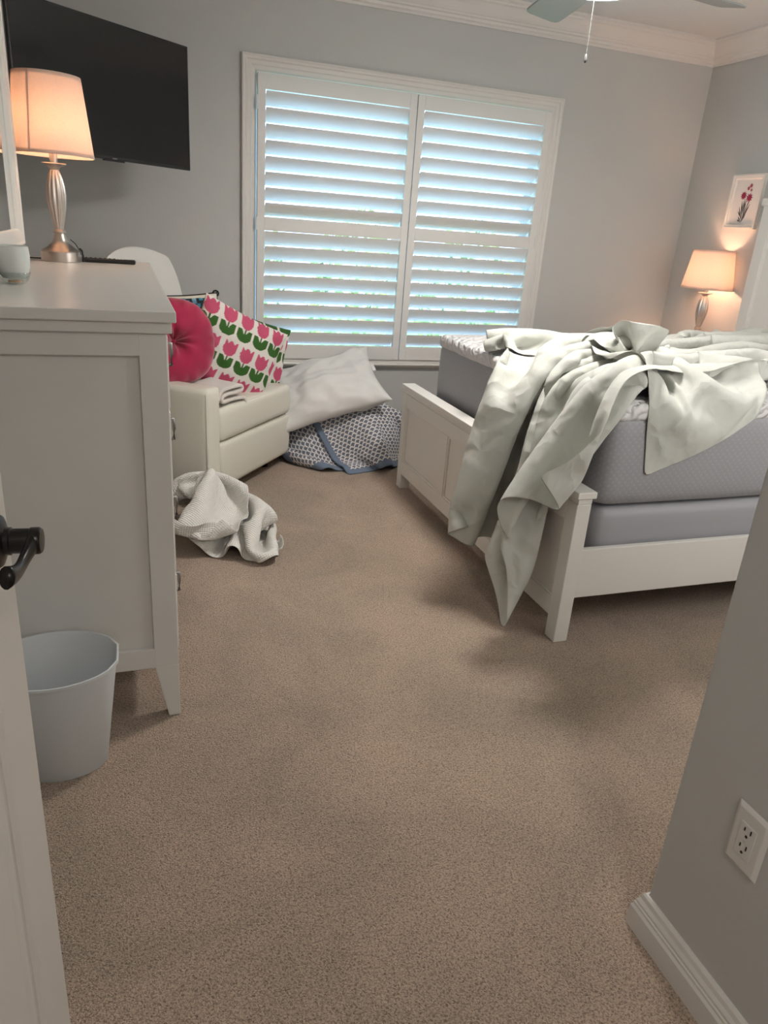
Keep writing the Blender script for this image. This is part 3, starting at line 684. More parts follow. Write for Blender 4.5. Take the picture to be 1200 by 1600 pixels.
# ------------------------------------------------------------------ ceiling fan
FX, FY = 1.58, 2.56
fan = thing('ceiling_fan', (FX, FY, ZC), 'grey bladed ceiling fan hanging above the room with a pull chain', 'ceiling fan')
MB().lathe([(.075, 0), (.072, -.03), (.05, -.055), (.018, -.06)], (0, 0, 0), 32).build('canopy', M['trim'], fan, autosmooth=40)
MB().lathe([(.012, -.05), (.012, -.24)], (0, 0, 0), 16).build('downrod', M['trim'], fan, smooth=True)
MB().lathe([(.02, -.23), (.09, -.25), (.125, -.28), (.13, -.33), (.12, -.37), (.07, -.385), (.055, -.40), (.055, -.408)], (0, 0, 0), 40).build('motor_housing', M['trim'], fan, autosmooth=40)
for i in range(5):
    a = math.radians(8 + 72 * i); mb = MB(); P = []
    for (r_, w) in ((.17, .050), (.25, .062), (.40, .070), (.55, .072), (.60, .071), (.622, .064), (.63, .05)):
        P.append((r_, w))
    poly = [(r_, -w) for r_, w in P] + [(r_, w) for r_, w in reversed(P)]
    mb.prism(poly, 'z', -.385, -.378)
    for v in mb.v:
        v.z += (v.y) * .20
        x, y = v.x, v.y; v.x = x * math.cos(a) - y * math.sin(a); v.y = x * math.sin(a) + y * math.cos(a)
    bo = mb.build('blade', M['blade'], fan, bevel=.002)
    ir = MB().tube([(.10 * math.cos(a), .10 * math.sin(a), -.365), (.19 * math.cos(a), .19 * math.sin(a), -.375)], .012, 8); ir.build('blade_bracket', M['trim'], bo, smooth=True)
bw = MB().lathe([(.180, -.405), (.178, -.415), (.15, -.432), (.09, -.442), (.008, -.446)], (0, 0, 0), 48)
bowl = bw.build('added_fill_bowl', emis('fill_bowl_glow', (1, .95, .89), 14.0), fan, smooth=True)  # glowing bowl added under the fan, out of view, for fill
ch = MB(); cx0, cy0 = -.005, .035
import itertools
zt, zb_ = -.44, -.625
nb = 46
for i in range(nb):
    z = zt + (zb_ - zt) * i / nb; ch.lathe([(.0004, z - .0016), (.0016, z - .0008), (.0016, z + .0008), (.0004, z + .0016)], (cx0, cy0, 0), 8)
ch.tube([(cx0, cy0, zt), (cx0, cy0, zb_)], .0006, 6)
co = ch.build('pull_chain', M['chain'], fan)
MB().lathe([(.001, zb_ + .004), (.004, zb_), (.0055, zb_ - .012), (.0055, zb_ - .016), (.004, zb_ - .022), (.001, zb_ - .024)], (cx0, cy0, 0), 14).build('chain_fob', M['chain'], co, smooth=True)
lamp('fan_fill_lamp', 'AREA', (0, 0, -.452), FAN_FILL, (1, .95, .89), .34, parent=fan)  # added fill lamp shining down from below the bowl

# added glowing panel in a window-like frame, out of view, for soft fill
w2 = bpy.data.objects.new('unseen_fill_panel', None); COL.objects.link(w2); w2.location = (2.5, YF, .95); ORG['unseen_fill_panel'] = Vector(w2.location); w2['kind'] = 'structure'
MB().box(1.70, 3.30, YF, YF + .012, .95, 2.10).build('fill_emitter', emis('fill_panel_glow', (1.0, .97, .92), 1.25), w2, world=True)
MB().box(1.62, 1.70, YF, YF + .03, .87, 2.18).box(3.30, 3.38, YF, YF + .03, .87, 2.18).box(1.70, 3.30, YF, YF + .03, 2.10, 2.18).box(1.70, 3.30, YF, YF + .03, .87, .95).build('window_frame', M['trim'], w2, world=True)  # frame around the added panel, solid wall behind it

# added fill lamp behind the camera, built as an unseen ceiling fixture
hl = thing('hall_fill_fixture', (.35, -1.0, ZC), 'added round fill light, unseen on the hall ceiling behind the doorway', 'ceiling light')
MB().lathe([(.16, 0), (.16, -.02), (.15, -.03)], (0, 0, 0), 32).build('rim', M['nickel'], hl, autosmooth=40)
MB().lathe([(.15, -.03), (.14, -.055), (.09, -.075), (.01, -.082)], (0, 0, 0), 32).build('diffuser', emis('hall_fill_glow', (1, .9, .8), 2.5), hl, smooth=True)
lamp('hall_fill_lamp', 'AREA', (0, 0, -.10), HALL_FILL, (1, .93, .86), .35, parent=hl)
# ------------------------------------------------------------------ bed
bed = thing('bed', (2.45, 2.75, 0), 'white panelled bed with footboard, tall headboard and grey mattress', 'bed')
BX0, BX1, BY0, BY1 = 1.394, 1.450, 1.932, 3.640
fb = MB()
fb.box(BX0 + .012, BX1 - .006, BY0 + .06, BY1 - .06, .095, .545)
fb.build('footboard_panel', M['bedpaint'], bed, world=True)
MB().box(BX0 - .008, BX1 + .010, BY0 - .008, BY1 + .008, .553, .577).build('footboard_cap', M['bedpaint'], bed, world=True, bevel=.003)
MB().box(BX0 + .002, BX1, BY0 + .0, BY1 - .0, .532, .553).build('cap_moulding', M['bedpaint'], bed, world=True, bevel=.002)
MB().box(BX0, BX1, BY0 + .062, BY1 - .062, .462, .532).build('top_rail', M['bedpaint'], bed, world=True, bevel=.002)
MB().box(BX0, BX1, BY0 + .062, BY1 - .062, .085, .158).build('bottom_rail', M['bedpaint'], bed, world=True, bevel=.002)
for yc in (2.515, 3.052):
    MB().box(BX0, BX1 - .01, yc - .037, yc + .037, .158, .462).build('stile', M['bedpaint'], bed, world=True, bevel=.002)
for (ya, yb) in ((1.994, 2.478), (2.552, 3.015), (3.089, 3.578)):
    b_ = MB(); P = [(.0, 0), (.002, .004), (.006, .008), (.010, .010)]
    b_.box(BX0 + .004, BX0 + .013, ya, yb, .158, .168).box(BX0 + .004, BX0 + .013, ya, ya + .010, .168, .462).box(BX0 + .004, BX0 + .013, yb - .010, yb, .168, .462).box(BX0 + .004, BX0 + .013, ya + .01, yb - .01, .452, .462)
    b_.build('panel_moulding', M['bedpaint'], bed, world=True, bevel=.002)
for (ya, yb) in ((BY0, BY0 + .062), (BY1 - .062, BY1)):
    MB().box(BX0, BX1, ya, yb, 0, .532).build('post', M['bedpaint'], bed, world=True, bevel=.003)
for ya in (BY0 + .006, BY1 - .028):
    MB().box(BX1, 3.53, ya, ya + .022, .172, .360).build('side_rail', M['bedpaint'], bed, world=True, bevel=.003)
# headboard
MB().box(3.555, 3.60, BY0 + .03, BY1 - .03, .20, 1.60).build('headboard_panel', M['bedpaint'], bed, world=True, bevel=.002)
for ya in (BY0, BY1 - .075):
    MB().box(3.53, 3.61, ya, ya + .075, 0, 1.64).build('headboard_post', M['bedpaint'], bed, world=True, bevel=.003)
for (za, zb) in ((.5, .62), (1.52, 1.62)):
    MB().box(3.538, 3.602, BY0 + .075, BY1 - .075, za, zb).build('headboard_rail', M['bedpaint'], bed, world=True, bevel=.003)
for yc in (2.52, 3.06):
    MB().box(3.54, 3.60, yc - .04, yc + .04, .62, 1.52).build('headboard_stile', M['bedpaint'], bed, world=True, bevel=.003)
MB().box(3.52, 3.615, BY0 - .015, BY1 + .015, 1.62, 1.66).build('headboard_cap', M['bedpaint'], bed, world=True, bevel=.006)

def soft_box(name, x0, x1, y0, y1, z0, z1, m_, parent, r=.05, crown=.0, uvs=1.0, nx=60, ny=46, nz=8, puff=.0, seed=0):
    """rounded soft block; UVs in metres"""
    bm = bmesh.new()
    cxx, cyy, czz = (x0 + x1) / 2, (y0 + y1) / 2, (z0 + z1) / 2; hx, hy, hz = (x1 - x0) / 2, (y1 - y0) / 2, (z1 - z0) / 2
    MBx = MB(); verts = {}; P = []; F = []; UV = []
    def vid(i, j, k):
        key = (i, j, k)
        if key not in verts:
            u, v, w = -1 + 2 * i / nx, -1 + 2 * j / ny, -1 + 2 * k / nz
            p = Vector((u * hx, v * hy, w * hz)); q = Vector((max(-hx + r, min(hx - r, p.x)), max(-hy + r, min(hy - r, p.y)), max(-hz + r * .8, min(hz - r * .8, p.z))))
            d_ = p - q
            if d_.length > 1e-6: 
                p = q + d_.normalized() * min(r, max(abs(d_.x), abs(d_.y), abs(d_.z)))
            if w > .99: p.z += crown * (1 - u * u) * (1 - v * v)
            e = puff * (1 - w * w)
            if abs(u) > .99: p.x += math.copysign(e, u)
            if abs(v) > .99: p.y += math.copysign(e, v)
            n_ = noise.noise(Vector((p.x * 3 + seed, p.y * 3, p.z * 5))) * .004
            p.z += n_ if abs(w) > .99 else 0
            verts[key] = len(P); P.append(Vector((cxx, cyy, czz)) + p)
        return verts[key]
    for i in range(nx):
        for j in range(ny):
            for k in (0, nz):
                f = (vid(i, j, k), vid(i + 1, j, k), vid(i + 1, j + 1, k), vid(i, j + 1, k)); F.append(f if k else f[::-1])
    for i in range(nx):
        for k in range(nz):
            for j in (0, ny):
                f = (vid(i, j, k), vid(i + 1, j, k), vid(i + 1, j, k + 1), vid(i, j, k + 1)); F.append(f)
    for j in range(ny):
        for k in range(nz):
            for i in (0, nx):
                f = (vid(i, j, k), vid(i, j + 1, k), vid(i, j + 1, k + 1), vid(i, j, k + 1)); F.append(f)
    mb = MB(); mb.v = P; mb.f = F; return mb
def uv_project(ob, scale=1.0):
    me = ob.data; uv = me.uv_layers.new(name='UVMap')
    for p in me.polygons:
        n_ = p.normal
        for li in p.loop_indices:
            c = me.vertices[me.loops[li].vertex_index].co
            if abs(n_.z) > .7: t = (c.x, c.y)
            elif abs(n_.x) > abs(n_.y): t = (c.y, c.z)
            else: t = (c.x, c.z)
            uv.data[li].uv = (t[0] * scale, t[1] * scale)
mt = soft_box('mattress', 1.505, 3.525, 1.975, 3.480, .498, .838, None, bed, r=.05, crown=0, puff=.004).build('mattress', M['tick'], bed, world=True, smooth=True); uv_project(mt)
tp = soft_box('pad', 1.500, 3.53, 1.970, 3.485, .800, .868, None, bed, r=.034, crown=.008, nx=110, ny=84, nz=4, seed=4)
for v in tp.v:   # the pad sags a little at its rim, its lower edge runs round under the top panel
    v.z += .004 * noise.noise(Vector((v.x * 9, v.y * 9, 0)))
tpo = tp.build('quilted_top', M['pad'], mt, world=True, smooth=True); uv_project(tpo)
bx_ = soft_box('box', 1.515, 3.52, 1.975, 3.470, .20, .492, None, bed, r=.045, crown=0, seed=9).build('box_spring', M['box_grey'], bed, world=True, smooth=True)

# ------------------------------------------------------------------ simulated cloth grids (baked vertex positions)
def grid_obj(name, G, m_, parent=None, uvscale=(1, 1), sub=1, thick=.0015, origin=None, mats=None, border=None, label=None):
    nu_, nv_ = G.shape[:2]
    o_ = np.array(origin if origin is not None else (0, 0, 0))
    me = bpy.data.meshes.new(name); V = (G.reshape(-1, 3) - o_).tolist()
    F = [(i * nv_ + j, (i + 1) * nv_ + j, (i + 1) * nv_ + j + 1, i * nv_ + j + 1) for i in range(nu_ - 1) for j in range(nv_ - 1)]
    me.from_pydata(V, [], F); me.materials.append(m_)
    if mats: me.materials.append(mats)
    uv = me.uv_layers.new(name='UVMap')
    for p in me.polygons:
        p.use_smooth = True
        i0, j0 = divmod(p.vertices[0], nv_)
        if border and (i0 < border or i0 >= nu_ - 1 - border or j0 < border or j0 >= nv_ - 1 - border): p.material_index = 1
        for li in p.loop_indices:
            i, j = divmod(me.loops[li].vertex_index, nv_); uv.data[li].uv = (j / (nv_ - 1) * uvscale[1], i / (nu_ - 1) * uvscale[0])
    ob = bpy.data.objects.new(name, me); COL.objects.link(ob); ob.location = o_
    if parent is not None: ob.parent = parent; ob.location = (0, 0, 0)
    so = ob.modifiers.new('thick', 'SOLIDIFY'); so.thickness = thick; so.offset = 0; so.use_rim = True
    if sub: s_ = ob.modifiers.new('sub', 'SUBSURF'); s_.levels = sub; s_.render_levels = sub
    return ob
def grid_points(vals, nu_, nv_, low, step=.0015):
    """cloth vertex positions written as differences between neighbours, in steps of 1.5 mm"""
    q = np.array(vals, dtype=np.int64).reshape(3, nu_, nv_); q = np.cumsum(np.cumsum(q, axis=1), axis=2)
    return (np.array(low)[:, None, None] + q * step).transpose(1, 2, 0)
G_SHEET = grid_points([
1464,16,17,17,16,15,6,-4,-6,-6,-3,-4,-3,-4,-3,-4,-4,-4,-3,-5,-5,-1,0,-9,1,10,10,3,-8,-10,-10,-11,-11,-13,-14,-11,9,17,-1,-17,6,22,12,7,4,0,-3,-4,-2,-5,-7,-6,-5,-7,-9,-9,-11,-9,6,3,1,-1,-1,-5,-5,-3,-2,-5,-9,-12,-11,-11,-11,-11,-11,-11,-7,0,0,0,0,-5,-5,0,0,0,-1,1,0,0,0,0,0,0,0,0,0,-2,0,9,-7,3,-3,1,1,0,0,2,1,0,-1,1,-1,0,3,3,1,2,-6,-6,-1,-1,0,0,0,1,1,-1,-1,1,2,0,-1,1,-3,1,-2,1,-1,0,1,1,0,2,-1,2,0,0,-1,0,1,-1,-7,1,-1,0,-3,-5,-2,1,1,-1,-1,0,-1,1,0,0,0,0,-1,1,0,-1,-1,2,7,-7,5,-4,1,0,5,0,-4,1,0,0,0,1,4,-3,10,-8,-8,2,-1,-1,-1,0,1,0,0,0,0,-1,2,1,3,-2,-7,2,1,1,0,0,-1,-1,1,2,2,-1,0,0,1,0,-1,1,-7,0,1,-2,-5,-3,0,0,0,0,-1,-1,1,0,-1,0,1,-1,1,-1,2,-1,-1,-1,1,3,-1,2,-1,1,0,1,0,-2,1,1,2,0,1,18,-18,-18,9,1,0,0,-1,1,0,1,0,0,0,0,-1,3,0,0,0,-1,-2,2,0,-2,0,0,0,1,2,1,-2,2,-1,1,1,6,-6,-1,0,-4,-5,-3,0,2,2,1,-1,-2,0,0,0,0,-1,2,-1,1,-2,-1,2,1,2,0,-2,0,0,0,-2,3,2,-1,2,0,-1,-1,1,-1,-6,6,-4,0,1,-1,1,0,0,-1,1,0,0,0,1,-2,1,4,0,-7,8,-4,-2,2,-1,-1,-1,1,3,0,2,-2,2,3,7,7,-6,1,-3,-7,-4,5,0,-4,1,2,0,-1,-1,-1,1,0,0,0,0,1,
0,0,2,-3,0,0,1,-2,2,1,-1,2,0,0,0,2,-1,1,-1,-7,4,-5,3,-1,1,0,0,0,0,1,-1,1,0,1,-1,0,-1,0,-1,3,1,-2,-2,0,1,-1,1,0,2,1,-2,6,4,6,2,-8,-6,0,-8,-4,3,0,1,-1,-2,1,2,-1,-2,0,0,1,0,-1,0,1,-1,9,-4,-1,-1,1,-4,0,-1,1,0,1,4,-2,2,2,-6,8,-7,0,-3,3,-3,5,-3,-1,0,0,0,0,1,-1,0,0,2,0,0,-2,0,-2,2,-1,1,1,-1,1,-2,0,4,4,-10,15,0,-1,-7,-4,-1,-10,-7,1,3,-2,0,2,-3,0,1,1,-1,-1,1,-1,-1,0,0,-1,4,-3,3,-1,0,-1,-1,-1,2,0,0,-1,7,-4,-1,7,17,-23,-7,2,3,-2,10,-3,-4,-2,0,0,0,0,0,1,-1,1,1,1,0,-1,0,-1,1,-2,0,-1,1,-1,1,-2,2,0,21,-17,4,-6,-1,2,-9,-10,2,4,-2,-1,0,1,0,-2,0,2,0,-1,-2,1,0,0,0,0,-3,3,-1,1,0,0,1,0,-2,0,-1,-1,8,7,-8,10,-11,-7,5,0,-3,6,7,-10,-3,3,-1,-1,0,1,0,0,0,0,0,0,2,-1,2,8,-14,3,0,0,-1,1,-1,1,-3,1,2,3,-4,1,6,1,-18,2,4,-3,-2,0,1,2,1,-3,-1,1,1,0,1,-3,0,-1,0,-1,3,-4,2,0,1,-1,0,0,0,0,1,-1,-11,14,22,-14,-11,0,-1,2,-2,25,-22,-2,3,-3,0,0,0,0,1,-1,1,0,1,2,-2,1,1,-1,-1,-3,1,0,0,-1,1,-1,-2,4,-1,1,0,3,0,2,-16,3,-3,-1,0,0,0,1,4,-1,-3,0,0,1,-2,2,-1,0,0,-1,0,-2,0,4,0,-1,-2,1,1,-1,2,-2,1,-1,-1,-1,0,4,-1,0,
24,-25,-2,3,-2,1,0,0,-1,1,0,1,-1,1,0,0,1,0,-1,-2,1,0,-1,2,1,-1,-3,-1,1,2,1,-1,0,-1,2,2,-16,-1,-1,1,0,0,-1,0,2,5,-2,-4,0,-2,5,-2,0,-1,2,12,-13,-6,5,-1,1,0,0,-2,0,2,-2,1,-1,0,0,1,1,0,1,7,-7,-4,2,0,0,1,0,-1,0,1,0,0,0,0,1,0,0,0,-1,-1,0,0,0,-1,1,-1,1,-1,-1,1,2,-1,1,0,-1,2,-19,2,1,-1,1,0,0,-1,-1,3,5,-3,-4,1,-3,2,0,1,7,-5,2,-3,-3,1,0,0,0,1,-1,-1,0,-2,1,-1,0,1,3,-3,4,2,-5,1,-1,1,0,-1,0,1,0,-1,1,0,0,-1,1,1,0,0,-1,-1,1,1,-2,1,-1,1,-1,1,0,-1,0,0,0,0,1,0,-11,-1,0,1,2,0,-2,-1,-3,-3,1,14,-11,-5,5,-2,-1,2,-1,0,0,1,-3,1,-1,1,-1,-1,1,0,0,0,-2,1,-1,2,-1,2,-1,-1,1,-2,2,-1,1,1,0,-1,-1,1,0,0,1,0,0,-1,1,0,0,0,-1,0,1,-1,1,0,-1,-1,-1,1,2,-1,0,1,-1,0,0,-2,-1,-3,-5,-4,-1,-2,1,0,-1,1,8,-6,0,-1,0,1,-4,4,2,-3,7,-6,-1,-1,-1,1,-1,1,0,0,0,-1,-1,-1,1,1,1,0,-1,0,-1,1,1,0,0,0,0,0,0,1,0,0,-1,1,0,1,0,-2,1,-1,0,0,1,0,-1,0,-2,2,1,-2,0,-1,1,-1,-8,-2,-4,-2,-3,0,1,3,1,-3,2,-1,-1,9,-9,0,1,0,-2,-9,16,13,-17,-1,-1,0,0,-2,2,-1,0,0,-2,0,-1,1,-1,2,2,-2,0,0,0,0,1,1,0,-1,0,0,0,0,0,1,-1,0,1,0,0,-1,
0,1,-1,0,0,1,0,-2,3,-4,5,0,-2,0,-2,1,-17,-1,-1,1,4,2,3,-3,-6,4,1,-1,3,-5,0,-2,1,-1,0,2,0,4,-2,-2,-1,0,-1,0,0,0,-1,0,1,-1,1,-1,1,-1,-1,1,1,1,0,0,-1,0,0,1,0,-1,0,1,0,-1,0,1,0,0,-1,0,0,0,1,-1,0,1,0,-1,2,6,-7,3,3,-3,-3,-1,-18,2,5,3,5,-2,-7,-5,3,7,-1,-11,3,0,-1,2,-3,0,1,-1,3,-4,2,0,1,-1,0,1,-2,0,0,-1,-1,0,-1,0,1,1,1,0,-1,0,0,0,1,0,1,-1,0,-1,1,0,1,-1,-1,0,1,1,0,-1,1,0,-1,0,0,1,0,-1,0,0,0,3,-1,1,0,-3,-7,4,5,0,-11,-5,-3,4,9,-7,-6,2,-2,4,1,-3,-2,-2,3,2,-5,4,0,-2,0,0,1,-1,2,-2,0,0,-1,-1,-1,-1,2,1,1,0,-1,-1,1,1,-1,1,0,1,-1,-1,1,0,0,1,-1,0,0,1,-1,0,0,1,1,-2,1,-1,1,-2,-1,2,1,-1,-1,1,0,-1,5,-4,-6,-7,-4,0,4,9,-10,-5,5,-2,0,-1,-1,2,-2,0,4,23,-21,-19,13,0,1,-2,1,0,-2,0,1,-1,-1,0,-2,3,-2,2,0,0,0,1,0,-1,1,-1,1,0,0,0,0,0,0,1,-1,0,1,-1,1,-1,0,2,-1,0,-1,1,0,0,-2,0,2,0,0,0,0,-1,-7,-3,-4,-3,2,3,7,-10,-3,5,-2,1,0,0,-4,11,-8,0,2,2,15,-16,-3,-2,-2,3,-2,-1,2,-1,0,0,0,-2,2,-2,1,-1,1,0,1,0,0,1,-1,1,-1,0,0,0,0,0,1,-1,0,0,0,1,-1,0,0,0,1,0,-1,1,1,-1,1,-1,-1,0,1,0,-1,2,-17,1,-1,7,
3,1,-8,-3,5,-2,0,-1,1,0,0,-5,8,-3,6,-16,10,20,-17,-4,-2,-2,0,2,-2,2,-2,0,0,0,-3,2,0,1,0,0,0,0,1,-1,0,0,1,0,0,0,-1,1,0,0,0,-1,1,0,1,-1,0,2,-1,-1,0,0,4,0,-4,0,2,-1,-1,0,1,-1,-16,-1,1,-1,3,-2,-1,3,-2,-1,0,3,0,2,1,-8,2,11,-8,0,-3,9,1,8,-18,-5,7,1,-2,-1,1,0,-1,-2,-3,2,1,1,0,0,0,0,0,1,0,-1,0,1,0,-1,1,0,0,1,-1,0,-1,2,0,-2,1,2,0,-1,0,-3,-7,10,18,-12,-4,-3,0,0,1,-1,-17,0,0,0,-1,3,0,-2,0,1,1,-1,0,-1,2,-1,1,-1,3,-4,1,1,5,-6,5,-5,-1,0,-1,0,2,5,4,-13,1,0,1,-1,-1,1,0,1,0,-1,1,0,0,0,0,0,-1,2,0,-1,1,-2,1,1,0,-1,2,1,-1,-1,0,-2,3,2,-3,7,-7,1,-1,0,-2,2,-17,0,0,1,-1,-1,3,1,0,2,-2,-1,0,0,-1,0,1,0,-3,3,0,2,1,-1,0,0,-3,-1,-1,1,1,-1,-2,4,-2,-4,0,2,1,0,0,0,0,1,-1,0,0,0,0,0,0,0,0,0,0,0,-1,4,-1,1,7,-5,-3,3,-2,-1,-1,0,1,0,0,-2,1,-1,2,8,-17,0,0,-1,1,1,0,3,1,-3,-2,2,-1,0,0,0,0,1,1,-2,0,1,1,-1,1,1,0,-4,0,0,2,0,-5,2,-1,-1,0,0,1,0,0,0,0,0,1,0,0,0,0,0,0,0,0,0,0,0,1,-7,11,18,-14,-4,-1,3,-1,-4,0,1,-3,6,-4,1,0,-4,2,11,-17,0,1,0,0,-1,1,1,-1,0,3,-1,0,0,-1,-1,2,-1,0,1,-2,2,0,-1,
2,0,-1,-1,-2,1,3,-4,0,0,-1,0,0,-1,0,0,1,0,0,1,-1,0,0,0,1,-1,0,2,0,-1,0,-1,-1,3,3,-1,4,-4,2,-1,-3,4,-5,1,0,6,-1,-1,-2,6,-6,9,-16,0,0,-1,-1,1,0,0,1,-1,2,0,1,-2,2,-1,-2,2,0,-1,-1,0,6,-6,9,-5,-1,-2,0,2,-1,-1,-3,1,0,-1,0,-1,0,1,0,0,1,-1,1,0,-1,1,1,-3,3,1,-1,0,-1,0,0,2,0,0,1,-1,0,-2,3,-3,5,14,-6,-11,-2,3,1,-3,10,-9,-16,-1,-1,1,0,0,0,0,1,0,0,1,0,1,1,-1,0,-1,0,-1,-1,-1,2,16,-8,0,-7,-2,3,1,-2,-2,0,0,-1,-1,-1,2,0,0,0,0,0,0,0,0,2,0,-2,4,2,-5,-1,0,1,0,0,1,0,0,1,-1,0,1,0,0,4,-3,7,-9,2,-2,-1,3,5,-1,-16,-1,1,-1,-1,0,1,0,0,0,0,2,0,0,-4,4,0,0,2,-2,-4,0,0,4,4,2,-5,0,1,2,-5,-2,0,-1,1,-1,1,-2,0,0,1,1,-1,1,-1,1,0,-2,2,12,-8,-3,0,0,0,0,0,1,0,0,0,0,0,1,0,0,1,0,0,-2,1,-2,1,2,1,1,-16,0,0,1,-1,-1,0,1,-1,1,-1,1,2,0,1,-1,0,1,0,-3,-1,-3,2,1,2,-1,3,0,1,-2,-3,0,0,0,-1,1,0,-1,-1,0,1,0,1,-1,0,0,-1,2,2,-2,2,0,-1,-1,0,-1,1,2,1,1,-3,1,2,-1,-2,2,0,-1,0,2,-1,-1,-1,2,1,-1,-15,-1,0,1,-3,4,2,-5,0,-1,0,0,4,2,-3,8,-5,-3,4,-8,0,0,0,1,0,3,-1,2,1,-5,1,-1,0,0,0,-1,0,0,0,0,0,1,-1,0,
1,-1,1,-2,2,0,2,-1,2,0,0,-2,2,0,-1,0,1,0,-1,0,0,1,1,0,-1,0,-1,0,1,1,1,0,-14,1,-3,1,-2,6,-6,1,-1,1,0,-1,4,-5,9,8,18,-19,-27,11,1,0,0,0,2,-2,0,-1,-1,1,0,1,-1,0,0,0,-1,1,0,1,0,-1,0,1,-1,1,-1,2,-2,0,0,0,1,2,-6,5,14,-11,-3,0,1,-1,1,0,-1,1,2,0,-1,-2,1,0,-1,1,3,0,-17,4,4,-7,11,-10,-2,0,1,-1,-1,1,-9,20,14,-16,-6,2,2,-7,-1,0,-1,1,0,0,1,1,-1,0,0,-1,0,0,0,-1,0,0,0,0,0,0,1,-1,1,-1,0,1,0,0,0,0,-1,0,3,3,-4,5,-2,-1,0,0,-1,0,0,0,1,1,-1,0,-2,0,1,2,1,1,-17,0,0,3,-1,0,0,0,-1,0,-1,-2,6,3,-3,6,-9,3,-2,-2,0,-1,1,-1,1,0,0,2,-2,-2,1,0,0,0,0,1,0,-1,0,0,1,0,-1,1,-1,-1,1,0,2,-1,2,1,-2,-1,0,1,0,2,-2,0,0,1,1,-1,1,-1,2,-2,1,0,0,1,-3,3,3,1,-17,0,-1,2,0,0,2,-2,0,-1,1,-1,3,-1,0,1,-1,1,0,-2,-2,0,-1,1,-1,1,1,-1,1,-1,0,0,0,0,0,-1,0,0,0,0,0,0,1,0,0,0,0,-1,1,1,0,-1,0,0,0,2,-2,1,1,-1,0,2,-2,1,0,2,0,-1,-1,0,-1,-1,3,13,-6,-3,-17,0,1,-2,0,1,1,1,-1,0,0,1,1,-1,2,-1,0,-1,1,-2,-1,0,0,0,1,-1,0,0,0,-1,0,1,-1,0,0,0,0,0,1,0,0,-1,0,-1,1,-1,1,1,-1,0,1,0,1,-1,0,-3,3,1,-1,0,2,0,-1,0,
1,-1,2,2,-3,-1,3,-1,3,0,3,-3,-17,-1,0,2,0,0,0,0,0,1,-2,1,0,2,-2,1,-1,2,-1,1,-2,-3,1,0,-2,2,-1,1,0,0,-1,1,0,-1,0,0,0,0,0,1,0,0,0,2,-2,-2,1,1,1,0,1,-1,-1,1,-1,2,-2,1,0,0,0,-1,2,0,0,0,1,-2,1,1,-1,1,3,-2,1,-3,-16,-1,0,2,0,0,0,0,0,0,0,-3,4,0,-2,1,2,0,0,2,-3,-3,-1,1,-2,0,2,0,-1,1,-1,0,0,0,0,0,-1,1,1,1,-2,0,4,-2,0,0,-3,2,0,2,0,0,0,-2,0,0,1,0,0,-2,0,1,0,2,0,1,-1,-1,0,1,2,-1,1,1,-2,-4,-16,-1,-1,0,1,0,1,1,-1,-1,1,0,1,0,-1,0,3,-2,3,-4,0,-1,-1,1,-2,1,-1,0,1,-1,-1,1,0,1,0,-1,0,0,1,0,-1,4,-3,2,-2,1,0,-1,1,1,-1,1,-1,1,0,-1,0,0,-1,1,-1,0,1,-1,1,1,-1,0,-1,2,1,-1,4,3,-7,-2,-16,0,-1,0,-1,1,0,1,0,0,0,3,-2,0,0,0,0,0,-2,2,-1,4,-3,-1,-1,2,-2,0,-1,1,-1,-1,1,-1,0,0,0,1,0,-1,2,1,-2,1,0,1,0,0,0,-2,1,1,0,-1,0,1,0,0,-1,-1,2,0,0,0,-1,0,1,-1,1,-1,0,0,12,-6,-9,3,-16,-1,1,-2,1,1,0,0,0,1,-1,0,0,0,0,-2,0,3,3,-2,0,2,5,-11,2,-2,1,-1,0,-1,0,0,1,-1,1,0,-2,1,0,1,2,-3,1,1,0,-1,1,0,0,1,0,-1,0,1,0,-1,0,0,0,-1,0,0,0,1,0,0,0,0,0,2,0,20,-18,-15,10,-1,-17,1,-1,1,0,0,2,-1,
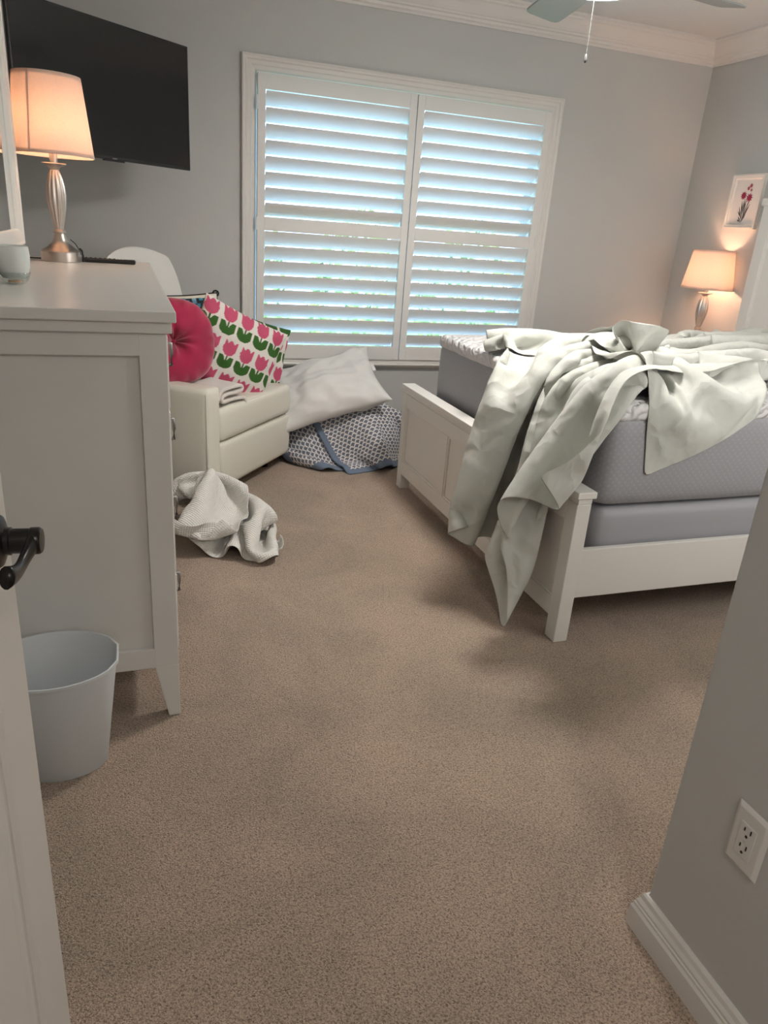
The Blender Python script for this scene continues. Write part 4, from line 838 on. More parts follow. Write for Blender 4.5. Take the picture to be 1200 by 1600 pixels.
0,0,0,0,1,1,-3,0,-2,3,0,-1,2,-3,-1,1,0,0,0,0,0,0,-1,-1,0,1,-1,1,-1,0,1,0,0,0,6,-2,-1,0,-2,0,1,1,0,0,0,-1,0,0,0,0,-1,-1,0,0,1,0,2,-1,0,-1,1,0,10,-9,-4,3,-2,1,-16,0,-1,-1,1,1,-1,1,0,-1,2,1,-2,2,-2,-2,3,-2,0,0,1,2,-5,1,1,-2,1,0,0,-1,0,-1,1,0,0,-1,2,-2,1,-1,0,3,2,-1,0,0,0,0,0,-1,1,-1,0,1,0,-2,1,0,-2,1,2,-3,1,1,-1,1,0,0,0,1,0,-2,2,-3,0,1,-15,0,-1,-1,0,-1,1,1,1,0,-1,3,0,0,-4,3,-2,0,0,0,-1,-1,1,0,0,1,-1,0,0,0,-1,-1,0,0,0,1,-1,1,-1,2,0,1,1,-1,0,0,1,-1,0,0,0,0,0,0,0,-1,-1,1,1,-2,0,3,-1,0,-1,1,0,1,-2,1,-2,0,0,2,-2,1,-16,-1,1,-1,-1,1,0,0,1,-1,1,1,11,-13,0,0,0,0,1,-1,0,-1,-1,0,0,0,1,0,0,1,-1,-1,-1,2,-1,-1,1,0,0,-1,2,7,-3,-1,-1,0,0,0,-1,1,0,0,-1,0,-1,1,-1,1,1,-1,3,-6,3,-1,0,1,1,0,-1,2,-3,0,1,-2,2,-1,-16,0,-1,1,-1,2,0,0,0,0,0,3,-1,-2,1,-2,-1,1,0,1,-1,-1,-1,1,0,-1,0,0,1,0,-1,-1,0,0,1,0,-1,1,-1,1,4,1,-1,-2,1,0,-2,1,0,0,0,2,-1,0,0,0,-1,2,2,3,-9,5,-3,-2,1,0,1,0,-1,0,0,0,0,0,-1,0,-16,0,0,-2,1,0,2,-2,2,-5,6,18,-20,-3,2,-1,0,0,1,0,1,-2,0,0,0,0,0,0,
-1,1,0,-1,-1,0,1,0,0,-2,-1,4,3,0,0,-1,0,-1,0,0,0,0,0,0,1,-1,1,-1,-1,1,4,-3,-1,1,-2,-1,0,2,0,0,0,-1,0,0,1,-1,0,0,-16,-1,0,1,-2,1,1,-1,-4,6,29,-27,-4,1,-1,1,0,0,0,0,-1,0,0,0,0,0,0,-1,0,0,2,-1,-2,0,0,0,1,1,1,2,7,-4,-7,0,1,0,1,0,0,0,0,0,0,1,0,-2,0,0,3,-3,-1,2,0,0,0,1,0,-1,0,-1,0,-1,0,1,0,1,-17,1,0,0,0,-1,2,-1,2,27,-31,-5,5,1,-1,0,0,-1,2,1,0,-2,-1,1,0,0,-1,2,-1,0,0,0,-2,0,1,1,-1,0,0,5,-2,1,-2,1,-1,1,0,0,-1,0,0,1,-1,-1,1,1,-1,0,-1,2,-1,-1,0,0,1,1,0,-1,0,-1,0,1,-1,1,0,-1,-18,1,0,1,0,1,-2,9,6,-18,1,6,0,-3,-1,0,0,0,0,1,0,0,-2,-1,2,-1,1,-1,-1,0,1,0,-1,-1,2,0,0,0,4,1,-1,-3,1,-1,1,0,0,0,0,0,1,-1,0,1,0,-1,0,1,-1,-1,1,1,0,-3,-1,1,2,0,-1,0,-1,1,0,0,1,-2,-17,0,1,0,1,-2,0,0,0,-1,0,2,0,1,-2,-2,1,-1,2,1,0,-1,0,0,0,0,-1,0,1,-2,1,1,-3,0,1,1,-2,1,3,1,1,-3,0,1,0,-1,0,-1,1,-1,2,-2,0,1,-1,-1,2,0,1,-1,-1,2,-3,2,-1,1,1,-2,-1,1,1,-2,2,-1,-1,2,-16,2,-2,-1,-1,0,1,0,0,1,-1,1,0,-1,1,1,-2,0,-1,2,0,0,-1,0,0,0,0,0,0,0,-1,2,0,-3,2,-1,1,1,3,1,-3,-1,-1,-1,2,-1,0,1,
-1,1,0,0,1,-1,1,0,-3,1,-3,3,4,-3,3,-2,0,0,-1,0,-2,0,0,0,0,1,0,1,-19,1,1,1,-1,0,0,0,-1,-1,1,-1,2,0,0,1,-1,0,1,-1,2,-1,-2,0,-1,1,0,1,-2,1,0,0,2,-4,0,2,0,1,3,-1,1,-5,1,2,-2,1,-1,1,0,0,1,-1,0,-1,1,-2,1,1,4,-6,3,1,-3,4,-2,-1,2,-3,-1,1,-1,1,0,0,0,-1,-17,0,1,1,0,0,-2,0,1,-1,-1,1,0,2,-2,3,-1,-5,1,3,0,0,0,-2,0,1,-1,-1,1,-1,-2,2,1,7,-3,-4,1,2,1,1,-4,3,-3,0,0,1,1,-1,2,-2,4,-5,1,1,-2,-1,3,2,-4,5,-3,5,-6,7,-8,5,-2,-7,2,0,1,1,0,0,0,-1,-16,-1,1,-1,0,-1,1,-1,-1,1,1,-1,1,-1,3,-3,2,7,-8,0,0,1,-1,0,-1,0,0,-1,1,-1,1,-3,1,3,-1,1,-2,2,3,-2,-4,4,4,-4,-2,1,-2,1,4,6,-7,3,-1,-3,-1,1,2,2,-1,-6,2,1,11,-7,12,-11,-15,8,1,-1,0,-1,0,0,1,0,-17,0,0,0,0,0,0,0,1,-1,0,0,0,0,-1,1,0,3,3,-6,1,1,-1,-1,0,0,1,0,-1,0,-1,0,1,-2,0,0,2,0,5,-5,0,-3,5,3,-3,0,-2,4,3,-3,-4,4,-2,-1,1,4,-2,0,2,-6,0,-1,1,1,4,-5,2,-4,1,0,0,1,0,0,-1,0,-17,-1,0,2,-1,-1,0,0,0,0,0,0,0,0,2,-2,2,-1,-1,0,2,-1,0,-1,0,0,0,0,0,-1,-1,0,0,2,1,1,-2,-1,3,-3,-1,2,0,3,6,-4,-2,8,-5,-3,-2,1,0,1,1,1,1,1,-4,2,-5,1,-1,2,-3,2,-2,1,
-1,0,0,0,0,1,0,2,-18,1,1,-1,2,0,-1,0,0,-1,-1,1,0,0,-1,1,0,0,1,0,-1,2,1,-3,0,0,-1,0,0,0,0,-1,1,0,0,-3,7,13,-17,0,0,0,-1,4,-1,-1,5,-3,2,-3,0,-1,1,0,5,-10,15,-9,-1,9,4,-14,-4,3,2,0,-1,-3,1,1,0,0,1,-1,1,-3,-17,0,0,0,-1,0,1,0,-2,1,1,-1,2,-3,5,-2,0,-3,1,1,0,-1,2,-1,-1,-1,1,0,0,0,-1,-1,-1,-1,4,10,2,-14,0,2,-1,0,0,-1,4,0,3,-2,0,2,-2,0,0,0,2,24,-25,-6,1,1,2,4,-3,-3,0,1,-2,0,0,-1,0,1,1,1,-1,2,-16,-1,0,0,0,0,0,-1,1,1,-1,2,-3,3,3,2,-6,-2,1,2,-4,3,0,-1,0,1,-1,0,0,-1,1,0,-1,-1,-1,2,2,-4,2,-2,2,-1,2,3,-1,-1,5,-5,0,-2,1,3,-1,1,3,-5,-4,2,1,-1,1,2,2,-4,0,0,1,-1,0,0,0,-1,0,1,-1,2,-17,0,-1,1,1,-1,-1,1,0,0,1,-3,2,13,-10,-2,1,-1,-2,-1,2,-1,2,0,-4,2,1,0,-1,0,-1,0,-1,0,-1,1,1,8,-3,1,-4,-1,0,-6,5,21,-10,-6,-1,2,-1,-2,1,2,1,-6,2,-5,2,2,0,2,-1,-2,0,1,-1,0,-1,0,0,1,0,0,1,-2,-17,0,0,0,-1,1,2,0,0,-1,-2,1,4,-2,1,0,0,0,-4,1,2,0,1,0,1,-4,-2,2,0,0,-1,-1,-1,-1,2,1,3,-3,1,0,2,0,-4,1,2,-1,4,-2,0,-2,1,-1,1,1,0,-1,0,0,-2,-1,1,3,0,0,-1,1,-1,-1,0,-1,-1,1,0,0,-1,1,-18,1,0,-2,0,1,0,1,0,-1,0,0,
1,-1,3,-1,1,0,-1,-2,-3,1,-1,2,5,-1,0,-3,1,-2,0,-1,1,-2,0,3,-2,1,0,1,-1,1,0,0,0,-1,4,0,-2,-1,-1,1,0,2,-1,-1,0,-1,1,-1,1,1,2,-2,0,0,0,-1,0,-1,0,2,-1,0,2,-4,-17,0,0,1,0,0,-1,-1,1,1,0,0,0,1,0,-2,0,1,0,-2,1,0,-1,3,-1,0,0,0,-1,0,0,0,-1,0,-1,-1,-1,3,-1,0,2,-1,0,1,2,-1,0,0,-2,4,0,-3,1,-2,0,0,-1,2,-2,2,0,2,2,-1,-3,0,1,0,-1,-1,2,4,-1,-5,-2,2,-17,0,0,-2,0,0,1,1,-1,0,1,0,2,-3,-1,3,-1,1,0,-1,-2,0,0,-1,1,1,1,-2,1,0,0,-1,-1,0,0,2,1,-2,3,-1,-2,1,0,0,-2,2,2,0,-1,-2,0,1,-1,2,-1,0,0,-1,1,0,-1,3,0,0,-1,-1,1,-1,-1,1,2,1,4,1,-5,-5,-17,0,-1,1,0,-2,2,4,1,-3,-3,3,-1,-1,1,0,1,-1,3,-2,-1,-2,0,1,-1,0,0,3,1,0,-2,0,-3,-3,1,4,1,-4,2,4,0,-2,-1,-1,0,0,3,3,-3,-3,-1,1,1,1,0,-1,1,-1,-2,1,1,1,1,0,-1,0,-1,1,-2,0,4,1,-1,-2,-2,-2,-17,0,0,-1,-1,0,2,1,0,-1,0,-1,1,-2,1,2,1,-1,-2,3,-3,2,-3,2,-1,-2,3,-2,0,2,-1,2,-3,-1,5,1,-6,1,12,-7,-4,1,0,-1,-2,1,3,-2,2,-4,1,-1,1,2,0,0,0,-2,0,0,1,1,1,0,-1,0,0,1,-2,3,4,-2,-3,-2,0,0,-16,-1,2,0,0,0,-2,-1,0,1,1,0,-1,1,0,0,4,-4,1,-3,1,3,4,-3,-5,-2,2,4,-2,-1,-1,0,
3,2,-1,1,4,-4,-2,-2,0,0,0,2,0,0,-3,2,-4,4,0,0,0,0,-2,-1,1,0,1,0,0,0,3,0,0,-2,0,-2,3,5,0,-4,-3,0,0,1,-17,0,-1,-1,0,1,1,2,0,-1,-2,0,1,-2,0,2,1,3,1,-3,0,-6,4,6,-6,1,-3,1,3,-2,0,-2,0,9,-1,-2,7,-2,-12,3,0,2,-2,-2,1,-1,4,12,-12,-6,2,-3,2,3,0,0,0,-1,-2,1,0,2,1,0,-1,0,0,1,5,3,-4,-3,-2,-1,1,1,-17,0,-1,2,-1,0,2,2,0,-3,1,-2,-1,0,-1,2,0,2,-2,5,-3,0,0,-4,6,-3,1,-2,-2,8,-2,-1,1,-3,6,0,5,6,-14,-4,1,1,-1,-2,1,0,5,-1,2,-1,-3,-4,-1,2,-1,2,0,0,-2,1,3,1,0,-2,0,1,0,3,3,0,-4,-4,-1,1,0,1,-17,0,0,-1,1,0,2,2,-1,-1,0,-1,0,-4,3,1,1,-1,-2,1,1,0,-1,-1,-1,2,-1,1,2,0,3,2,2,-7,3,3,-3,12,-4,-12,1,-1,0,-1,1,1,2,1,-9,-2,7,-6,3,0,4,3,0,-4,-1,-1,1,2,1,-1,0,0,2,2,2,-2,-5,-2,1,-2,2,3,-16,0,0,0,0,1,0,-2,2,0,6,3,-13,4,1,-4,0,2,0,-1,2,-3,0,5,-1,-2,-2,-1,0,-1,15,-1,-1,1,-2,-2,1,0,5,-3,0,-4,-3,1,1,1,-1,-2,14,-17,4,4,-6,-2,-1,4,-2,1,1,1,-1,0,1,2,-2,-1,2,3,0,-5,-3,1,-1,2,1,2,-16,-1,0,0,1,2,0,1,0,0,1,-4,0,-2,-2,3,1,1,-1,0,0,-1,-2,3,-1,-1,8,-3,1,2,4,0,1,-2,0,0,0,-1,-1,3,-4,-1,-1,-2,-2,7,0,-19,14,14,-8,-1,
-4,-4,4,-1,0,-2,0,1,2,0,0,0,-1,0,1,4,-3,-5,1,-1,0,0,2,6,-17,1,-2,2,0,1,2,2,0,0,-5,-3,0,0,2,3,0,-2,1,-1,3,-1,-4,3,3,-5,3,6,7,5,-9,-1,1,2,-4,0,1,-1,4,-4,1,-6,-1,0,6,2,-6,0,-8,17,-3,0,-5,-3,-2,3,-1,-2,0,2,1,2,-2,-1,0,-1,2,-1,-2,-2,1,0,-1,3,4,6,-16,-2,1,-1,4,0,1,1,-2,2,-5,-1,-1,0,3,-1,1,1,0,-1,0,1,-7,-7,12,28,-11,-7,-1,5,-4,2,0,-1,-1,0,0,1,0,3,-3,-6,0,2,8,-4,-6,18,-11,-22,18,3,-1,-3,-3,0,-2,-1,2,1,2,-1,0,0,0,-1,-1,0,-2,-1,1,-2,4,-1,11,3,-17,1,1,0,1,1,0,-2,0,-1,0,1,1,-1,-2,1,0,0,1,0,-1,3,-1,-3,2,4,4,11,-8,-1,0,0,-1,0,0,0,0,-2,-1,1,-3,2,6,-5,1,-1,12,-4,12,-8,-14,7,-1,-6,-2,-1,-1,1,2,1,0,-1,0,1,0,-1,-2,-2,-3,1,-2,7,-5,10,10,-10,-16,-1,-1,1,1,3,0,2,-3,-1,0,-2,0,-1,1,0,1,1,-1,1,-1,6,-3,-1,1,0,12,-3,5,-7,1,0,1,2,-4,-1,0,-1,-2,2,-4,6,-9,9,-2,2,-2,5,2,6,-17,7,3,-4,-4,-1,-3,0,2,0,1,0,1,0,-2,1,-1,-2,-1,-2,2,-5,8,11,-7,7,-17,-1,0,1,3,4,-3,4,-5,-1,-1,2,-3,0,0,3,-3,2,-1,1,3,5,0,-5,-1,0,4,6,-1,-2,0,1,1,0,-1,-1,1,-3,-2,-1,2,-5,5,5,-3,1,1,2,1,4,-4,-3,3,-2,-5,0,-3,-1,2,2,-3,5,-1,-3,2,-2,0,-2,-4,2,-3,4,
14,0,0,1,-16,-1,-1,2,5,0,2,-3,6,-5,0,-4,0,-3,1,0,-2,2,-1,8,10,-7,3,-4,-3,0,1,4,2,-1,0,2,1,-2,-2,0,-2,-2,-3,2,-2,2,2,4,1,-2,0,0,1,5,0,-8,5,0,-4,-3,-3,2,3,2,2,-3,-2,0,-1,0,1,-7,0,-1,3,9,3,0,-1,1,-15,0,0,1,2,-1,2,-4,0,5,-1,-2,0,0,-2,-2,1,2,8,5,-1,-4,3,-3,-3,-2,0,3,2,0,0,2,1,0,-4,0,3,-8,7,-3,-1,-2,5,2,0,1,-1,-3,0,4,4,-6,1,3,-3,-6,-1,3,2,0,2,-3,-2,0,0,-2,-6,0,1,4,7,3,1,0,-1,1,-16,0,1,4,0,-1,4,-4,-8,5,1,0,-1,-1,-2,3,0,5,10,-7,1,2,-1,1,-5,-1,0,1,2,1,-1,3,1,2,-2,-4,2,3,-11,3,1,-1,3,3,1,-1,-2,-2,-1,4,4,-3,-3,4,-2,-4,-1,2,3,1,0,-2,-3,-1,1,3,-3,-2,3,2,1,2,1,0,1,-1,-14,-2,1,4,1,-3,1,1,-2,-3,4,1,-3,-3,0,3,4,-3,6,3,-7,5,2,-1,-1,-4,-1,2,1,1,4,-1,2,1,5,-9,-7,0,7,-2,-3,2,4,0,1,-1,-2,-2,-2,1,6,2,-6,3,1,-6,1,3,2,1,-2,-3,-2,0,1,0,3,2,-2,-1,1,4,1,-1,0,-2,-14,0,1,1,0,0,2,-3,-4,1,4,1,-2,-1,-1,1,4,-2,-1,4,-3,3,6,-2,0,-3,-3,0,3,1,-2,5,1,1,-1,2,-2,-5,1,-1,-1,3,1,2,0,-1,-3,-2,-2,0,4,5,-3,-2,2,-3,1,5,1,-2,0,-3,-2,0,1,1,1,-2,0,0,4,2,-1,0,1,-7,-11,1,-1,-1,0,4,-2,-1,3,0,-1,-2,2,-1,-2,-3,
2,1,-2,3,1,-5,9,3,-5,11,-13,0,2,-1,1,4,1,0,0,5,1,2,-8,-4,0,2,2,1,0,-3,-4,-2,1,-2,3,6,1,-5,3,-3,5,3,-2,1,-4,-3,-1,1,0,0,0,0,0,3,2,2,-1,1,-3,-10,-11,0,0,0,1,0,-1,5,3,2,-5,-3,0,-2,-3,-1,1,0,0,1,3,-5,-14,21,27,-21,-4,-6,3,-3,9,-1,0,1,3,3,-1,-2,-6,0,-1,2,2,1,-2,-4,-4,1,0,-1,-3,6,5,-3,0,3,6,0,-2,-1,-2,-3,-2,0,1,0,-1,0,1,3,4,0,-2,2,-5,-10,-10,1,0,-2,1,1,-1,2,8,-3,-5,0,-2,0,-2,-2,2,1,-2,2,1,-5,4,-2,4,8,-3,-8,1,9,-4,1,1,2,4,0,0,-4,-3,-1,-1,3,0,1,-3,-7,1,0,0,2,3,2,2,1,-2,6,-1,-1,1,-1,-3,-5,1,0,0,0,-2,1,2,4,3,-2,2,-1,-7,-2,-11,4,-1,-2,-1,2,-1,2,2,0,-1,0,0,-1,-3,-3,1,2,-3,1,2,2,-2,1,-3,7,7,-7,-8,-5,5,1,10,2,3,1,2,-11,3,-6,7,-2,0,0,1,3,-3,0,0,0,3,0,-1,-1,0,1,1,2,1,-4,-4,-2,-1,1,0,-2,0,1,3,4,1,-1,1,-2,-5,-2,-7,4,-1,-5,-2,1,0,1,3,-1,-1,-1,1,0,-2,-3,-1,3,-2,-1,3,6,-3,-3,-1,3,1,13,4,-11,0,-2,-1,5,5,6,-12,-3,0,1,-1,-1,0,-1,2,4,3,-1,-1,-2,1,-1,0,1,-1,0,1,1,1,-4,-4,-1,0,0,-1,-1,1,2,4,3,-1,-1,3,-6,-3,1,-11,6,5,-6,-5,1,0,1,1,1,-1,1,-1,0,-2,-2,-2,1,-1,0,3,2,0,0,-2,3,6,-4,3,13,-5,4,-7,5,-1,-3,
-9,3,-3,2,-1,1,-1,0,1,3,1,0,-1,1,0,-1,0,0,0,0,2,0,-1,-2,-4,-2,1,0,0,-1,0,2,4,3,-1,1,0,-3,-3,-1,-11,4,6,1,-7,-3,1,0,2,0,0,-1,0,0,-1,-3,-1,1,0,-1,4,1,0,-1,-2,0,5,2,-3,7,8,-7,3,0,5,-9,-5,0,2,0,-1,0,-1,-1,0,3,3,0,1,0,-1,-1,0,0,0,0,2,1,-2,-4,-3,0,-1,1,-2,0,2,4,3,1,-1,2,-3,-3,-1,0,-12,2,6,7,-5,-7,-2,2,2,-1,0,0,0,0,0,-3,-3,1,1,-2,2,3,1,0,-2,-1,2,-1,2,-6,8,11,3,-4,-2,-6,-1,1,-1,0,1,0,0,-1,0,1,3,2,0,0,-1,-1,0,1,-1,0,2,2,-5,-3,-2,-1,1,-1,-1,1,1,4,4,0,0,0,-2,-2,-1,-1,-13,1,2,7,7,-7,-6,1,-1,1,0,0,0,0,0,-2,-3,0,4,-3,0,4,2,-2,-3,1,0,4,-2,4,-5,4,7,4,-10,-3,3,-1,1,1,-1,0,-1,-1,1,0,3,2,1,1,-2,-1,1,-1,1,1,-1,0,-3,-3,-1,0,0,0,-1,0,3,4,3,-1,0,1,-4,-2,-1,1,-12,-1,1,2,7,7,-7,-4,-2,0,1,0,0,0,-1,-1,-2,-2,3,-2,-1,4,7,-5,-2,-1,1,1,-2,4,-1,-1,1,2,-1,2,0,1,0,0,0,0,-1,0,0,0,1,3,1,0,0,0,-1,1,-1,0,0,-1,-1,-3,-2,0,1,-1,0,0,4,4,1,-1,2,-2,-2,-2,0,0,-13,0,0,1,2,4,6,-7,-3,1,0,0,1,0,0,-1,-3,-1,1,0,-1,3,3,-2,-1,0,-1,2,0,-1,2,-1,0,0,2,0,2,1,-1,1,1,-2,1,-1,-1,1,1,2,2,0,0,0,0,-1,0,0,
0,-1,-3,-1,-2,1,1,-1,0,0,4,5,-1,0,0,-1,-2,-2,-1,0,-12,0,-1,0,0,2,2,-1,-1,2,1,0,0,1,-1,-1,-2,-2,0,2,-2,1,3,1,-2,-4,3,2,4,-3,-1,-1,0,1,1,2,1,2,-1,0,0,0,-1,0,0,0,1,1,2,1,0,-1,0,0,1,-1,-1,-1,-2,-2,0,-1,4,-3,4,-7,11,-1,1,0,1,-2,-4,-1,1,-1,-13,0,0,0,0,1,0,1,1,1,1,0,-1,1,0,0,-1,-3,-1,4,-3,1,5,0,-4,0,-1,-1,2,3,-1,-1,-1,0,1,2,2,1,1,0,-1,0,0,-1,0,0,0,1,1,3,0,0,-1,1,-1,0,0,-2,-3,-2,0,0,-4,10,-8,7,14,-9,-1,1,-1,-2,-2,-1,-1,1,-13,0,0,0,0,-1,2,1,2,0,1,0,0,0,1,-2,-1,-2,-1,3,1,-3,6,14,-14,-8,3,0,4,-3,2,-1,-1,1,0,0,2,3,3,-3,0,0,-1,0,-1,1,0,1,2,1,1,-1,1,-1,1,0,-1,-3,-2,-2,0,1,3,-5,2,14,-9,6,-3,1,-2,-3,-1,0,0,0,-13,0,0,0,0,1,0,1,1,1,0,1,0,0,0,0,-1,-2,-1,-1,4,-1,0,10,22,-17,-19,6,-4,6,-3,0,-1,0,1,1,1,2,2,0,-1,0,-1,0,0,0,0,1,1,1,1,1,-1,0,0,0,-1,-3,-2,0,0,2,-3,-2,8,5,-1,2,-3,1,-4,-3,1,0,-1,0,-13,0,0,0,0,-1,1,1,2,1,1,-1,0,1,0,0,-2,0,-2,0,1,4,-3,3,12,11,-11,-15,-1,0,2,1,-1,1,-1,-4,5,4,1,0,0,-2,0,0,0,0,0,0,1,2,1,1,0,0,0,-1,-1,-4,-1,-1,0,1,-2,3,5,4,-1,2,-1,-6,-3,1,1,0,0,0,
420,-7,-7,-7,-9,-4,14,20,10,14,18,17,19,17,17,18,11,1,-6,5,18,17,-3,-16,-8,6,20,5,12,16,15,13,13,13,13,6,-9,-13,-2,7,-1,-8,-3,-1,5,16,19,11,1,14,19,7,2,17,15,-6,-18,-2,18,18,10,1,0,14,19,9,-3,4,11,14,14,15,14,15,14,15,-16,0,0,0,2,9,4,-2,1,-2,0,1,-1,1,0,0,2,0,-1,0,-2,2,9,6,-7,11,-10,-18,0,1,-2,-2,1,-1,-2,1,1,-2,0,-2,3,-1,2,7,3,1,0,-1,0,-2,0,5,-1,-7,6,10,2,-2,-3,1,-1,-1,-6,-2,0,1,-2,-4,-1,0,0,0,0,0,0,0,-16,1,0,-1,7,7,0,0,3,-2,-2,0,-1,0,0,1,1,1,-2,-1,1,-1,2,11,18,-27,-31,20,-1,2,-3,0,-1,-1,0,-1,1,1,-3,4,-7,3,10,1,2,1,-1,1,-1,-2,0,2,4,-4,-4,12,12,-7,-7,3,-2,-9,3,-2,0,4,4,-10,-5,1,0,-1,1,-1,1,-1,-16,-1,0,4,7,4,0,0,2,0,-3,-1,1,0,1,-2,2,1,0,-2,-1,1,0,-1,-1,-8,9,-8,2,-2,0,-2,0,-1,0,-1,0,3,-3,-14,14,32,-13,-5,0,0,0,-1,-1,-1,-2,3,3,0,-6,5,11,1,-11,3,-3,-7,-2,7,-2,4,2,-6,-5,-1,-1,2,-1,0,-1,1,-16,0,1,5,7,3,-1,0,2,2,-3,-3,0,0,0,0,2,4,3,-9,-2,0,-1,-1,-3,1,-3,3,1,-1,3,-7,0,0,-2,0,1,-2,2,5,9,-8,2,11,-7,-1,0,-4,2,-1,0,0,4,3,-3,-4,12,8,17,-34,-29,21,11,-1,-3,2,2,0,-9,-3,2,-2,1,0,2,0,-17,1,3,10,5,-2,1,-4,1,5,-1,-3,-2,0,0,0,0,7,6,-11,
-4,2,-10,7,-3,0,1,-1,-2,3,-1,-3,-2,1,-3,1,-1,3,0,9,0,0,14,-12,-3,1,-1,0,0,-1,-1,1,2,3,0,-6,1,10,-8,-1,3,-6,6,-1,0,0,6,7,-14,-9,2,0,0,2,-1,0,-15,-1,11,7,-1,-1,2,-2,-4,2,6,-3,-3,-1,0,0,-1,2,6,28,-30,-36,19,5,3,-2,1,2,1,-4,3,-3,-6,3,-2,-4,4,-2,10,4,-1,1,-5,-5,6,1,-1,1,0,0,-1,0,1,-1,-3,2,-2,3,-1,4,-1,-3,2,1,1,-1,5,1,-2,-10,5,-6,1,-1,1,0,-19,11,9,0,-2,2,-2,3,-4,-1,3,3,-3,-3,0,1,-2,0,4,-1,6,-6,-10,3,1,-1,1,0,-1,3,0,8,-17,0,-2,-2,-11,22,21,-19,-2,2,-11,5,5,-1,0,2,0,-1,-1,0,0,0,-2,-1,-1,2,-1,7,-1,1,2,-4,1,0,-3,6,15,-18,-15,10,-1,1,0,1,-13,12,2,-2,2,-1,1,2,-2,-5,0,5,0,-1,-3,1,1,-3,3,0,1,0,-5,0,-3,1,0,1,2,-2,2,2,-9,-11,8,-7,11,7,-8,7,6,-6,-12,5,6,-1,2,1,0,-2,-1,-1,1,-1,-1,-1,0,2,-6,-21,31,27,-18,-9,-1,0,0,6,-5,6,-10,-3,1,2,-1,0,-2,3,-2,1,0,2,-1,1,4,-6,-5,4,2,-1,2,-7,5,-4,0,2,1,0,-1,-2,-2,0,0,-1,0,0,0,3,22,-27,-22,13,12,-1,2,15,-12,-32,23,9,-3,0,0,2,1,-4,-1,0,0,0,0,-3,-1,1,0,6,-1,-1,9,-4,-2,0,2,-1,3,-1,-3,-5,3,-2,-1,0,0,-1,1,1,0,-1,1,-1,5,2,-8,-3,6,-1,-6,2,-2,5,-7,2,6,-5,7,-5,-4,0,1,0,-1,1,-3,4,-4,4,-4,-1,4,-4,2,-3,
-22,30,15,-13,-4,-2,1,1,1,-2,-2,1,0,-1,-1,0,0,-1,3,2,0,-3,5,0,-2,-1,2,1,1,0,-3,0,-1,1,-3,-2,1,0,0,0,0,0,-1,1,1,6,-2,-12,4,-1,-4,0,0,-1,-3,-22,24,34,-20,-8,-2,0,-1,1,2,-1,4,-4,-1,-1,3,-5,-4,1,1,-5,11,4,-4,6,-5,-2,0,0,1,-2,-1,0,0,1,-2,-2,0,2,2,1,0,-1,2,2,-2,1,-1,1,1,0,-2,-1,-1,0,1,-2,1,0,0,0,0,0,-1,0,-1,4,8,-13,-7,8,-2,-3,0,-3,-9,11,-6,6,7,-5,-1,0,0,-1,3,0,-1,3,-1,1,-2,-1,-5,3,-1,-6,11,1,0,2,-3,-2,-1,2,0,-1,-1,-1,1,0,-2,0,0,-1,2,2,-1,-1,2,1,-2,0,3,-1,2,1,-3,-2,1,0,0,-2,1,0,0,0,0,0,0,1,-2,-3,7,21,-32,-14,11,3,1,-4,1,-4,3,-2,4,2,1,-1,1,2,0,0,0,0,-1,-1,0,-3,0,2,-2,5,0,-1,1,1,-1,-3,0,2,0,-1,-1,-1,1,0,0,-1,-2,1,2,1,0,-1,1,0,0,-1,1,0,1,1,-1,0,0,0,2,-2,-1,0,1,0,0,0,0,-3,-1,1,0,4,26,-31,-3,3,-2,1,1,-5,-2,0,-4,9,1,-1,3,0,-2,2,-2,1,1,1,-2,-1,2,1,-1,4,-3,-1,1,-1,0,-1,-1,0,2,-1,-2,0,1,0,-1,-1,-1,1,1,2,-1,-1,1,3,-3,-1,-1,1,2,1,-3,1,1,-1,2,2,1,0,-1,0,-1,-3,-1,-1,0,2,-4,-12,14,29,-25,-1,-1,-1,12,14,-36,-18,21,5,1,1,-1,4,-1,1,0,-3,1,1,0,-1,0,0,1,0,0,-1,0,2,-1,-2,-1,1,1,1,-1,-2,0,1,1,-2,-2,1,2,1,
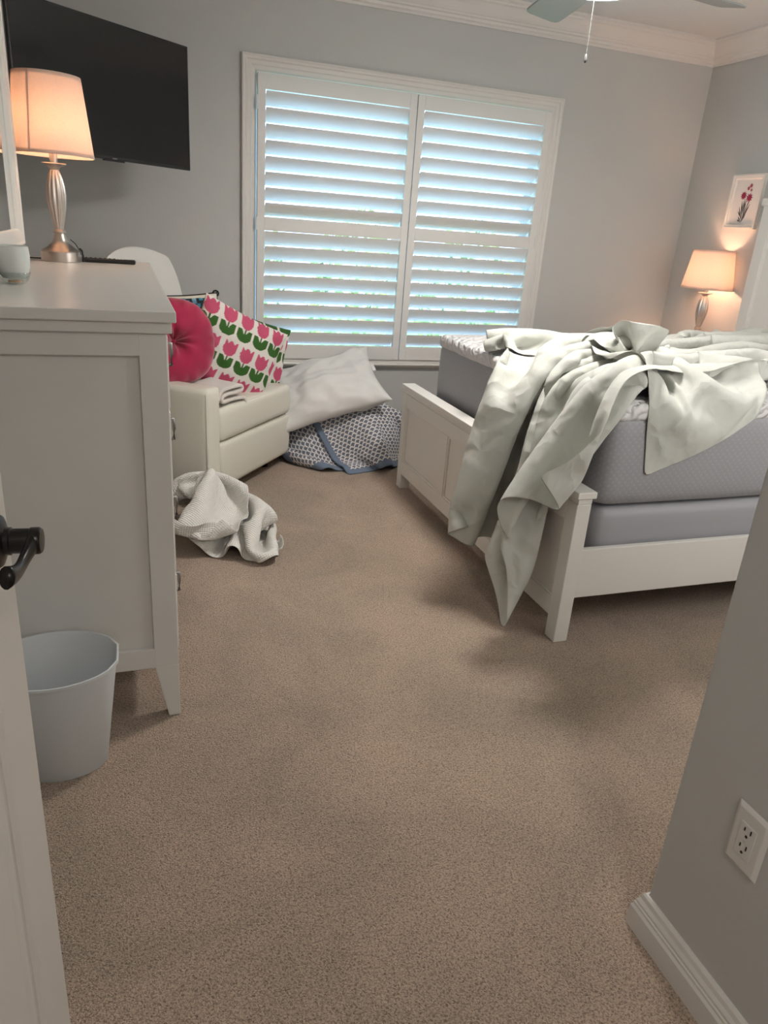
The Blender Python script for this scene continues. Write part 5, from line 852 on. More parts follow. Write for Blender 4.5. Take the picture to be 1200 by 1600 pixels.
0,-2,1,3,-3,-3,2,1,-3,5,-5,5,-2,1,1,4,-1,-1,-1,-3,-1,0,-2,1,3,-4,-1,7,-9,11,-1,-5,3,3,0,-6,0,-2,-4,6,1,0,3,-1,0,-1,0,1,2,0,-1,1,0,-1,0,1,-1,0,0,0,2,-3,-2,1,2,0,-2,0,-1,3,3,-5,-2,0,2,3,-2,-1,0,3,-2,-2,1,6,-8,-5,4,8,-2,-3,0,3,-4,-2,-2,0,-1,0,2,1,-2,-3,1,2,1,1,4,-3,2,1,-4,-2,0,-1,5,-4,2,-3,1,4,0,0,0,0,1,1,-1,0,0,0,0,0,0,-1,0,1,1,-2,-1,0,1,3,-3,-1,0,1,3,-3,-2,0,2,5,-4,-3,0,3,-1,-4,0,2,3,-2,4,-8,2,2,0,1,-8,-1,0,0,0,1,1,-1,-4,2,1,3,-2,2,17,-13,-4,4,-5,-2,3,-2,0,2,0,0,1,-1,0,0,-1,3,2,1,0,-1,1,-2,1,-1,0,0,0,1,0,-2,-1,0,3,3,-4,-2,0,1,3,-2,-2,-2,3,2,-2,-1,-1,2,0,-3,-2,3,1,1,0,-4,3,-1,1,-1,-11,1,1,0,1,0,0,-3,3,3,1,0,-2,-2,10,-2,-6,3,-8,-15,12,17,-6,-5,-1,1,3,1,0,0,0,0,2,1,-1,0,-1,1,0,0,-1,-1,0,1,1,-1,-2,0,2,3,-2,-3,0,2,1,-1,-2,-1,1,2,0,-3,-1,0,3,-3,-2,2,2,0,1,-2,-1,1,-1,0,-10,0,1,2,-1,1,-3,2,2,-1,1,0,3,-2,-3,29,-19,-28,14,1,-6,4,1,7,0,-1,2,2,-2,0,-1,0,4,1,-1,-1,1,-1,0,1,-1,-1,0,1,1,-1,-2,-1,2,1,-1,0,-2,1,2,1,-4,-2,1,2,2,-4,-1,2,2,-3,-3,2,2,0,-1,0,0,0,0,0,-6,0,1,-4,
2,-1,2,1,-2,1,0,0,0,1,-1,4,13,-20,-1,0,0,-1,-3,6,6,-5,6,-4,1,0,0,-2,4,1,3,-1,-2,0,0,0,-2,0,-1,1,1,0,-2,-1,1,2,1,-2,-1,0,2,2,-3,-3,0,2,5,-6,-3,1,4,0,-9,2,2,4,-2,0,0,-1,1,0,0,-5,3,-3,-4,1,1,-1,2,-1,1,-1,3,2,0,-13,8,19,-20,0,0,-7,4,-16,19,28,-22,-5,3,-2,-1,-3,5,10,-9,6,-3,-1,0,0,0,-1,0,0,2,-1,-1,-1,0,2,0,-2,0,-1,4,5,-7,-3,1,1,0,0,-3,-1,4,8,13,-30,-16,16,7,1,-2,1,0,-1,0,-2,-2,6,-5,-2,1,-2,0,1,0,-2,0,0,1,1,-6,4,-3,1,1,-4,-3,5,-4,6,6,-3,1,-2,-5,-1,-12,22,21,-19,-5,3,0,0,0,-1,-2,2,2,1,-3,-2,2,2,1,-2,-2,0,2,3,0,-9,1,0,-4,2,1,-1,2,6,-7,-2,2,-5,6,1,-1,1,-2,0,-2,1,-2,2,2,-6,0,3,0,1,-2,-4,-2,1,-1,1,0,-2,2,-1,-1,0,-3,1,-1,2,0,5,0,0,-2,-4,6,-5,10,2,0,-3,1,-2,1,-1,0,0,2,1,-3,-1,0,2,5,-6,-1,0,-1,5,4,-11,-1,0,-9,4,3,-1,1,4,-2,0,2,-6,4,1,1,-2,3,-5,-1,0,-1,1,3,-4,-3,2,0,-1,-3,-2,1,0,0,-1,-1,1,0,0,0,-4,2,0,0,-3,5,3,0,-2,-2,2,-1,2,2,6,-1,-1,0,0,-1,-1,0,0,1,4,-3,-3,0,1,2,-2,-2,0,0,4,8,20,-41,-21,19,3,3,-1,0,-1,4,-1,1,-3,1,5,3,-10,11,-15,3,-3,-2,0,2,2,-5,-1,0,-1,-6,2,0,-1,0,0,1,1,0,0,1,-3,-4,1,
-1,2,5,1,-1,-2,-3,1,3,-2,5,10,-6,-2,1,1,-1,0,-1,-1,3,4,-4,-3,0,1,0,-1,-1,0,0,2,5,-10,1,-3,-5,7,0,-3,2,-2,4,-6,7,-5,8,3,-5,14,-17,-6,6,-5,-3,0,1,4,-5,-4,2,-1,-4,1,-1,0,-1,1,0,1,-1,2,9,-11,-5,4,-7,4,3,3,-2,-2,0,2,1,0,0,4,1,0,0,0,1,-1,0,0,1,3,1,-7,0,1,-4,2,0,0,0,0,1,-4,1,-2,0,3,-3,3,-3,-1,-1,0,-2,5,11,-6,2,-4,-12,2,4,-4,-2,-1,2,0,0,-3,-1,1,-2,-3,0,-1,-2,2,1,0,0,0,6,24,-29,-18,13,-2,4,2,-1,-2,2,1,0,0,1,2,3,0,-1,2,0,-1,0,1,0,4,7,-12,-1,0,-9,5,3,-2,2,1,-3,-2,2,-1,-2,1,0,-2,1,1,-4,7,-5,7,-5,6,-4,-4,-4,0,7,-6,-4,0,-1,2,4,-5,-1,1,4,-10,0,1,3,-5,-2,2,-4,6,9,-8,7,-8,-7,1,4,0,-2,-2,5,1,-1,0,1,1,2,0,1,0,2,-1,0,0,0,2,7,25,-34,-34,22,10,0,-1,-1,2,-2,-2,0,0,0,0,0,-3,0,3,-3,0,0,6,-2,-2,2,-4,-2,0,8,-5,-6,-1,0,0,0,0,-2,2,2,-3,-5,2,-1,-1,0,2,-2,4,3,0,0,-1,-7,1,1,1,-3,0,1,1,1,-1,1,1,2,1,0,1,-1,1,0,0,0,-1,4,-4,2,-2,-5,2,0,1,0,2,-3,-2,2,-2,0,0,0,-1,1,-1,0,-3,2,3,-1,0,0,-1,-2,-3,10,-2,-12,0,-2,-3,-3,8,-1,0,4,-2,-6,2,-4,-6,4,3,-6,17,-4,-3,2,-3,-3,-1,2,0,-4,4,1,0,-1,1,0,1,1,0,0,1,1,1,0,0,
0,2,0,-3,2,-1,-4,3,6,0,-12,5,-6,2,-1,-1,-1,2,-1,0,1,0,-1,-2,1,3,0,-1,1,-2,-2,-1,8,2,-9,-12,10,-14,8,3,0,-1,4,4,-13,0,3,-10,-1,0,14,8,-5,-3,1,-2,-1,0,-1,0,2,5,-7,-1,0,0,-1,1,2,1,0,0,1,0,1,-1,1,0,-1,1,0,0,-2,1,1,0,19,-27,-17,16,4,-3,2,-2,2,0,0,0,-2,-1,1,0,2,-1,1,-2,-2,0,8,1,15,-29,-23,21,3,0,0,-1,2,11,15,-39,-18,19,-7,9,31,-19,-4,0,0,-1,-2,3,2,-2,10,-9,-3,-2,1,0,0,1,1,0,0,0,2,1,-1,1,-1,1,1,-3,2,0,-1,1,-2,2,-4,-3,2,-6,7,-3,-2,2,0,1,0,0,-4,0,1,4,-1,0,1,-3,-4,1,2,7,-7,5,-11,-2,0,-1,2,-1,0,3,-3,-2,-1,-9,7,3,0,4,-1,1,0,-1,-1,-1,2,0,0,3,-5,-1,0,0,1,0,1,1,0,0,0,1,1,-1,1,0,-2,0,1,0,-1,1,-1,-2,-1,1,0,-4,2,0,-2,1,0,2,0,0,-3,-1,1,0,6,-6,6,-8,0,4,4,0,0,-1,-2,-8,-1,2,-1,1,-2,2,-5,2,-2,0,0,1,-2,4,3,1,0,1,-1,0,-2,1,-1,1,0,-2,-1,0,0,1,0,0,0,0,1,2,0,0,1,-1,0,1,-1,0,-2,0,0,0,0,1,-2,0,-3,1,-1,2,-1,0,0,-1,-2,-2,3,2,-2,3,-4,8,-2,-6,1,0,1,1,-3,-5,-2,-1,2,0,0,-1,0,-2,0,-1,1,-1,0,2,2,2,1,-1,1,0,-3,1,0,0,1,-3,0,-1,0,1,0,1,0,0,1,1,1,0,-1,0,0,-1,0,0,-1,-1,1,-1,0,2,0,-3,1,1,-2,-3,2,0,
0,0,-2,-1,2,0,-1,3,-3,-2,1,1,-5,4,3,0,-2,-4,-3,1,0,-1,1,-2,-4,2,0,0,1,-1,0,-1,4,3,0,-1,3,-3,1,-1,1,0,1,-3,-2,1,0,0,0,0,0,0,0,3,1,0,0,3,-3,-2,-1,1,-2,0,-1,0,0,-1,1,0,0,0,-1,-1,1,-1,1,0,-1,0,0,1,-1,2,-3,-2,2,0,-7,5,2,1,-2,-2,-2,-2,0,1,-2,2,-3,1,0,-3,-1,3,0,-4,5,4,1,-1,-1,1,1,-2,1,2,2,-5,-3,1,1,0,0,-1,1,-4,5,5,-2,-1,-3,2,2,-4,0,1,-1,-1,0,0,-1,1,0,-1,3,-1,-2,0,0,1,-1,0,-2,1,1,-1,1,-1,-1,-3,-1,11,-8,4,4,1,-1,-3,-3,-1,0,-1,1,-2,-1,0,1,0,-2,2,-5,5,1,1,5,-3,0,5,-4,0,-1,2,3,-3,-3,-1,0,1,0,-1,0,0,6,-2,1,-5,1,-2,0,1,-1,1,0,-1,0,-1,1,-1,1,1,0,0,-1,0,0,-1,2,-1,1,-1,0,0,-3,1,0,-6,9,13,-6,1,4,2,-1,-3,-3,-1,0,0,-1,-2,2,-1,1,1,-2,0,2,5,-5,-5,10,-2,3,6,-4,-6,1,2,1,-1,-3,-2,0,2,0,0,0,3,0,0,0,-4,0,0,-1,0,0,-1,0,0,0,0,0,1,0,-2,3,1,-2,-1,1,0,0,0,-2,1,-1,1,2,-2,-11,6,15,-6,-8,3,3,2,0,-3,-2,-2,0,0,0,-1,-2,2,-1,3,0,-1,4,-1,-5,-7,-17,31,21,-20,3,-4,-4,2,3,0,-4,-2,1,2,2,-2,-3,5,-1,1,-4,-2,2,-2,-1,1,0,0,0,-1,0,1,-1,1,0,0,1,1,-2,0,0,1,0,0,0,-1,1,-3,-1,-15,16,25,-17,1,-7,-1,5,3,0,-1,-4,-2,
0,0,0,-1,0,-2,1,2,3,-3,2,-1,-2,4,4,-4,-1,10,-4,-3,-3,0,3,3,-4,-3,0,1,6,-4,0,1,0,-1,-8,4,0,-1,1,-1,1,0,0,0,-1,0,0,2,0,-1,1,2,-3,-2,2,0,1,-1,-2,1,1,1,-10,11,4,-7,4,-3,-7,-1,4,7,-3,-1,-3,-3,-2,1,-1,-1,1,2,0,6,3,-6,-3,2,0,-5,7,2,-5,6,2,-3,-4,-1,4,2,-3,-3,-1,2,4,-1,-2,-1,2,-4,-4,2,1,-1,0,0,0,0,1,0,-1,1,0,2,1,-2,1,3,-3,-2,1,1,0,-2,-2,1,1,-1,-1,6,-3,2,6,-7,-8,1,3,1,4,-2,-2,-3,-1,0,-2,-1,3,-5,9,10,-2,-9,-4,1,3,0,3,-2,-1,1,3,1,-5,-2,2,3,0,-4,-1,0,2,4,-2,-1,0,-5,-2,2,-1,0,0,1,0,0,-1,0,2,-1,0,2,1,-2,0,5,-4,0,-1,0,1,-2,-1,0,3,-3,4,2,-1,0,-1,0,-8,3,-1,4,3,-2,-1,-3,-3,0,4,-6,-18,25,24,-20,-4,1,-5,-1,6,7,-4,-3,-2,0,3,4,-6,-4,1,4,1,-3,-3,1,0,3,-4,2,-2,-9,5,2,0,0,-1,1,-1,1,0,0,1,-1,0,2,3,-2,-4,9,-2,-6,3,3,-2,-3,-1,1,0,-1,4,0,0,-1,1,-2,-8,3,0,2,5,-3,-1,0,-6,1,-2,-4,7,6,-4,7,-4,-2,-3,-2,3,5,-1,0,-3,0,2,2,0,-6,-1,4,2,-3,-1,-2,2,-1,2,1,-4,-5,4,2,-2,0,2,-2,1,-1,1,0,0,-1,0,0,1,-1,-6,-13,23,14,-15,2,-3,-2,-1,1,2,1,1,1,-1,-1,-1,0,-8,1,1,2,2,2,-4,3,-7,3,-2,-12,12,5,-2,5,1,0,-6,-4,2,5,1,-2,-2,-1,1,5,
3,-8,-4,4,3,-2,-4,1,0,5,-4,2,-8,-1,3,1,0,2,0,-2,-1,1,0,-1,-1,0,1,1,1,-1,-5,6,2,-2,4,-2,0,-4,-1,1,1,3,0,0,0,-1,-1,0,-6,0,-1,4,1,3,-5,-3,18,-16,-24,14,15,0,-2,2,2,1,-5,-5,-1,5,6,-3,-4,-1,0,2,2,-2,-4,2,3,0,-3,-2,2,-2,4,-1,-14,6,5,-1,1,-1,0,0,1,-1,0,0,0,1,-1,0,1,0,-3,1,3,-3,5,-4,0,0,0,0,1,1,2,0,0,-1,-1,0,-5,-1,-2,2,3,0,0,2,-13,-21,30,21,-14,-5,-1,1,4,0,-4,-4,-1,3,7,-1,-5,-2,1,2,2,-1,-5,0,5,3,-6,-2,0,5,4,-15,1,3,1,0,0,1,-1,1,-1,0,0,-1,1,-1,0,2,1,0,-1,2,0,-1,-1,3,-3,-2,-1,3,-1,3,1,-1,-1,0,-2,0,-4,-1,4,-2,0,0,0,-14,-2,15,5,-3,12,-8,-5,1,2,-1,0,-5,-2,2,3,6,-6,-3,0,1,4,2,-6,-4,6,1,-2,-2,-1,0,-1,-8,4,5,0,0,0,0,0,0,-1,1,0,-1,1,-1,1,0,0,1,-1,-1,2,-1,1,-3,0,0,0,1,4,-1,1,1,0,-4,-2,2,-5,-1,0,1,2,1,-1,0,-5,10,-7,6,2,6,-10,-3,4,-1,-1,-2,-4,0,3,-3,3,-1,-1,1,3,5,-6,-5,1,7,-5,-3,1,-1,-4,1,1,3,0,0,1,0,2,-2,0,0,-1,0,-1,0,-1,3,1,0,0,-1,-2,0,-1,1,1,0,0,0,2,1,1,0,-2,1,1,-3,-4,-3,0,1,2,2,0,-1,4,-1,-1,0,3,0,-5,-3,3,2,0,-4,-3,1,2,2,-1,-1,-1,0,3,-1,1,-4,2,-4,1,1,-1,2,-6,-3,4,3,1,1,-2,1,-2,2,
-1,2,-1,0,2,-2,0,0,2,-1,1,-3,-3,1,0,1,0,1,-2,3,5,-1,0,-1,0,-1,1,-4,-4,-1,1,1,2,0,0,0,1,0,-1,-1,3,0,0,-8,4,0,-4,3,-2,-3,3,3,0,-3,-1,1,2,5,10,-13,-17,11,0,-3,0,-1,-1,1,1,4,0,0,0,1,6,-8,2,-2,0,0,-2,3,-1,1,3,-1,10,-4,-11,1,-1,-4,2,2,0,6,1,0,0,-1,1,-2,-2,1,-5,1,-2,3,3,-1,1,-1,1,2,-2,0,-1,5,0,-7,-5,6,4,-6,-4,-1,1,3,3,-3,-1,-1,0,4,2,16,-14,-20,8,3,0,0,-5,-3,9,6,-5,-1,1,-2,-2,2,-3,6,-7,5,-3,3,0,-1,0,2,10,11,-18,-12,6,-5,2,1,2,7,-1,1,-1,2,-3,1,0,-2,-7,1,1,1,3,2,-1,0,-1,1,-1,-1,3,3,6,13,-28,-22,20,1,-1,-3,2,3,2,-2,-2,0,1,3,2,-2,5,-10,-1,-1,1,0,-5,8,7,-7,4,-3,-4,3,1,-4,-1,2,0,4,-3,0,-2,-2,-1,0,-3,12,24,-29,-21,14,-13,11,38,-20,-7,2,1,-1,0,-1,-3,0,-4,2,-3,1,2,2,-1,1,0,-4,3,0,0,0,6,-6,5,-5,-13,10,-1,-3,0,2,0,2,-1,0,-1,2,2,0,1,-1,-6,0,-1,-1,0,8,2,-3,-3,7,-6,-5,9,-9,4,-6,7,-5,4,-2,-2,-5,0,0,2,5,5,2,-6,-3,0,2,0,7,-1,-1,0,0,-1,0,2,1,-5,4,-1,0,1,1,1,-1,-1,1,-1,-1,0,1,-1,0,0,5,-7,5,-3,-6,-1,2,1,1,-2,0,0,2,-1,2,2,-1,-5,1,3,-3,1,8,-2,2,-7,-2,9,3,-18,1,1,-1,5,-4,1,0,-2,0,-1,1,0,-2,11,13,-15,-2,0,0,0,12,
-6,-3,1,0,0,0,-2,-2,-3,0,5,-3,-2,3,0,-2,1,2,-1,-2,1,0,-1,-1,3,1,-1,-7,0,0,-3,2,2,0,1,-1,0,0,3,-4,2,3,-3,1,-4,-14,17,3,0,2,-3,-4,2,-4,-4,4,-4,6,0,-2,-2,2,-3,0,1,1,3,-10,-17,25,32,-26,-1,-1,0,4,0,-1,0,-1,1,-3,-3,5,-3,0,1,0,1,2,0,0,-1,4,-1,-5,1,0,-11,3,7,4,-3,-4,1,-2,-4,2,0,3,0,-1,-1,0,0,4,-1,2,-4,-11,-4,15,6,-2,1,0,0,-8,3,-3,-3,3,-3,-2,4,-1,0,1,-4,-18,20,39,-21,-14,-1,-5,5,11,-4,-3,0,2,1,-2,0,1,-2,1,1,12,-2,-1,0,0,1,1,2,-3,3,3,1,-7,2,-5,-7,-2,8,7,-2,-4,11,-8,-5,2,5,-5,0,-1,0,0,0,2,2,-2,1,-3,0,4,0,0,-1,2,9,-14,-1,1,-8,6,-1,2,0,-4,1,-2,-3,8,10,-10,8,-5,-5,-3,2,7,-1,-2,-1,3,1,0,1,-1,-1,-5,11,7,-2,-1,0,1,1,2,1,0,0,2,1,23,-33,-32,25,2,2,8,2,-3,-5,20,-19,-5,1,6,-2,-2,1,-1,2,-1,2,0,0,-3,2,-3,2,-1,3,0,6,24,-30,-31,19,4,2,-3,0,1,1,0,-3,13,-3,1,-1,1,-3,-5,-1,6,-1,-1,0,1,2,1,0,0,0,2,7,0,-2,-1,0,1,1,2,0,-1,1,0,5,-10,-4,3,-8,6,0,7,4,-3,-4,7,20,-38,-5,11,4,-2,-2,1,-2,3,2,1,-2,2,0,0,0,0,-1,-1,1,-1,1,-1,-7,6,-1,-2,-2,3,-1,1,1,4,1,-1,2,2,-5,-7,-1,2,4,-1,0,0,1,3,0,-1,3,4,1,1,-2,0,-1,1,0,3,1,-2,1,0,0,-6,
-2,0,-4,1,1,5,8,-2,3,-4,-1,3,-12,-3,1,5,-1,-1,3,1,0,0,1,1,-1,1,-2,1,0,1,-1,-3,-1,0,-4,2,1,-1,1,0,3,-2,3,1,0,0,1,-1,0,-6,-4,3,4,-2,0,1,1,1,1,-2,2,11,-1,-3,-4,0,0,2,-1,1,2,0,-3,1,-1,-1,-2,2,-1,-1,-1,1,10,-1,-5,-2,6,5,-9,-7,2,-1,1,-1,3,1,0,0,-1,1,5,-6,2,0,-1,0,0,-3,0,2,-6,2,3,-2,0,2,0,0,3,1,-1,0,0,-1,0,-2,-5,1,3,0,0,0,2,3,-2,-5,1,4,5,0,-2,-2,1,-3,3,2,0,0,0,-3,0,-3,-1,2,0,-1,1,0,7,5,-8,-4,3,5,-4,-4,0,1,2,-3,0,2,0,0,-1,2,2,-2,-4,3,1,-1,1,-3,-1,0,-1,1,1,-2,0,3,1,-1,1,1,0,0,0,-1,1,-3,-4,-2,5,1,-2,1,2,2,-2,-2,-2,-1,3,8,-5,1,-1,2,-1,1,1,1,-1,-1,1,-4,1,-1,0,0,0,0,3,12,-7,-8,1,9,-3,-8,1,4,-1,6,-9,-4,7,0,0,5,-3,1,-1,-6,2,0,-1,-1,0,1,-1,1,3,0,-4,-1,1,1,2,2,-2,1,-1,-1,1,-1,-4,-3,3,3,0,-2,4,1,-5,0,1,1,2,-1,-4,0,0,-1,1,-1,2,0,0,0,-2,1,0,-1,-1,-2,1,-1,3,9,3,-10,-5,8,1,-5,0,-2,1,0,2,-8,8,-1,1,3,3,-4,-8,3,0,1,-2,-2,2,-1,2,3,0,0,-2,-2,1,-1,2,2,0,0,-2,0,2,-1,-4,-3,1,1,1,0,4,-3,-4,3,2,1,0,-1,-5,1,0,0,1,-1,0,-1,1,0,-1,0,-1,2,0,-1,-4,3,-4,11,1,-8,-8,10,13,-11,-4,-1,2,-6,5,7,
-4,-2,7,-4,-1,7,-15,4,-1,2,-1,-1,2,-1,2,-4,9,0,-4,1,-1,-1,1,0,-1,2,-1,0,1,0,-5,-1,-1,3,-1,2,0,-4,0,3,2,0,-1,-1,-5,0,0,0,0,1,-1,1,-1,0,-1,1,1,-1,2,-2,-1,0,-1,-1,10,-2,-14,-14,18,33,-21,-5,1,2,-7,-3,3,17,-6,-3,-5,1,-5,0,0,-1,2,0,-3,2,-3,-10,20,6,-8,0,-1,-3,4,-1,1,1,-1,-1,1,-1,-4,-2,0,2,0,1,-3,-3,4,3,0,0,-1,-2,-6,1,1,0,-2,-1,0,2,0,0,-2,3,-1,1,3,3,-6,-3,4,0,3,2,-3,-6,-4,4,17,0,-14,11,2,-12,-11,13,8,-2,-10,1,-1,-1,2,-3,1,-1,-4,3,-7,6,9,3,-4,-5,1,1,3,-2,0,0,-3,1,0,2,-3,-3,0,1,0,-1,-2,0,4,1,-1,0,-1,-2,-5,-1,0,-3,3,-2,0,0,2,-2,0,5,0,1,8,-6,-6,0,-1,-2,12,2,-2,-10,1,-2,7,0,10,-12,5,-4,-7,2,17,0,1,-18,2,-5,0,2,1,-2,-1,1,5,6,-4,9,-8,-3,2,0,0,1,2,-6,1,-1,0,2,-2,-3,-1,0,1,-1,-2,3,2,0,-1,-1,-1,-2,-6,2,-1,1,-5,1,-1,0,-2,2,-8,-19,39,26,-20,-3,-11,-4,2,-2,6,6,-1,-3,-6,1,-2,3,0,0,-4,9,-4,-3,5,7,-6,-9,3,1,0,2,-4,-2,2,-2,12,6,-6,0,7,-12,0,4,-1,-3,1,-2,-2,1,0,1,0,-2,-1,0,-1,-1,-1,3,1,-2,1,0,-2,-4,-6,-1,1,-1,-2,-2,0,1,0,-2,-2,11,-1,3,3,-9,1,-2,-1,2,-1,7,3,-1,-11,3,1,-1,-1,-2,5,-3,1,-1,2,0,0,3,-2,-2,0,-2,-3,1,-1,1,16,5,-7,-11,9,3,
-5,2,-3,0,1,-4,0,0,2,1,-2,-3,-1,0,1,-4,4,3,-5,1,0,-2,-1,-5,-4,-1,0,-1,-2,-3,0,2,0,-3,3,4,0,1,1,-6,2,0,-2,1,-2,13,-3,6,-12,-5,2,2,0,3,-7,2,2,-1,2,2,-3,2,-1,1,-2,3,-4,-4,-1,11,5,-6,8,3,1,-7,-8,3,2,-1,1,-3,-3,1,1,-1,2,-2,-2,1,0,0,2,1,-4,-1,-2,4,-6,-5,-8,2,-1,0,-2,-3,-2,5,-1,-1,9,-2,-1,2,-1,-3,-2,0,0,1,-1,4,6,2,-4,-6,2,-1,-1,-1,1,-1,0,2,-1,1,2,-1,0,-2,2,-6,0,-4,5,14,1,-6,7,4,-5,-1,-6,-2,2,2,-1,-2,-3,1,2,-1,0,0,-3,0,1,1,3,-3,-5,1,2,-5,-9,5,-5,-1,1,-1,-3,-2,1,-2,2,2,1,3,-1,1,2,-1,-3,-3,1,-2,2,2,9,-7,9,-11,-2,0,0,0,-1,2,1,-2,3,0,0,-2,2,-4,2,-5,-18,23,28,-22,-3,7,-7,14,1,-1,-10,-2,0,1,-1,-3,0,1,0,-1,1,-1,0,-1,-1,2,1,-1,5,-12,-3,3,2,11,-7,1,-1,1,-3,-3,-2,4,0,2,1,3,-1,1,2,1,-5,-3,1,1,-2,2,7,-2,2,-6,-4,2,0,-1,0,1,3,-1,0,2,1,-2,0,-4,-3,-7,16,7,-8,11,-7,-1,0,7,7,-2,-5,-6,-1,2,-2,-4,-2,2,1,0,1,-2,0,-1,1,2,-1,-3,-5,5,7,-9,3,0,-6,-1,1,-1,-2,-6,4,-3,7,2,-3,4,-1,-1,5,4,-5,-6,1,-1,3,-2,7,3,-1,-2,-8,-1,0,1,-1,3,0,1,-1,1,-2,0,4,-2,-9,5,9,-4,3,4,-4,0,-1,3,8,0,0,-8,-2,2,-3,-4,1,1,-5,4,-3,4,-1,0,-1,2,-1,-6,7,9,
-5,-6,-2,-5,-7,0,-1,0,-4,0,-5,9,20,-15,4,-2,-4,1,4,-3,2,-5,0,0,4,-3,0,5,-3,0,-2,-3,0,-1,1,2,2,-2,0,1,2,-4,4,0,-5,5,1,-1,-2,3,2,0,-1,2,7,4,-1,-7,-3,1,-5,-4,1,2,2,-3,1,1,0,-1,0,0,-6,5,7,0,-5,1,3,-6,-6,-1,2,-3,-5,0,3,11,-8,11,-3,-7,2,-2,5,1,1,-5,-1,1,-1,-1,2,5,-1,-1,-4,-3,-1,0,0,3,2,-2,0,1,-7,8,15,-6,-7,-1,2,-2,-1,-1,3,1,0,0,8,4,-1,-3,-6,0,-5,-1,0,2,1,-2,2,0,2,-3,-2,-2,3,6,0,-2,-1,-1,0,1,-8,0,-1,-2,-1,-1,3,6,-2,1,3,-1,-2,0,1,1,3,-1,-3,0,-1,2,0,2,2,-5,-2,-3,0,1,0,0,2,1,-1,3,5,14,-15,-3,-2,1,0,-1,-2,3,1,2,-1,1,4,7,1,-2,-5,-3,-4,-4,2,2,-1,-1,1,2,1,3,-3,-1,2,0,0,-1,-3,-2,-1,2,-8,0,0,-1,0,-1,2,5,-3,-2,2,6,-4,-2,1,9,-3,3,-10,2,-2,2,2,3,1,-1,-6,-3,-1,0,1,2,0,3,-2,1,14,-9,-11,2,4,3,-1,-2,-1,1,2,0,1,-1,3,9,4,-1,-6,-7,-3,-2,3,1,-2,-1,2,2,1,0,2,1,-1,0,0,-3,-5,-3,-1,8,-8,-1,0,0,1,-1,3,3,-4,3,0,2,-2,-2,2,3,7,-4,-6,-1,0,0,3,4,0,0,-5,-4,-1,-1,1,-1,2,0,0,1,-1,-7,10,-4,3,2,-1,-2,0,3,2,0,0,0,1,6,6,1,-3,-2,-10,1,1,-2,-2,1,1,3,0,1,1,-1,0,0,-1,-3,-4,-3,5,6,-8,1,-1,0,2,2,3,-1,0,1,1,-2,-2,-1,0,5,
1,1,-3,-4,1,-2,0,12,-5,5,-5,-8,-2,2,-1,1,0,1,0,0,-4,5,-8,8,2,0,-1,-1,1,2,1,0,0,0,-1,5,8,3,0,-10,-5,1,-1,0,-2,0,3,1,1,0,0,0,0,0,-1,-5,-6,4,6,3,-8,0,0,2,3,1,2,-3,6,-1,-1,-6,2,-2,-1,6,1,0,-3,-3,1,1,-5,6,9,-7,5,-7,-6,0,1,-2,2,-1,1,0,-2,-2,8,-1,1,0,-1,-3,2,4,-1,0,1,0,-2,1,8,4,1,-9,-2,1,-1,-2,-2,1,3,2,0,0,-1,-1,2,0,-4,-4,-1,4,8,-5,-9,0,-1,4,5,2,1,-1,0,2,-4,0,-3,-2,0,4,4,0,-2,-5,1,-4,4,-3,11,-1,1,-2,-10,0,-1,2,-1,2,1,-3,1,-3,4,-1,6,-1,-1,-3,5,1,-1,0,-1,0,1,-1,3,3,-1,-5,2,-1,1,-2,-1,2,2,1,1,-1,-1,1,0,-1,-3,-6,3,6,2,-3,-8,0,0,2,5,2,1,-2,2,0,-2,-2,0,-3,-1,3,4,2,-3,-4,-1,2,-3,1,6,3,-3,4,-7,-3,0,-2,0,0,0,0,-4,6,3,0,1,0,0,1,-2,0,1,0,0,0,0,1,-1,2,-1,0,0,0,1,-3,-1,2,3,0,0,-1,-1,1,1,-2,-5,-2,3,5,0,-1,-9,2,-1,1,5,4,1,-2,-1,0,-2,1,-2,-1,-1,0,5,3,-2,-4,-2,2,-1,0,4,4,0,0,0,-14,0,1,2,1,0,-6,14,7,-8,2,-4,0,1,1,-1,-2,1,0,0,0,0,0,-1,2,0,0,-1,0,1,-3,1,3,1,1,-1,-2,1,1,0,-3,-3,-2,5,3,-1,-1,-6,-3,1,-1,7,9,-5,-2,0,1,0,-3,1,-2,-3,1,5,1,-1,-3,-3,1,1,-1,3,5,1,-1,2,-8,5,-4,-5,1,0,3,
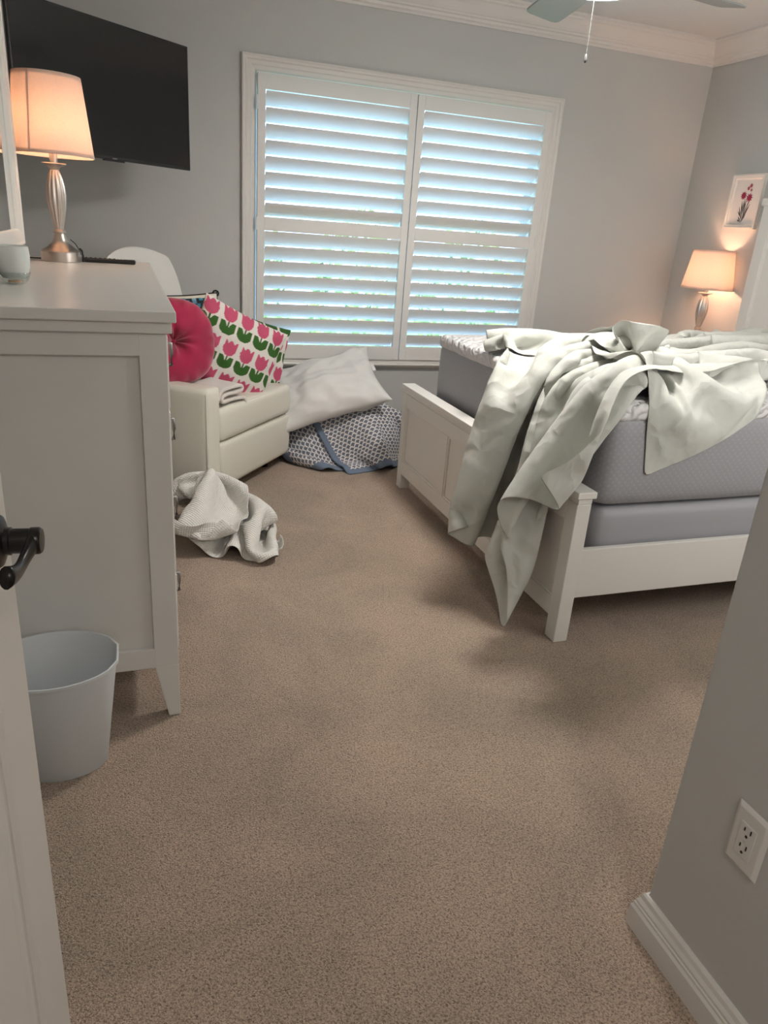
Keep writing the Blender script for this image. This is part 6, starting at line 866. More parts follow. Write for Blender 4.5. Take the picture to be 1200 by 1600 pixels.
4,0,-5,3,2,-1,0,2,-2,-1,0,0,0,0,0,0,0,0,1,-1,0,1,-2,0,1,2,1,0,-1,-1,1,1,-1,-4,-4,3,3,3,-2,0,-4,-5,0,0,1,9,1,-2,0,0,-1,-1,-1,-1,-2,0,4,3,0,-1,-5,1,-1,0,2,4,3,-2,1,-2,-6,1,-2,2,-2,5,-3,1,4,-1,0,0,0,3,-3,-2,0,0,0,1,0,-1,1,0,0,1,-2,2,-2,-1,3,1,2,0,-2,0,1,1,-3,-4,-5,5,5,0,0,-1,-1,-3,-5,1,-1,5,9,-5,0,0,-1,0,-1,-1,-2,-1,3,3,2,-3,-4,-1,1,0,2,3,0,1,1,-1,-12,5,4,-3,2,0,-1,2,1,1,0,1,0,0,1,-2,-1,0,0,-1,1,0,-1,1,1,-1,1,0,-2,1,1,2,1,-1,-2,0,2,0,-3,-4,0,3,3,1,-2,0,1,-2,-5,-3,0,0,6,2,-1,1,0,-1,0,-2,0,-1,1,5,4,-3,-7,-1,2,-1,2,2,3,2,-3,2,-2,-9,1,2,1,0,0,2,1,1,0,-1,1,1,0,-1,-1,0,0,0,0,0,0,1,-1,0,0,-1,0,1,1,3,1,-1,-3,2,1,-2,-4,-2,1,3,2,-1,0,0,0,2,-1,-7,-3,-1,2,5,0,0,1,2,-1,-1,-3,-1,1,4,3,-1,-3,-4,1,-1,2,3,1,1,0,3,-1,-4,-3,0,0,0,1,1,1,1,0,1,-1,1,1,-1,-2,0,0,0,0,0,-1,0,1,-1,0,0,0,1,3,1,3,-5,0,1,1,-3,-5,-4,4,4,1,1,-1,0,1,1,1,-1,-6,-3,-1,4,0,0,3,1,-2,-1,-1,-2,1,4,2,0,-2,-4,1,-1,-1,3,3,1,0,0,1,2,-4,-3,0,0,0,2,1,0,0,0,1,0,0,-1,0,-1,0,0,0,-1,1,0,-1,1,
0,0,-1,1,2,4,2,-1,-3,-1,2,-6,-5,1,3,2,1,0,0,0,2,1,1,1,-3,-5,-2,2,0,0,1,1,1,-3,-1,-1,-1,3,4,1,-2,-5,0,1,-1,1,2,3,3,-2,-1,-2,0,-1,-2,0,1,1,2,1,0,-1,0,1,0,0,-1,-1,0,0,0,0,-1,0,0,0,1,-1,1,1,3,2,2,2,-10,6,-5,-8,2,1,2,3,1,-1,0,0,5,0,1,-3,-2,-1,-1,-2,0,0,1,1,0,-2,-2,0,0,1,5,4,-2,-7,-2,-1,1,5,-1,-1,5,2,-1,-2,-2,-2,0,0,0,2,2,-1,0,0,0,0,1,0,-1,0,-1,0,0,0,0,-1,1,-1,0,0,1,3,2,-1,-1,7,18,-30,-25,17,6,0,3,2,0,0,-1,1,7,0,-4,-3,1,-1,-2,0,-1,0,1,0,0,-1,-1,-1,-1,1,4,5,2,-3,-10,6,-6,2,-12,18,2,-2,2,-3,-1,-1,-1,0,0,1,5,-2,-1,0,0,1,0,0,0,-2,0,-1,0,1,0,-1,0,1,0,-1,1,2,2,3,0,-1,-13,-9,10,-7,4,5,3,2,0,0,0,0,7,-4,-3,1,0,0,-1,-3,0,1,0,1,0,-1,-2,-1,-1,0,3,6,3,2,-5,-5,5,0,2,-13,7,5,-3,2,-4,-2,0,0,0,1,3,0,-1,0,1,0,0,0,0,0,-2,0,0,0,0,0,-1,0,0,1,1,1,3,3,-2,-8,-10,7,-5,-1,4,3,5,0,1,-1,1,-1,4,-3,0,0,1,-2,-1,-1,-1,0,1,0,0,-1,-1,-2,0,1,0,4,5,6,-2,-10,-3,5,14,-8,-8,2,2,-1,-1,-4,1,0,0,2,1,0,0,0,0,0,1,0,-1,0,0,-1,0,0,0,-1,-1,1,0,1,2,2,1,1,-5,-9,-1,0,2,-1,-1,8,3,0,-1,1,-1,0,
589,0,0,0,0,13,15,-3,-16,-9,0,0,0,0,0,6,15,18,17,18,9,-13,-19,-10,-16,-19,2,22,10,3,-4,-7,-7,-4,4,17,19,-9,-19,-14,-19,0,14,16,18,12,-2,-15,-19,-13,5,16,17,11,-13,-16,-2,-21,-8,5,17,18,18,14,-4,-17,-18,-17,-13,-3,0,0,0,0,0,0,0,0,0,0,8,4,-6,-2,2,-3,-3,0,0,0,0,-3,-1,0,0,0,0,5,0,-8,7,-6,9,-1,4,-2,-5,-4,-2,3,2,0,0,2,1,-2,1,1,5,1,-1,-2,-2,-1,1,-2,-4,-2,0,4,13,-4,-5,5,-7,-2,1,-1,0,3,2,-1,0,0,-2,0,0,0,0,0,0,0,0,0,0,4,7,-3,-4,1,3,-1,-6,-1,0,0,0,-3,-1,1,-1,0,1,1,1,1,-10,10,6,-6,1,-3,-7,2,4,2,-1,1,-2,6,-3,2,-2,7,1,-3,1,-4,0,0,-1,0,-4,-3,0,0,10,7,-9,5,-7,-3,3,-2,0,-1,3,3,0,1,-3,-1,0,0,0,0,0,4,0,0,1,7,2,-4,-2,2,1,0,-3,-4,0,0,0,0,-4,0,0,0,2,1,0,1,-1,4,-5,5,-1,-4,1,-3,-1,3,1,1,0,-2,4,-2,0,2,-2,4,-1,1,-2,0,0,-1,-3,-4,-1,0,4,12,-1,-5,0,-3,1,-5,4,-5,3,5,-2,4,-2,-3,0,0,0,2,7,6,0,0,5,5,-3,-7,-1,6,4,1,-2,-5,-3,0,3,-3,-5,1,0,-1,5,-2,0,-1,1,2,2,-1,-2,3,4,-7,-4,2,2,-1,1,0,0,-2,6,0,3,-7,5,1,-3,-1,1,-1,-2,-2,-4,0,0,10,5,-1,8,-15,-9,6,-5,0,6,5,-2,3,2,-6,0,1,6,6,2,0,0,1,8,0,-10,-11,1,8,8,4,0,-3,-6,0,1,4,-3,-5,2,-4,
7,-2,-2,-1,0,2,0,0,4,1,-2,0,-3,-4,6,-3,2,2,-4,2,6,-3,-8,7,-2,3,-2,0,0,0,-2,-3,-2,-2,-1,5,10,1,-2,-4,-7,6,-3,-2,0,2,3,-5,14,-9,1,10,3,2,0,-1,0,6,5,-10,-9,0,0,0,8,7,3,-1,-3,-6,-4,6,2,-4,0,3,-5,-7,4,4,-2,1,2,1,-4,6,-2,1,-4,-1,1,6,-2,-2,-2,8,-4,1,5,-3,0,-5,0,0,0,0,0,-2,-2,0,4,-1,1,3,-1,1,-5,1,-2,-1,-1,3,3,-6,11,3,0,6,-2,0,-1,-8,0,12,-10,-10,-3,4,-1,-2,4,8,6,2,-2,-5,-3,-3,6,-3,-3,1,-1,5,-4,2,-1,1,0,-1,1,1,4,3,-3,-8,-2,-2,-11,25,10,-12,-1,3,-3,1,-2,-4,1,1,0,0,-2,-1,0,1,1,0,2,2,-1,-1,-6,2,-4,6,-2,-2,0,-1,-23,30,21,-15,5,-6,-10,-5,9,-5,-12,-3,3,2,-1,-2,0,5,9,3,1,-1,-6,-6,1,2,-3,1,-1,4,-1,-1,0,2,0,1,-2,0,6,-5,6,-6,4,-6,10,-6,3,1,2,-2,-2,3,-11,1,4,1,-1,-1,-1,-1,0,1,0,1,5,1,-3,12,-16,-18,10,4,5,-1,1,3,1,-7,2,8,-6,-7,-8,1,6,-13,-4,3,2,1,-1,-3,-2,3,8,7,2,-1,4,-11,-6,5,-1,-2,3,1,-1,-1,0,1,0,-1,1,-3,-3,4,-4,6,0,2,2,-8,8,14,-9,-16,6,-8,1,6,3,0,1,0,-2,-1,0,1,0,1,2,-1,2,-3,-1,-4,-1,0,3,2,0,0,-2,0,-3,6,-3,-5,-1,-4,-7,-5,3,4,3,1,0,-5,-4,-1,2,13,4,1,-7,1,-5,-3,8,-5,3,2,-2,-4,3,0,1,0,0,0,-2,4,-4,1,-2,5,-7,7,6,-12,
4,-6,-9,5,9,-1,2,1,-1,0,-1,0,-1,0,0,2,0,1,1,-3,2,-5,-1,0,1,3,1,0,0,-3,-1,1,0,1,-4,-3,-7,3,4,0,0,0,0,0,-8,-2,-1,6,9,-1,-7,4,1,1,0,5,-5,-13,7,1,3,1,-1,0,-1,-1,3,-3,2,0,-1,0,6,-3,-6,0,-1,0,-1,0,0,5,2,0,1,0,-1,-1,-1,0,1,-1,2,2,-1,0,0,-2,-3,0,0,3,1,0,0,-3,-1,1,1,-2,2,-4,3,2,1,1,1,0,-1,-2,-5,-11,2,-1,11,-2,5,-8,2,5,-2,3,-6,3,-4,3,0,1,-1,1,-1,-7,7,0,1,-1,0,-1,1,1,-7,-1,1,5,-4,0,1,2,2,2,-1,1,-1,-1,-1,1,-1,1,0,1,1,-1,1,-2,-2,0,0,1,3,0,-1,-2,-2,1,-1,2,-1,-1,15,-1,0,-1,2,0,-1,-2,-1,-11,-8,-2,5,-4,4,5,1,2,-3,2,-1,-2,3,-3,1,-1,2,-1,-1,1,0,-1,0,2,-2,-1,0,-2,1,2,0,-2,0,-1,0,1,3,2,0,0,0,-2,-1,-1,0,1,1,2,0,0,0,-2,-2,1,0,2,1,-1,1,-3,-1,0,0,1,1,-1,17,1,-1,0,-4,-3,-3,-4,-4,4,0,-5,-4,6,-7,7,2,-2,1,0,4,-5,2,-2,-2,1,1,0,1,2,-3,2,-1,-1,-1,0,0,-2,1,2,-2,-1,-1,1,0,1,2,1,1,-1,0,-1,-2,1,0,-1,3,1,1,-1,1,-3,-2,-1,1,3,2,0,0,-3,-4,3,-5,4,3,0,16,-2,-2,-3,-4,-6,-5,-1,0,7,5,9,-9,0,-1,-4,0,-1,1,3,-7,-2,5,3,-2,0,2,-4,1,6,-4,0,0,-2,0,1,-1,-1,2,-1,0,0,-2,0,0,0,3,3,-1,1,0,-3,-2,0,0,0,1,3,1,0,
0,-2,-2,-2,1,3,3,0,0,-3,-2,1,-7,-1,6,4,9,-4,-5,-6,-5,0,-2,1,9,11,-2,-3,3,0,1,-6,-1,0,-1,0,-2,1,0,4,-2,0,1,1,-2,1,1,0,0,-2,-1,0,-1,1,-1,1,0,-1,0,-1,0,1,1,2,1,-1,1,-2,0,-3,-1,1,2,3,1,0,0,-2,-3,-1,1,1,6,0,1,25,-28,-37,16,11,3,4,-5,-4,-4,0,-2,0,6,8,10,2,1,-7,-2,3,0,-1,-5,-1,2,-2,-1,2,0,0,0,1,2,-1,-1,0,-1,1,0,-1,-1,0,0,1,1,-1,0,-1,-1,-1,0,0,2,4,0,0,0,-2,-1,-3,1,-1,1,3,3,0,0,-2,-4,0,0,1,5,2,-2,-4,6,-6,-6,-4,1,6,-14,-1,1,-1,3,6,6,8,5,-3,-7,-7,3,8,3,-3,-8,0,2,-2,3,-4,3,-1,0,2,1,-1,2,-5,-1,4,0,-1,-2,0,0,1,0,-1,0,0,-1,-1,0,0,2,1,3,0,0,-3,0,-3,0,0,0,3,2,1,-1,0,-3,-2,1,0,4,2,-1,-2,-1,0,-1,-4,0,3,-14,0,0,2,9,5,6,6,-4,-11,-11,3,0,10,3,-2,-1,5,-5,-17,14,13,-10,-2,1,2,-2,1,-1,3,-3,1,0,-1,0,-1,1,0,1,0,0,-1,-2,0,0,0,0,3,2,0,0,0,-3,-3,0,0,0,3,3,0,1,-1,-3,-3,0,1,4,3,-2,-4,2,-1,0,0,0,-1,-14,1,5,9,5,4,6,-7,-11,-9,4,-2,-1,-1,16,12,-11,-15,12,0,-23,12,6,4,-2,0,2,-2,2,-1,0,1,1,-2,-1,0,0,0,0,1,0,-1,-1,-2,0,0,1,2,2,0,0,0,-2,-3,0,-1,0,3,3,0,0,0,-3,-1,-2,1,3,4,-2,-1,-1,0,0,0,0,0,-5,0,5,13,
1,1,-6,-11,-9,4,0,1,-3,0,1,14,10,-6,-3,6,-18,-16,14,11,-4,2,0,3,0,-3,-1,-1,4,-5,1,0,0,1,2,-1,0,-1,-1,-3,1,-1,1,2,3,0,0,0,-3,-2,-2,1,-1,3,3,2,0,-1,-3,-4,-1,1,4,7,-3,-5,1,0,0,0,0,1,6,-6,0,2,5,0,-13,-2,5,1,0,-6,-1,-5,1,-9,28,18,-18,-11,7,-6,-8,-14,27,15,-14,5,-4,-3,0,-3,5,-1,0,-1,1,1,-1,0,-1,1,-1,-2,-1,1,-1,3,3,0,-1,0,-2,0,-5,2,-2,3,2,1,0,1,-2,-2,-2,-4,-12,25,16,-14,-7,3,-3,0,0,2,5,-2,-3,-7,6,4,5,-4,0,3,1,-7,-5,-1,-3,8,-1,1,0,-3,0,2,-9,10,1,-1,4,0,1,-6,-5,-5,-9,22,13,-13,3,-2,-1,0,0,-1,-1,-3,0,0,0,2,3,1,0,0,-3,0,-4,1,-1,0,7,-2,0,-1,1,0,-2,-5,6,-4,7,-1,0,2,-4,0,0,7,3,1,-4,-3,-2,5,7,1,3,1,-4,-3,-4,6,-9,-2,3,-2,2,2,-1,1,-2,1,3,-3,3,-2,-3,0,-1,-1,2,-2,1,5,-2,3,-1,-1,0,0,-1,-2,-1,0,0,2,1,2,1,0,-3,0,-3,0,1,-4,9,-7,4,-3,6,4,-4,-5,1,-1,3,2,-1,2,2,-6,1,10,3,0,-3,-3,-2,1,7,9,-1,-2,-5,-1,-3,-1,0,2,-1,0,0,-2,1,1,0,0,2,1,0,-2,-3,-3,0,0,4,1,-4,5,-2,2,1,0,0,-1,-1,-1,-3,0,0,3,2,1,0,0,-1,-1,0,-3,1,1,-2,0,0,4,5,6,-2,-11,-1,0,2,3,-2,7,3,-7,8,-5,5,-1,-2,-5,-1,-1,4,8,2,-6,-6,2,1,-2,2,0,0,1,1,-1,-1,2,-4,2,
2,-1,1,-1,-4,-1,-1,0,5,0,-4,4,-1,2,0,0,1,-1,-1,0,-3,0,-1,1,4,1,-1,1,-1,-1,-1,-3,0,3,-6,8,-5,7,6,-1,-1,-11,2,-2,3,5,-4,16,-7,20,-27,-30,6,-1,-3,-2,-3,-2,2,5,4,-3,-1,-1,2,-6,8,-4,1,0,0,-4,-7,10,-2,1,8,-3,-1,-3,-5,-1,0,1,4,0,-2,1,0,1,1,0,0,0,-1,0,-3,0,0,0,5,-2,0,0,0,0,0,-2,1,-1,-2,2,-1,3,3,-1,3,27,-39,-27,0,30,37,-27,8,-15,-4,5,4,1,-3,-2,-3,1,-1,2,4,0,1,-3,-2,1,6,-3,-3,1,-1,-6,3,-13,16,23,-13,-5,0,-6,-4,-1,0,3,3,0,-1,-1,1,-1,2,1,-1,1,-1,0,-2,-3,3,-2,8,-4,1,-2,5,-4,-2,-1,2,-2,1,2,-1,0,1,1,5,-11,0,-2,4,-2,2,14,-6,-9,3,1,3,1,-1,-2,-1,-2,-3,4,3,3,0,-2,-5,6,-13,11,0,1,-3,-4,0,0,4,-4,11,2,-6,-6,-3,-1,3,3,1,0,-1,0,1,-1,0,1,1,-1,0,0,1,-3,-1,-3,4,3,-2,4,1,-3,-2,-1,0,0,-1,0,0,1,3,3,-4,-5,1,-3,3,0,-1,6,-2,-1,1,1,0,5,-2,-3,-1,1,0,-1,1,3,1,0,-4,-7,8,0,0,1,-3,-2,3,-2,2,-3,4,-1,0,-6,0,0,3,3,0,0,-1,0,0,0,1,0,0,0,0,0,-1,1,-5,4,-4,6,-4,4,0,5,-6,-3,2,-4,3,1,1,0,0,1,-3,-1,-1,0,2,1,-2,1,0,-1,1,2,-6,8,3,-6,2,2,4,-7,-1,5,-2,2,-4,-5,5,8,-5,1,-9,3,2,-1,1,-1,-1,4,-2,-2,-4,4,0,2,0,0,0,-1,0,-1,1,0,0,1,0,0,
0,-3,1,1,-1,3,0,1,15,-5,-12,-3,3,-5,3,1,-2,1,1,0,-1,-2,0,2,2,-1,-1,0,0,-1,2,2,-4,-4,14,-6,2,4,-4,-7,2,2,5,-2,3,-5,9,-2,6,-5,-15,10,-5,3,-1,-2,2,-1,0,3,0,4,-5,-1,0,0,0,-1,0,0,-1,1,0,0,1,0,-1,0,0,-1,1,3,0,-1,3,4,18,-30,-17,17,3,2,0,1,-3,-1,0,-1,-1,3,-1,1,-2,2,-1,-1,3,3,-2,-7,-14,25,16,-14,-10,3,-2,2,3,3,-3,0,6,-2,1,-5,11,-8,-2,3,-4,0,-1,1,-9,11,7,-6,1,-4,0,0,-1,1,0,-1,0,0,1,0,0,0,-2,-1,2,-1,1,1,-1,2,0,7,-8,0,0,-4,3,2,-2,1,0,-1,-1,-1,0,3,1,-2,-1,-1,2,-2,7,4,0,-2,3,-1,-3,8,-4,-1,-2,0,2,3,-1,4,-5,2,-3,-6,8,-1,1,-1,0,-1,-1,1,0,-4,6,1,0,-3,0,0,0,-1,0,0,-1,1,-1,1,1,0,-1,0,0,0,0,1,1,-2,2,1,-2,3,-5,-3,2,4,0,-1,-1,-2,1,-2,1,3,-1,1,-10,11,-6,5,9,4,0,-1,2,-1,-4,5,7,-5,-1,-2,-3,0,0,3,-2,2,-1,-2,2,2,1,-1,-1,1,1,-1,6,-3,-1,0,1,-1,-3,0,-1,0,0,0,0,-1,1,1,0,0,-2,1,-1,1,0,0,0,0,1,1,-2,3,-1,1,-2,0,1,2,-5,-1,2,-1,-1,3,3,-3,3,-30,24,36,-13,-14,2,0,-2,-1,-3,1,5,3,-5,0,0,-1,-1,2,0,0,-1,1,-2,4,0,-1,-1,-3,3,-4,5,2,0,0,0,-1,-2,0,0,-1,0,-1,0,0,1,0,2,-1,0,-5,5,0,-1,1,1,-2,0,1,1,-1,-1,-1,0,3,0,-3,1,0,
-1,-1,2,1,0,0,-5,9,7,-6,5,3,4,-1,-1,-3,-2,-1,3,2,-4,0,2,-2,1,2,-2,2,-1,2,-1,0,3,-1,-3,1,-1,3,-3,4,1,0,1,-1,-4,0,-2,1,0,0,0,0,-1,2,5,1,-6,1,-1,0,-1,1,0,0,-1,1,0,-2,2,-1,0,1,0,-4,3,0,2,-2,1,0,1,-1,-1,8,0,2,-1,-8,3,1,-2,-2,-3,0,1,2,3,-6,2,-2,2,2,0,0,3,-4,0,-5,7,0,-2,-2,-1,-1,1,3,3,2,-1,1,-4,-1,-1,-1,0,2,-2,-2,2,8,7,-5,-5,-2,0,-1,0,0,1,-2,0,1,0,1,-3,0,1,2,0,-1,0,1,-2,0,1,0,1,0,7,-1,2,-2,-7,-7,3,1,-1,-3,-3,-1,1,3,0,-1,0,-2,2,2,0,0,1,-1,-7,9,0,3,-6,-3,1,-3,4,1,2,2,0,1,-2,-3,-2,0,0,0,1,-1,6,9,-7,-9,3,2,-2,1,-1,0,0,0,-1,0,1,-1,1,0,0,0,1,0,-1,0,0,0,0,0,0,0,6,3,-1,-5,-11,4,2,2,-1,-3,-3,-1,1,2,2,0,-1,0,0,-1,2,-1,1,2,1,8,-7,-1,-3,-7,6,-10,2,5,5,2,0,0,-1,-3,-1,-1,0,-1,3,1,6,0,-5,-3,-2,2,1,0,0,0,1,-1,-1,1,0,0,-1,-1,1,3,1,-3,1,0,-1,0,0,0,0,1,0,3,7,-16,-1,2,2,1,1,-4,-2,-2,1,1,2,2,-2,1,-1,3,-1,0,-1,4,8,-5,-2,1,10,-17,-24,19,-2,2,5,4,0,0,0,-4,0,-5,1,1,4,4,5,-4,-6,-1,1,1,0,0,0,0,0,0,-1,-1,1,0,-1,1,-1,3,0,0,-1,-1,1,-1,0,0,1,-1,3,13,-14,-10,7,-4,1,0,2,-3,-1,-2,0,2,
1,0,0,0,0,2,-1,-1,-2,3,6,-2,-1,2,-2,-2,-5,-5,2,0,3,5,2,0,1,-4,-1,-4,-3,2,5,6,1,-9,-4,3,3,0,0,1,-1,0,0,0,0,1,0,0,-2,0,0,3,2,-2,-1,1,-3,0,1,3,-1,0,7,-5,-10,4,-3,2,2,0,3,-5,0,-2,-1,1,3,2,-3,1,-1,-4,5,-6,-3,6,6,2,-1,0,-1,1,-5,-7,1,-1,3,6,3,-2,2,-2,-3,-3,-4,2,2,9,-5,-4,0,0,3,2,-1,0,0,0,0,-1,2,-1,2,0,-3,0,-1,3,1,0,-1,-1,-1,-1,1,3,-1,1,0,-3,-4,0,2,-2,1,0,3,3,-7,-3,0,1,3,0,-2,0,0,0,2,-11,4,-1,5,6,0,0,-1,1,-4,-5,0,0,0,5,4,0,0,0,-4,0,-3,-3,2,6,-4,-3,1,1,3,0,0,0,1,-1,1,0,2,-3,1,0,-1,-1,-1,4,5,-5,2,0,-4,-1,1,3,-1,1,-1,-3,-2,0,0,0,0,4,-1,2,-5,-1,-2,0,3,4,2,-3,20,-29,-19,18,0,1,2,5,5,-3,1,-1,-2,-3,-4,1,0,3,5,1,-1,0,-3,-2,0,-2,2,0,-4,3,-1,4,0,1,-1,0,1,-1,-1,1,1,0,0,2,-3,-5,1,5,9,-5,2,-3,-5,-1,2,1,1,0,-1,-2,-2,0,0,0,-1,3,1,1,-4,-4,1,0,2,4,-4,5,-9,4,-2,-3,2,-1,1,4,4,-1,0,1,-2,-2,-6,1,0,2,6,1,0,3,-6,-1,-3,-1,2,-3,-2,2,-1,6,1,-1,0,0,-1,1,0,0,-2,3,-2,2,-1,-6,1,-20,30,27,-23,-6,-2,-1,1,2,0,-1,-1,-2,-1,-1,0,0,-1,2,2,-1,-2,-3,-2,1,-1,3,-1,9,-10,7,-3,-5,0,0,-1,4,6,2,-2,1,-2,-3,-3,-2,
0,-1,7,4,-1,-1,1,-4,-3,-1,0,-2,0,3,-1,4,1,-2,1,-1,-1,0,0,0,-3,2,6,-1,-2,-2,-6,9,-5,6,6,-6,-3,1,2,0,1,-2,-1,-1,0,-1,0,0,2,0,-1,3,-1,-3,-7,2,-8,8,22,-15,5,3,-11,-3,0,-1,-1,3,5,2,-2,2,-2,-2,-2,-4,2,-1,3,6,-1,1,-1,-3,-1,-2,0,-8,13,-8,6,0,-1,0,-1,2,0,0,0,-1,-1,1,1,0,0,0,-3,2,-3,4,8,-6,0,0,0,2,-1,0,-2,-2,-1,0,0,0,4,-2,-1,2,-1,-2,-6,-1,5,0,7,4,-4,-3,1,-7,0,0,-3,2,5,5,1,-3,1,-4,-1,-4,0,0,1,7,1,1,-1,-4,-2,-9,-4,9,6,-4,4,0,-1,-1,1,0,-1,0,0,0,-1,2,2,0,-1,-2,-1,1,0,0,2,2,-2,0,3,1,0,-1,-2,-1,-1,-1,0,1,3,-2,3,-1,-2,-1,-2,-2,3,2,-1,7,-1,-1,-6,-2,-2,2,-2,0,4,3,1,2,-2,-3,0,-5,0,1,-1,6,5,-3,0,-3,-1,0,1,9,-10,-1,2,0,0,-1,0,0,0,0,0,0,0,0,1,1,-1,-1,-1,0,0,0,4,-2,2,-1,1,2,-1,-1,-2,0,-1,-1,1,-1,3,-3,2,0,2,-4,2,-4,3,-3,0,8,0,1,-1,-8,-2,1,-1,-2,4,5,0,-1,2,-1,-3,-2,-3,0,-2,4,5,0,2,-3,-1,2,2,-5,-4,3,2,0,0,-2,-1,0,1,0,0,0,-1,2,1,2,-2,0,-1,-1,1,2,-2,2,-1,0,2,2,-1,-1,0,-2,0,-1,0,0,2,-4,1,3,-1,-1,-1,0,1,-2,4,0,3,1,0,-5,-6,2,-1,-1,2,4,2,0,0,-1,-2,-1,-5,2,0,0,6,0,-1,1,-2,2,2,-5,-5,3,3,0,0,-2,1,-1,
0,0,1,0,1,-1,1,-1,1,0,2,-2,2,-2,-2,2,-1,0,1,3,-3,0,1,-2,-2,2,-1,2,3,-2,-1,1,0,-1,-1,0,0,0,1,4,6,-5,2,-5,-6,1,-1,-1,0,5,4,-1,1,-1,-3,0,-5,-2,2,-3,8,1,-1,0,0,3,-4,-2,-2,3,2,0,0,-2,-1,1,-2,5,0,0,0,-2,-1,3,-1,0,12,-9,-2,6,-4,-7,5,-3,4,2,-5,3,-1,-1,0,0,0,0,-1,2,-2,2,0,-1,0,0,0,-1,0,3,0,4,-1,2,-11,-1,3,-1,0,3,2,1,0,-1,-2,0,-2,-1,0,4,1,-2,1,2,-3,3,0,-8,0,17,-10,-2,0,-1,1,-1,-5,7,0,1,8,-8,-2,1,-1,4,2,6,-15,6,-4,-7,6,-1,5,-1,-2,2,1,-1,-2,0,0,1,-3,1,1,2,1,-2,0,-1,0,0,1,1,2,3,-3,6,-9,-11,7,0,0,2,4,1,0,0,-2,-1,-2,-4,1,1,2,7,-2,0,0,-3,-2,-6,7,7,10,-7,-8,-1,-3,0,-6,-26,41,29,-24,-4,-4,-3,0,4,-3,4,17,-24,-12,12,-13,9,10,-5,10,-4,-4,0,0,-1,2,-1,0,4,-6,2,2,-2,0,1,-1,2,-3,0,4,-1,6,-6,3,-10,-2,2,0,2,4,2,-1,1,-2,-1,0,-2,-3,1,1,6,1,-2,1,3,-12,0,4,1,10,4,-3,-10,-4,2,-13,15,0,0,9,-2,-7,-2,2,1,2,-7,2,7,-1,-4,-2,5,-5,3,-1,2,-1,-2,0,0,-1,1,-3,6,-2,1,1,-2,-1,-1,0,1,0,2,1,1,-2,3,-3,-5,-3,2,-2,3,5,1,0,2,-2,-3,-1,-2,1,-2,2,7,1,0,7,-23,-4,11,0,-4,8,13,4,13,-33,-29,21,10,-3,2,6,-4,-1,-1,1,2,0,0,-6,11,-1,-1,-1,0,-5,-3,
3,2,0,0,0,0,1,0,-4,5,8,-6,-1,1,-3,-1,1,-2,1,3,1,-1,0,0,-1,-2,-3,-2,1,0,6,0,1,-2,4,-3,-1,-2,-3,2,-1,8,1,1,-9,-4,2,1,3,-1,1,3,9,-10,2,-3,-7,4,-1,2,4,-2,-5,5,0,0,-5,10,-1,-2,6,-4,0,-1,-3,-1,-1,1,1,0,0,-1,3,-4,-4,2,4,0,1,0,-3,-1,0,-2,-1,4,6,-3,-3,2,1,-3,-5,1,0,-2,5,5,-3,4,-2,-1,-2,-3,1,-1,1,-2,4,-4,-6,9,1,0,0,0,0,5,3,-7,2,-3,-1,0,0,-1,2,2,-3,0,1,4,-4,-4,2,1,9,-3,2,-4,-3,-1,1,-1,2,0,-2,2,-2,1,-4,3,2,0,2,-2,-1,-2,2,-4,1,0,5,-4,2,-3,10,-7,-4,-3,1,0,0,8,4,-3,1,-2,-2,0,0,-4,2,-3,2,1,-1,3,2,-1,3,-5,-5,5,8,-5,5,-7,-2,-1,1,1,2,-5,3,-1,2,-2,8,-10,-1,2,6,3,-1,0,-3,-2,0,0,-1,1,-2,1,-3,4,-4,3,2,2,0,0,-3,-1,1,-4,-3,-6,13,3,-4,3,4,-2,-4,-5,0,-1,1,8,-6,11,-6,-1,-1,0,-4,1,0,2,1,0,0,14,-4,6,-6,-4,-7,-9,12,9,-5,1,-7,-1,1,-1,1,-6,0,-2,8,0,-1,-1,-4,3,5,2,0,-1,-1,-1,-1,-1,0,-2,2,-1,1,1,-4,1,3,1,-1,1,-1,-1,0,-3,-2,6,-3,3,-2,2,3,4,-7,-4,1,-2,-1,-2,-2,5,9,-3,-1,-1,2,-3,-1,0,1,-1,3,-2,8,-6,6,1,-6,1,-3,3,-1,2,-3,-2,0,-2,-2,3,-2,4,1,0,0,3,-9,1,5,3,-1,1,-1,-1,0,-1,-3,-1,3,-1,2,0,-3,1,1,2,1,0,-2,-2,2,1,-2,1,
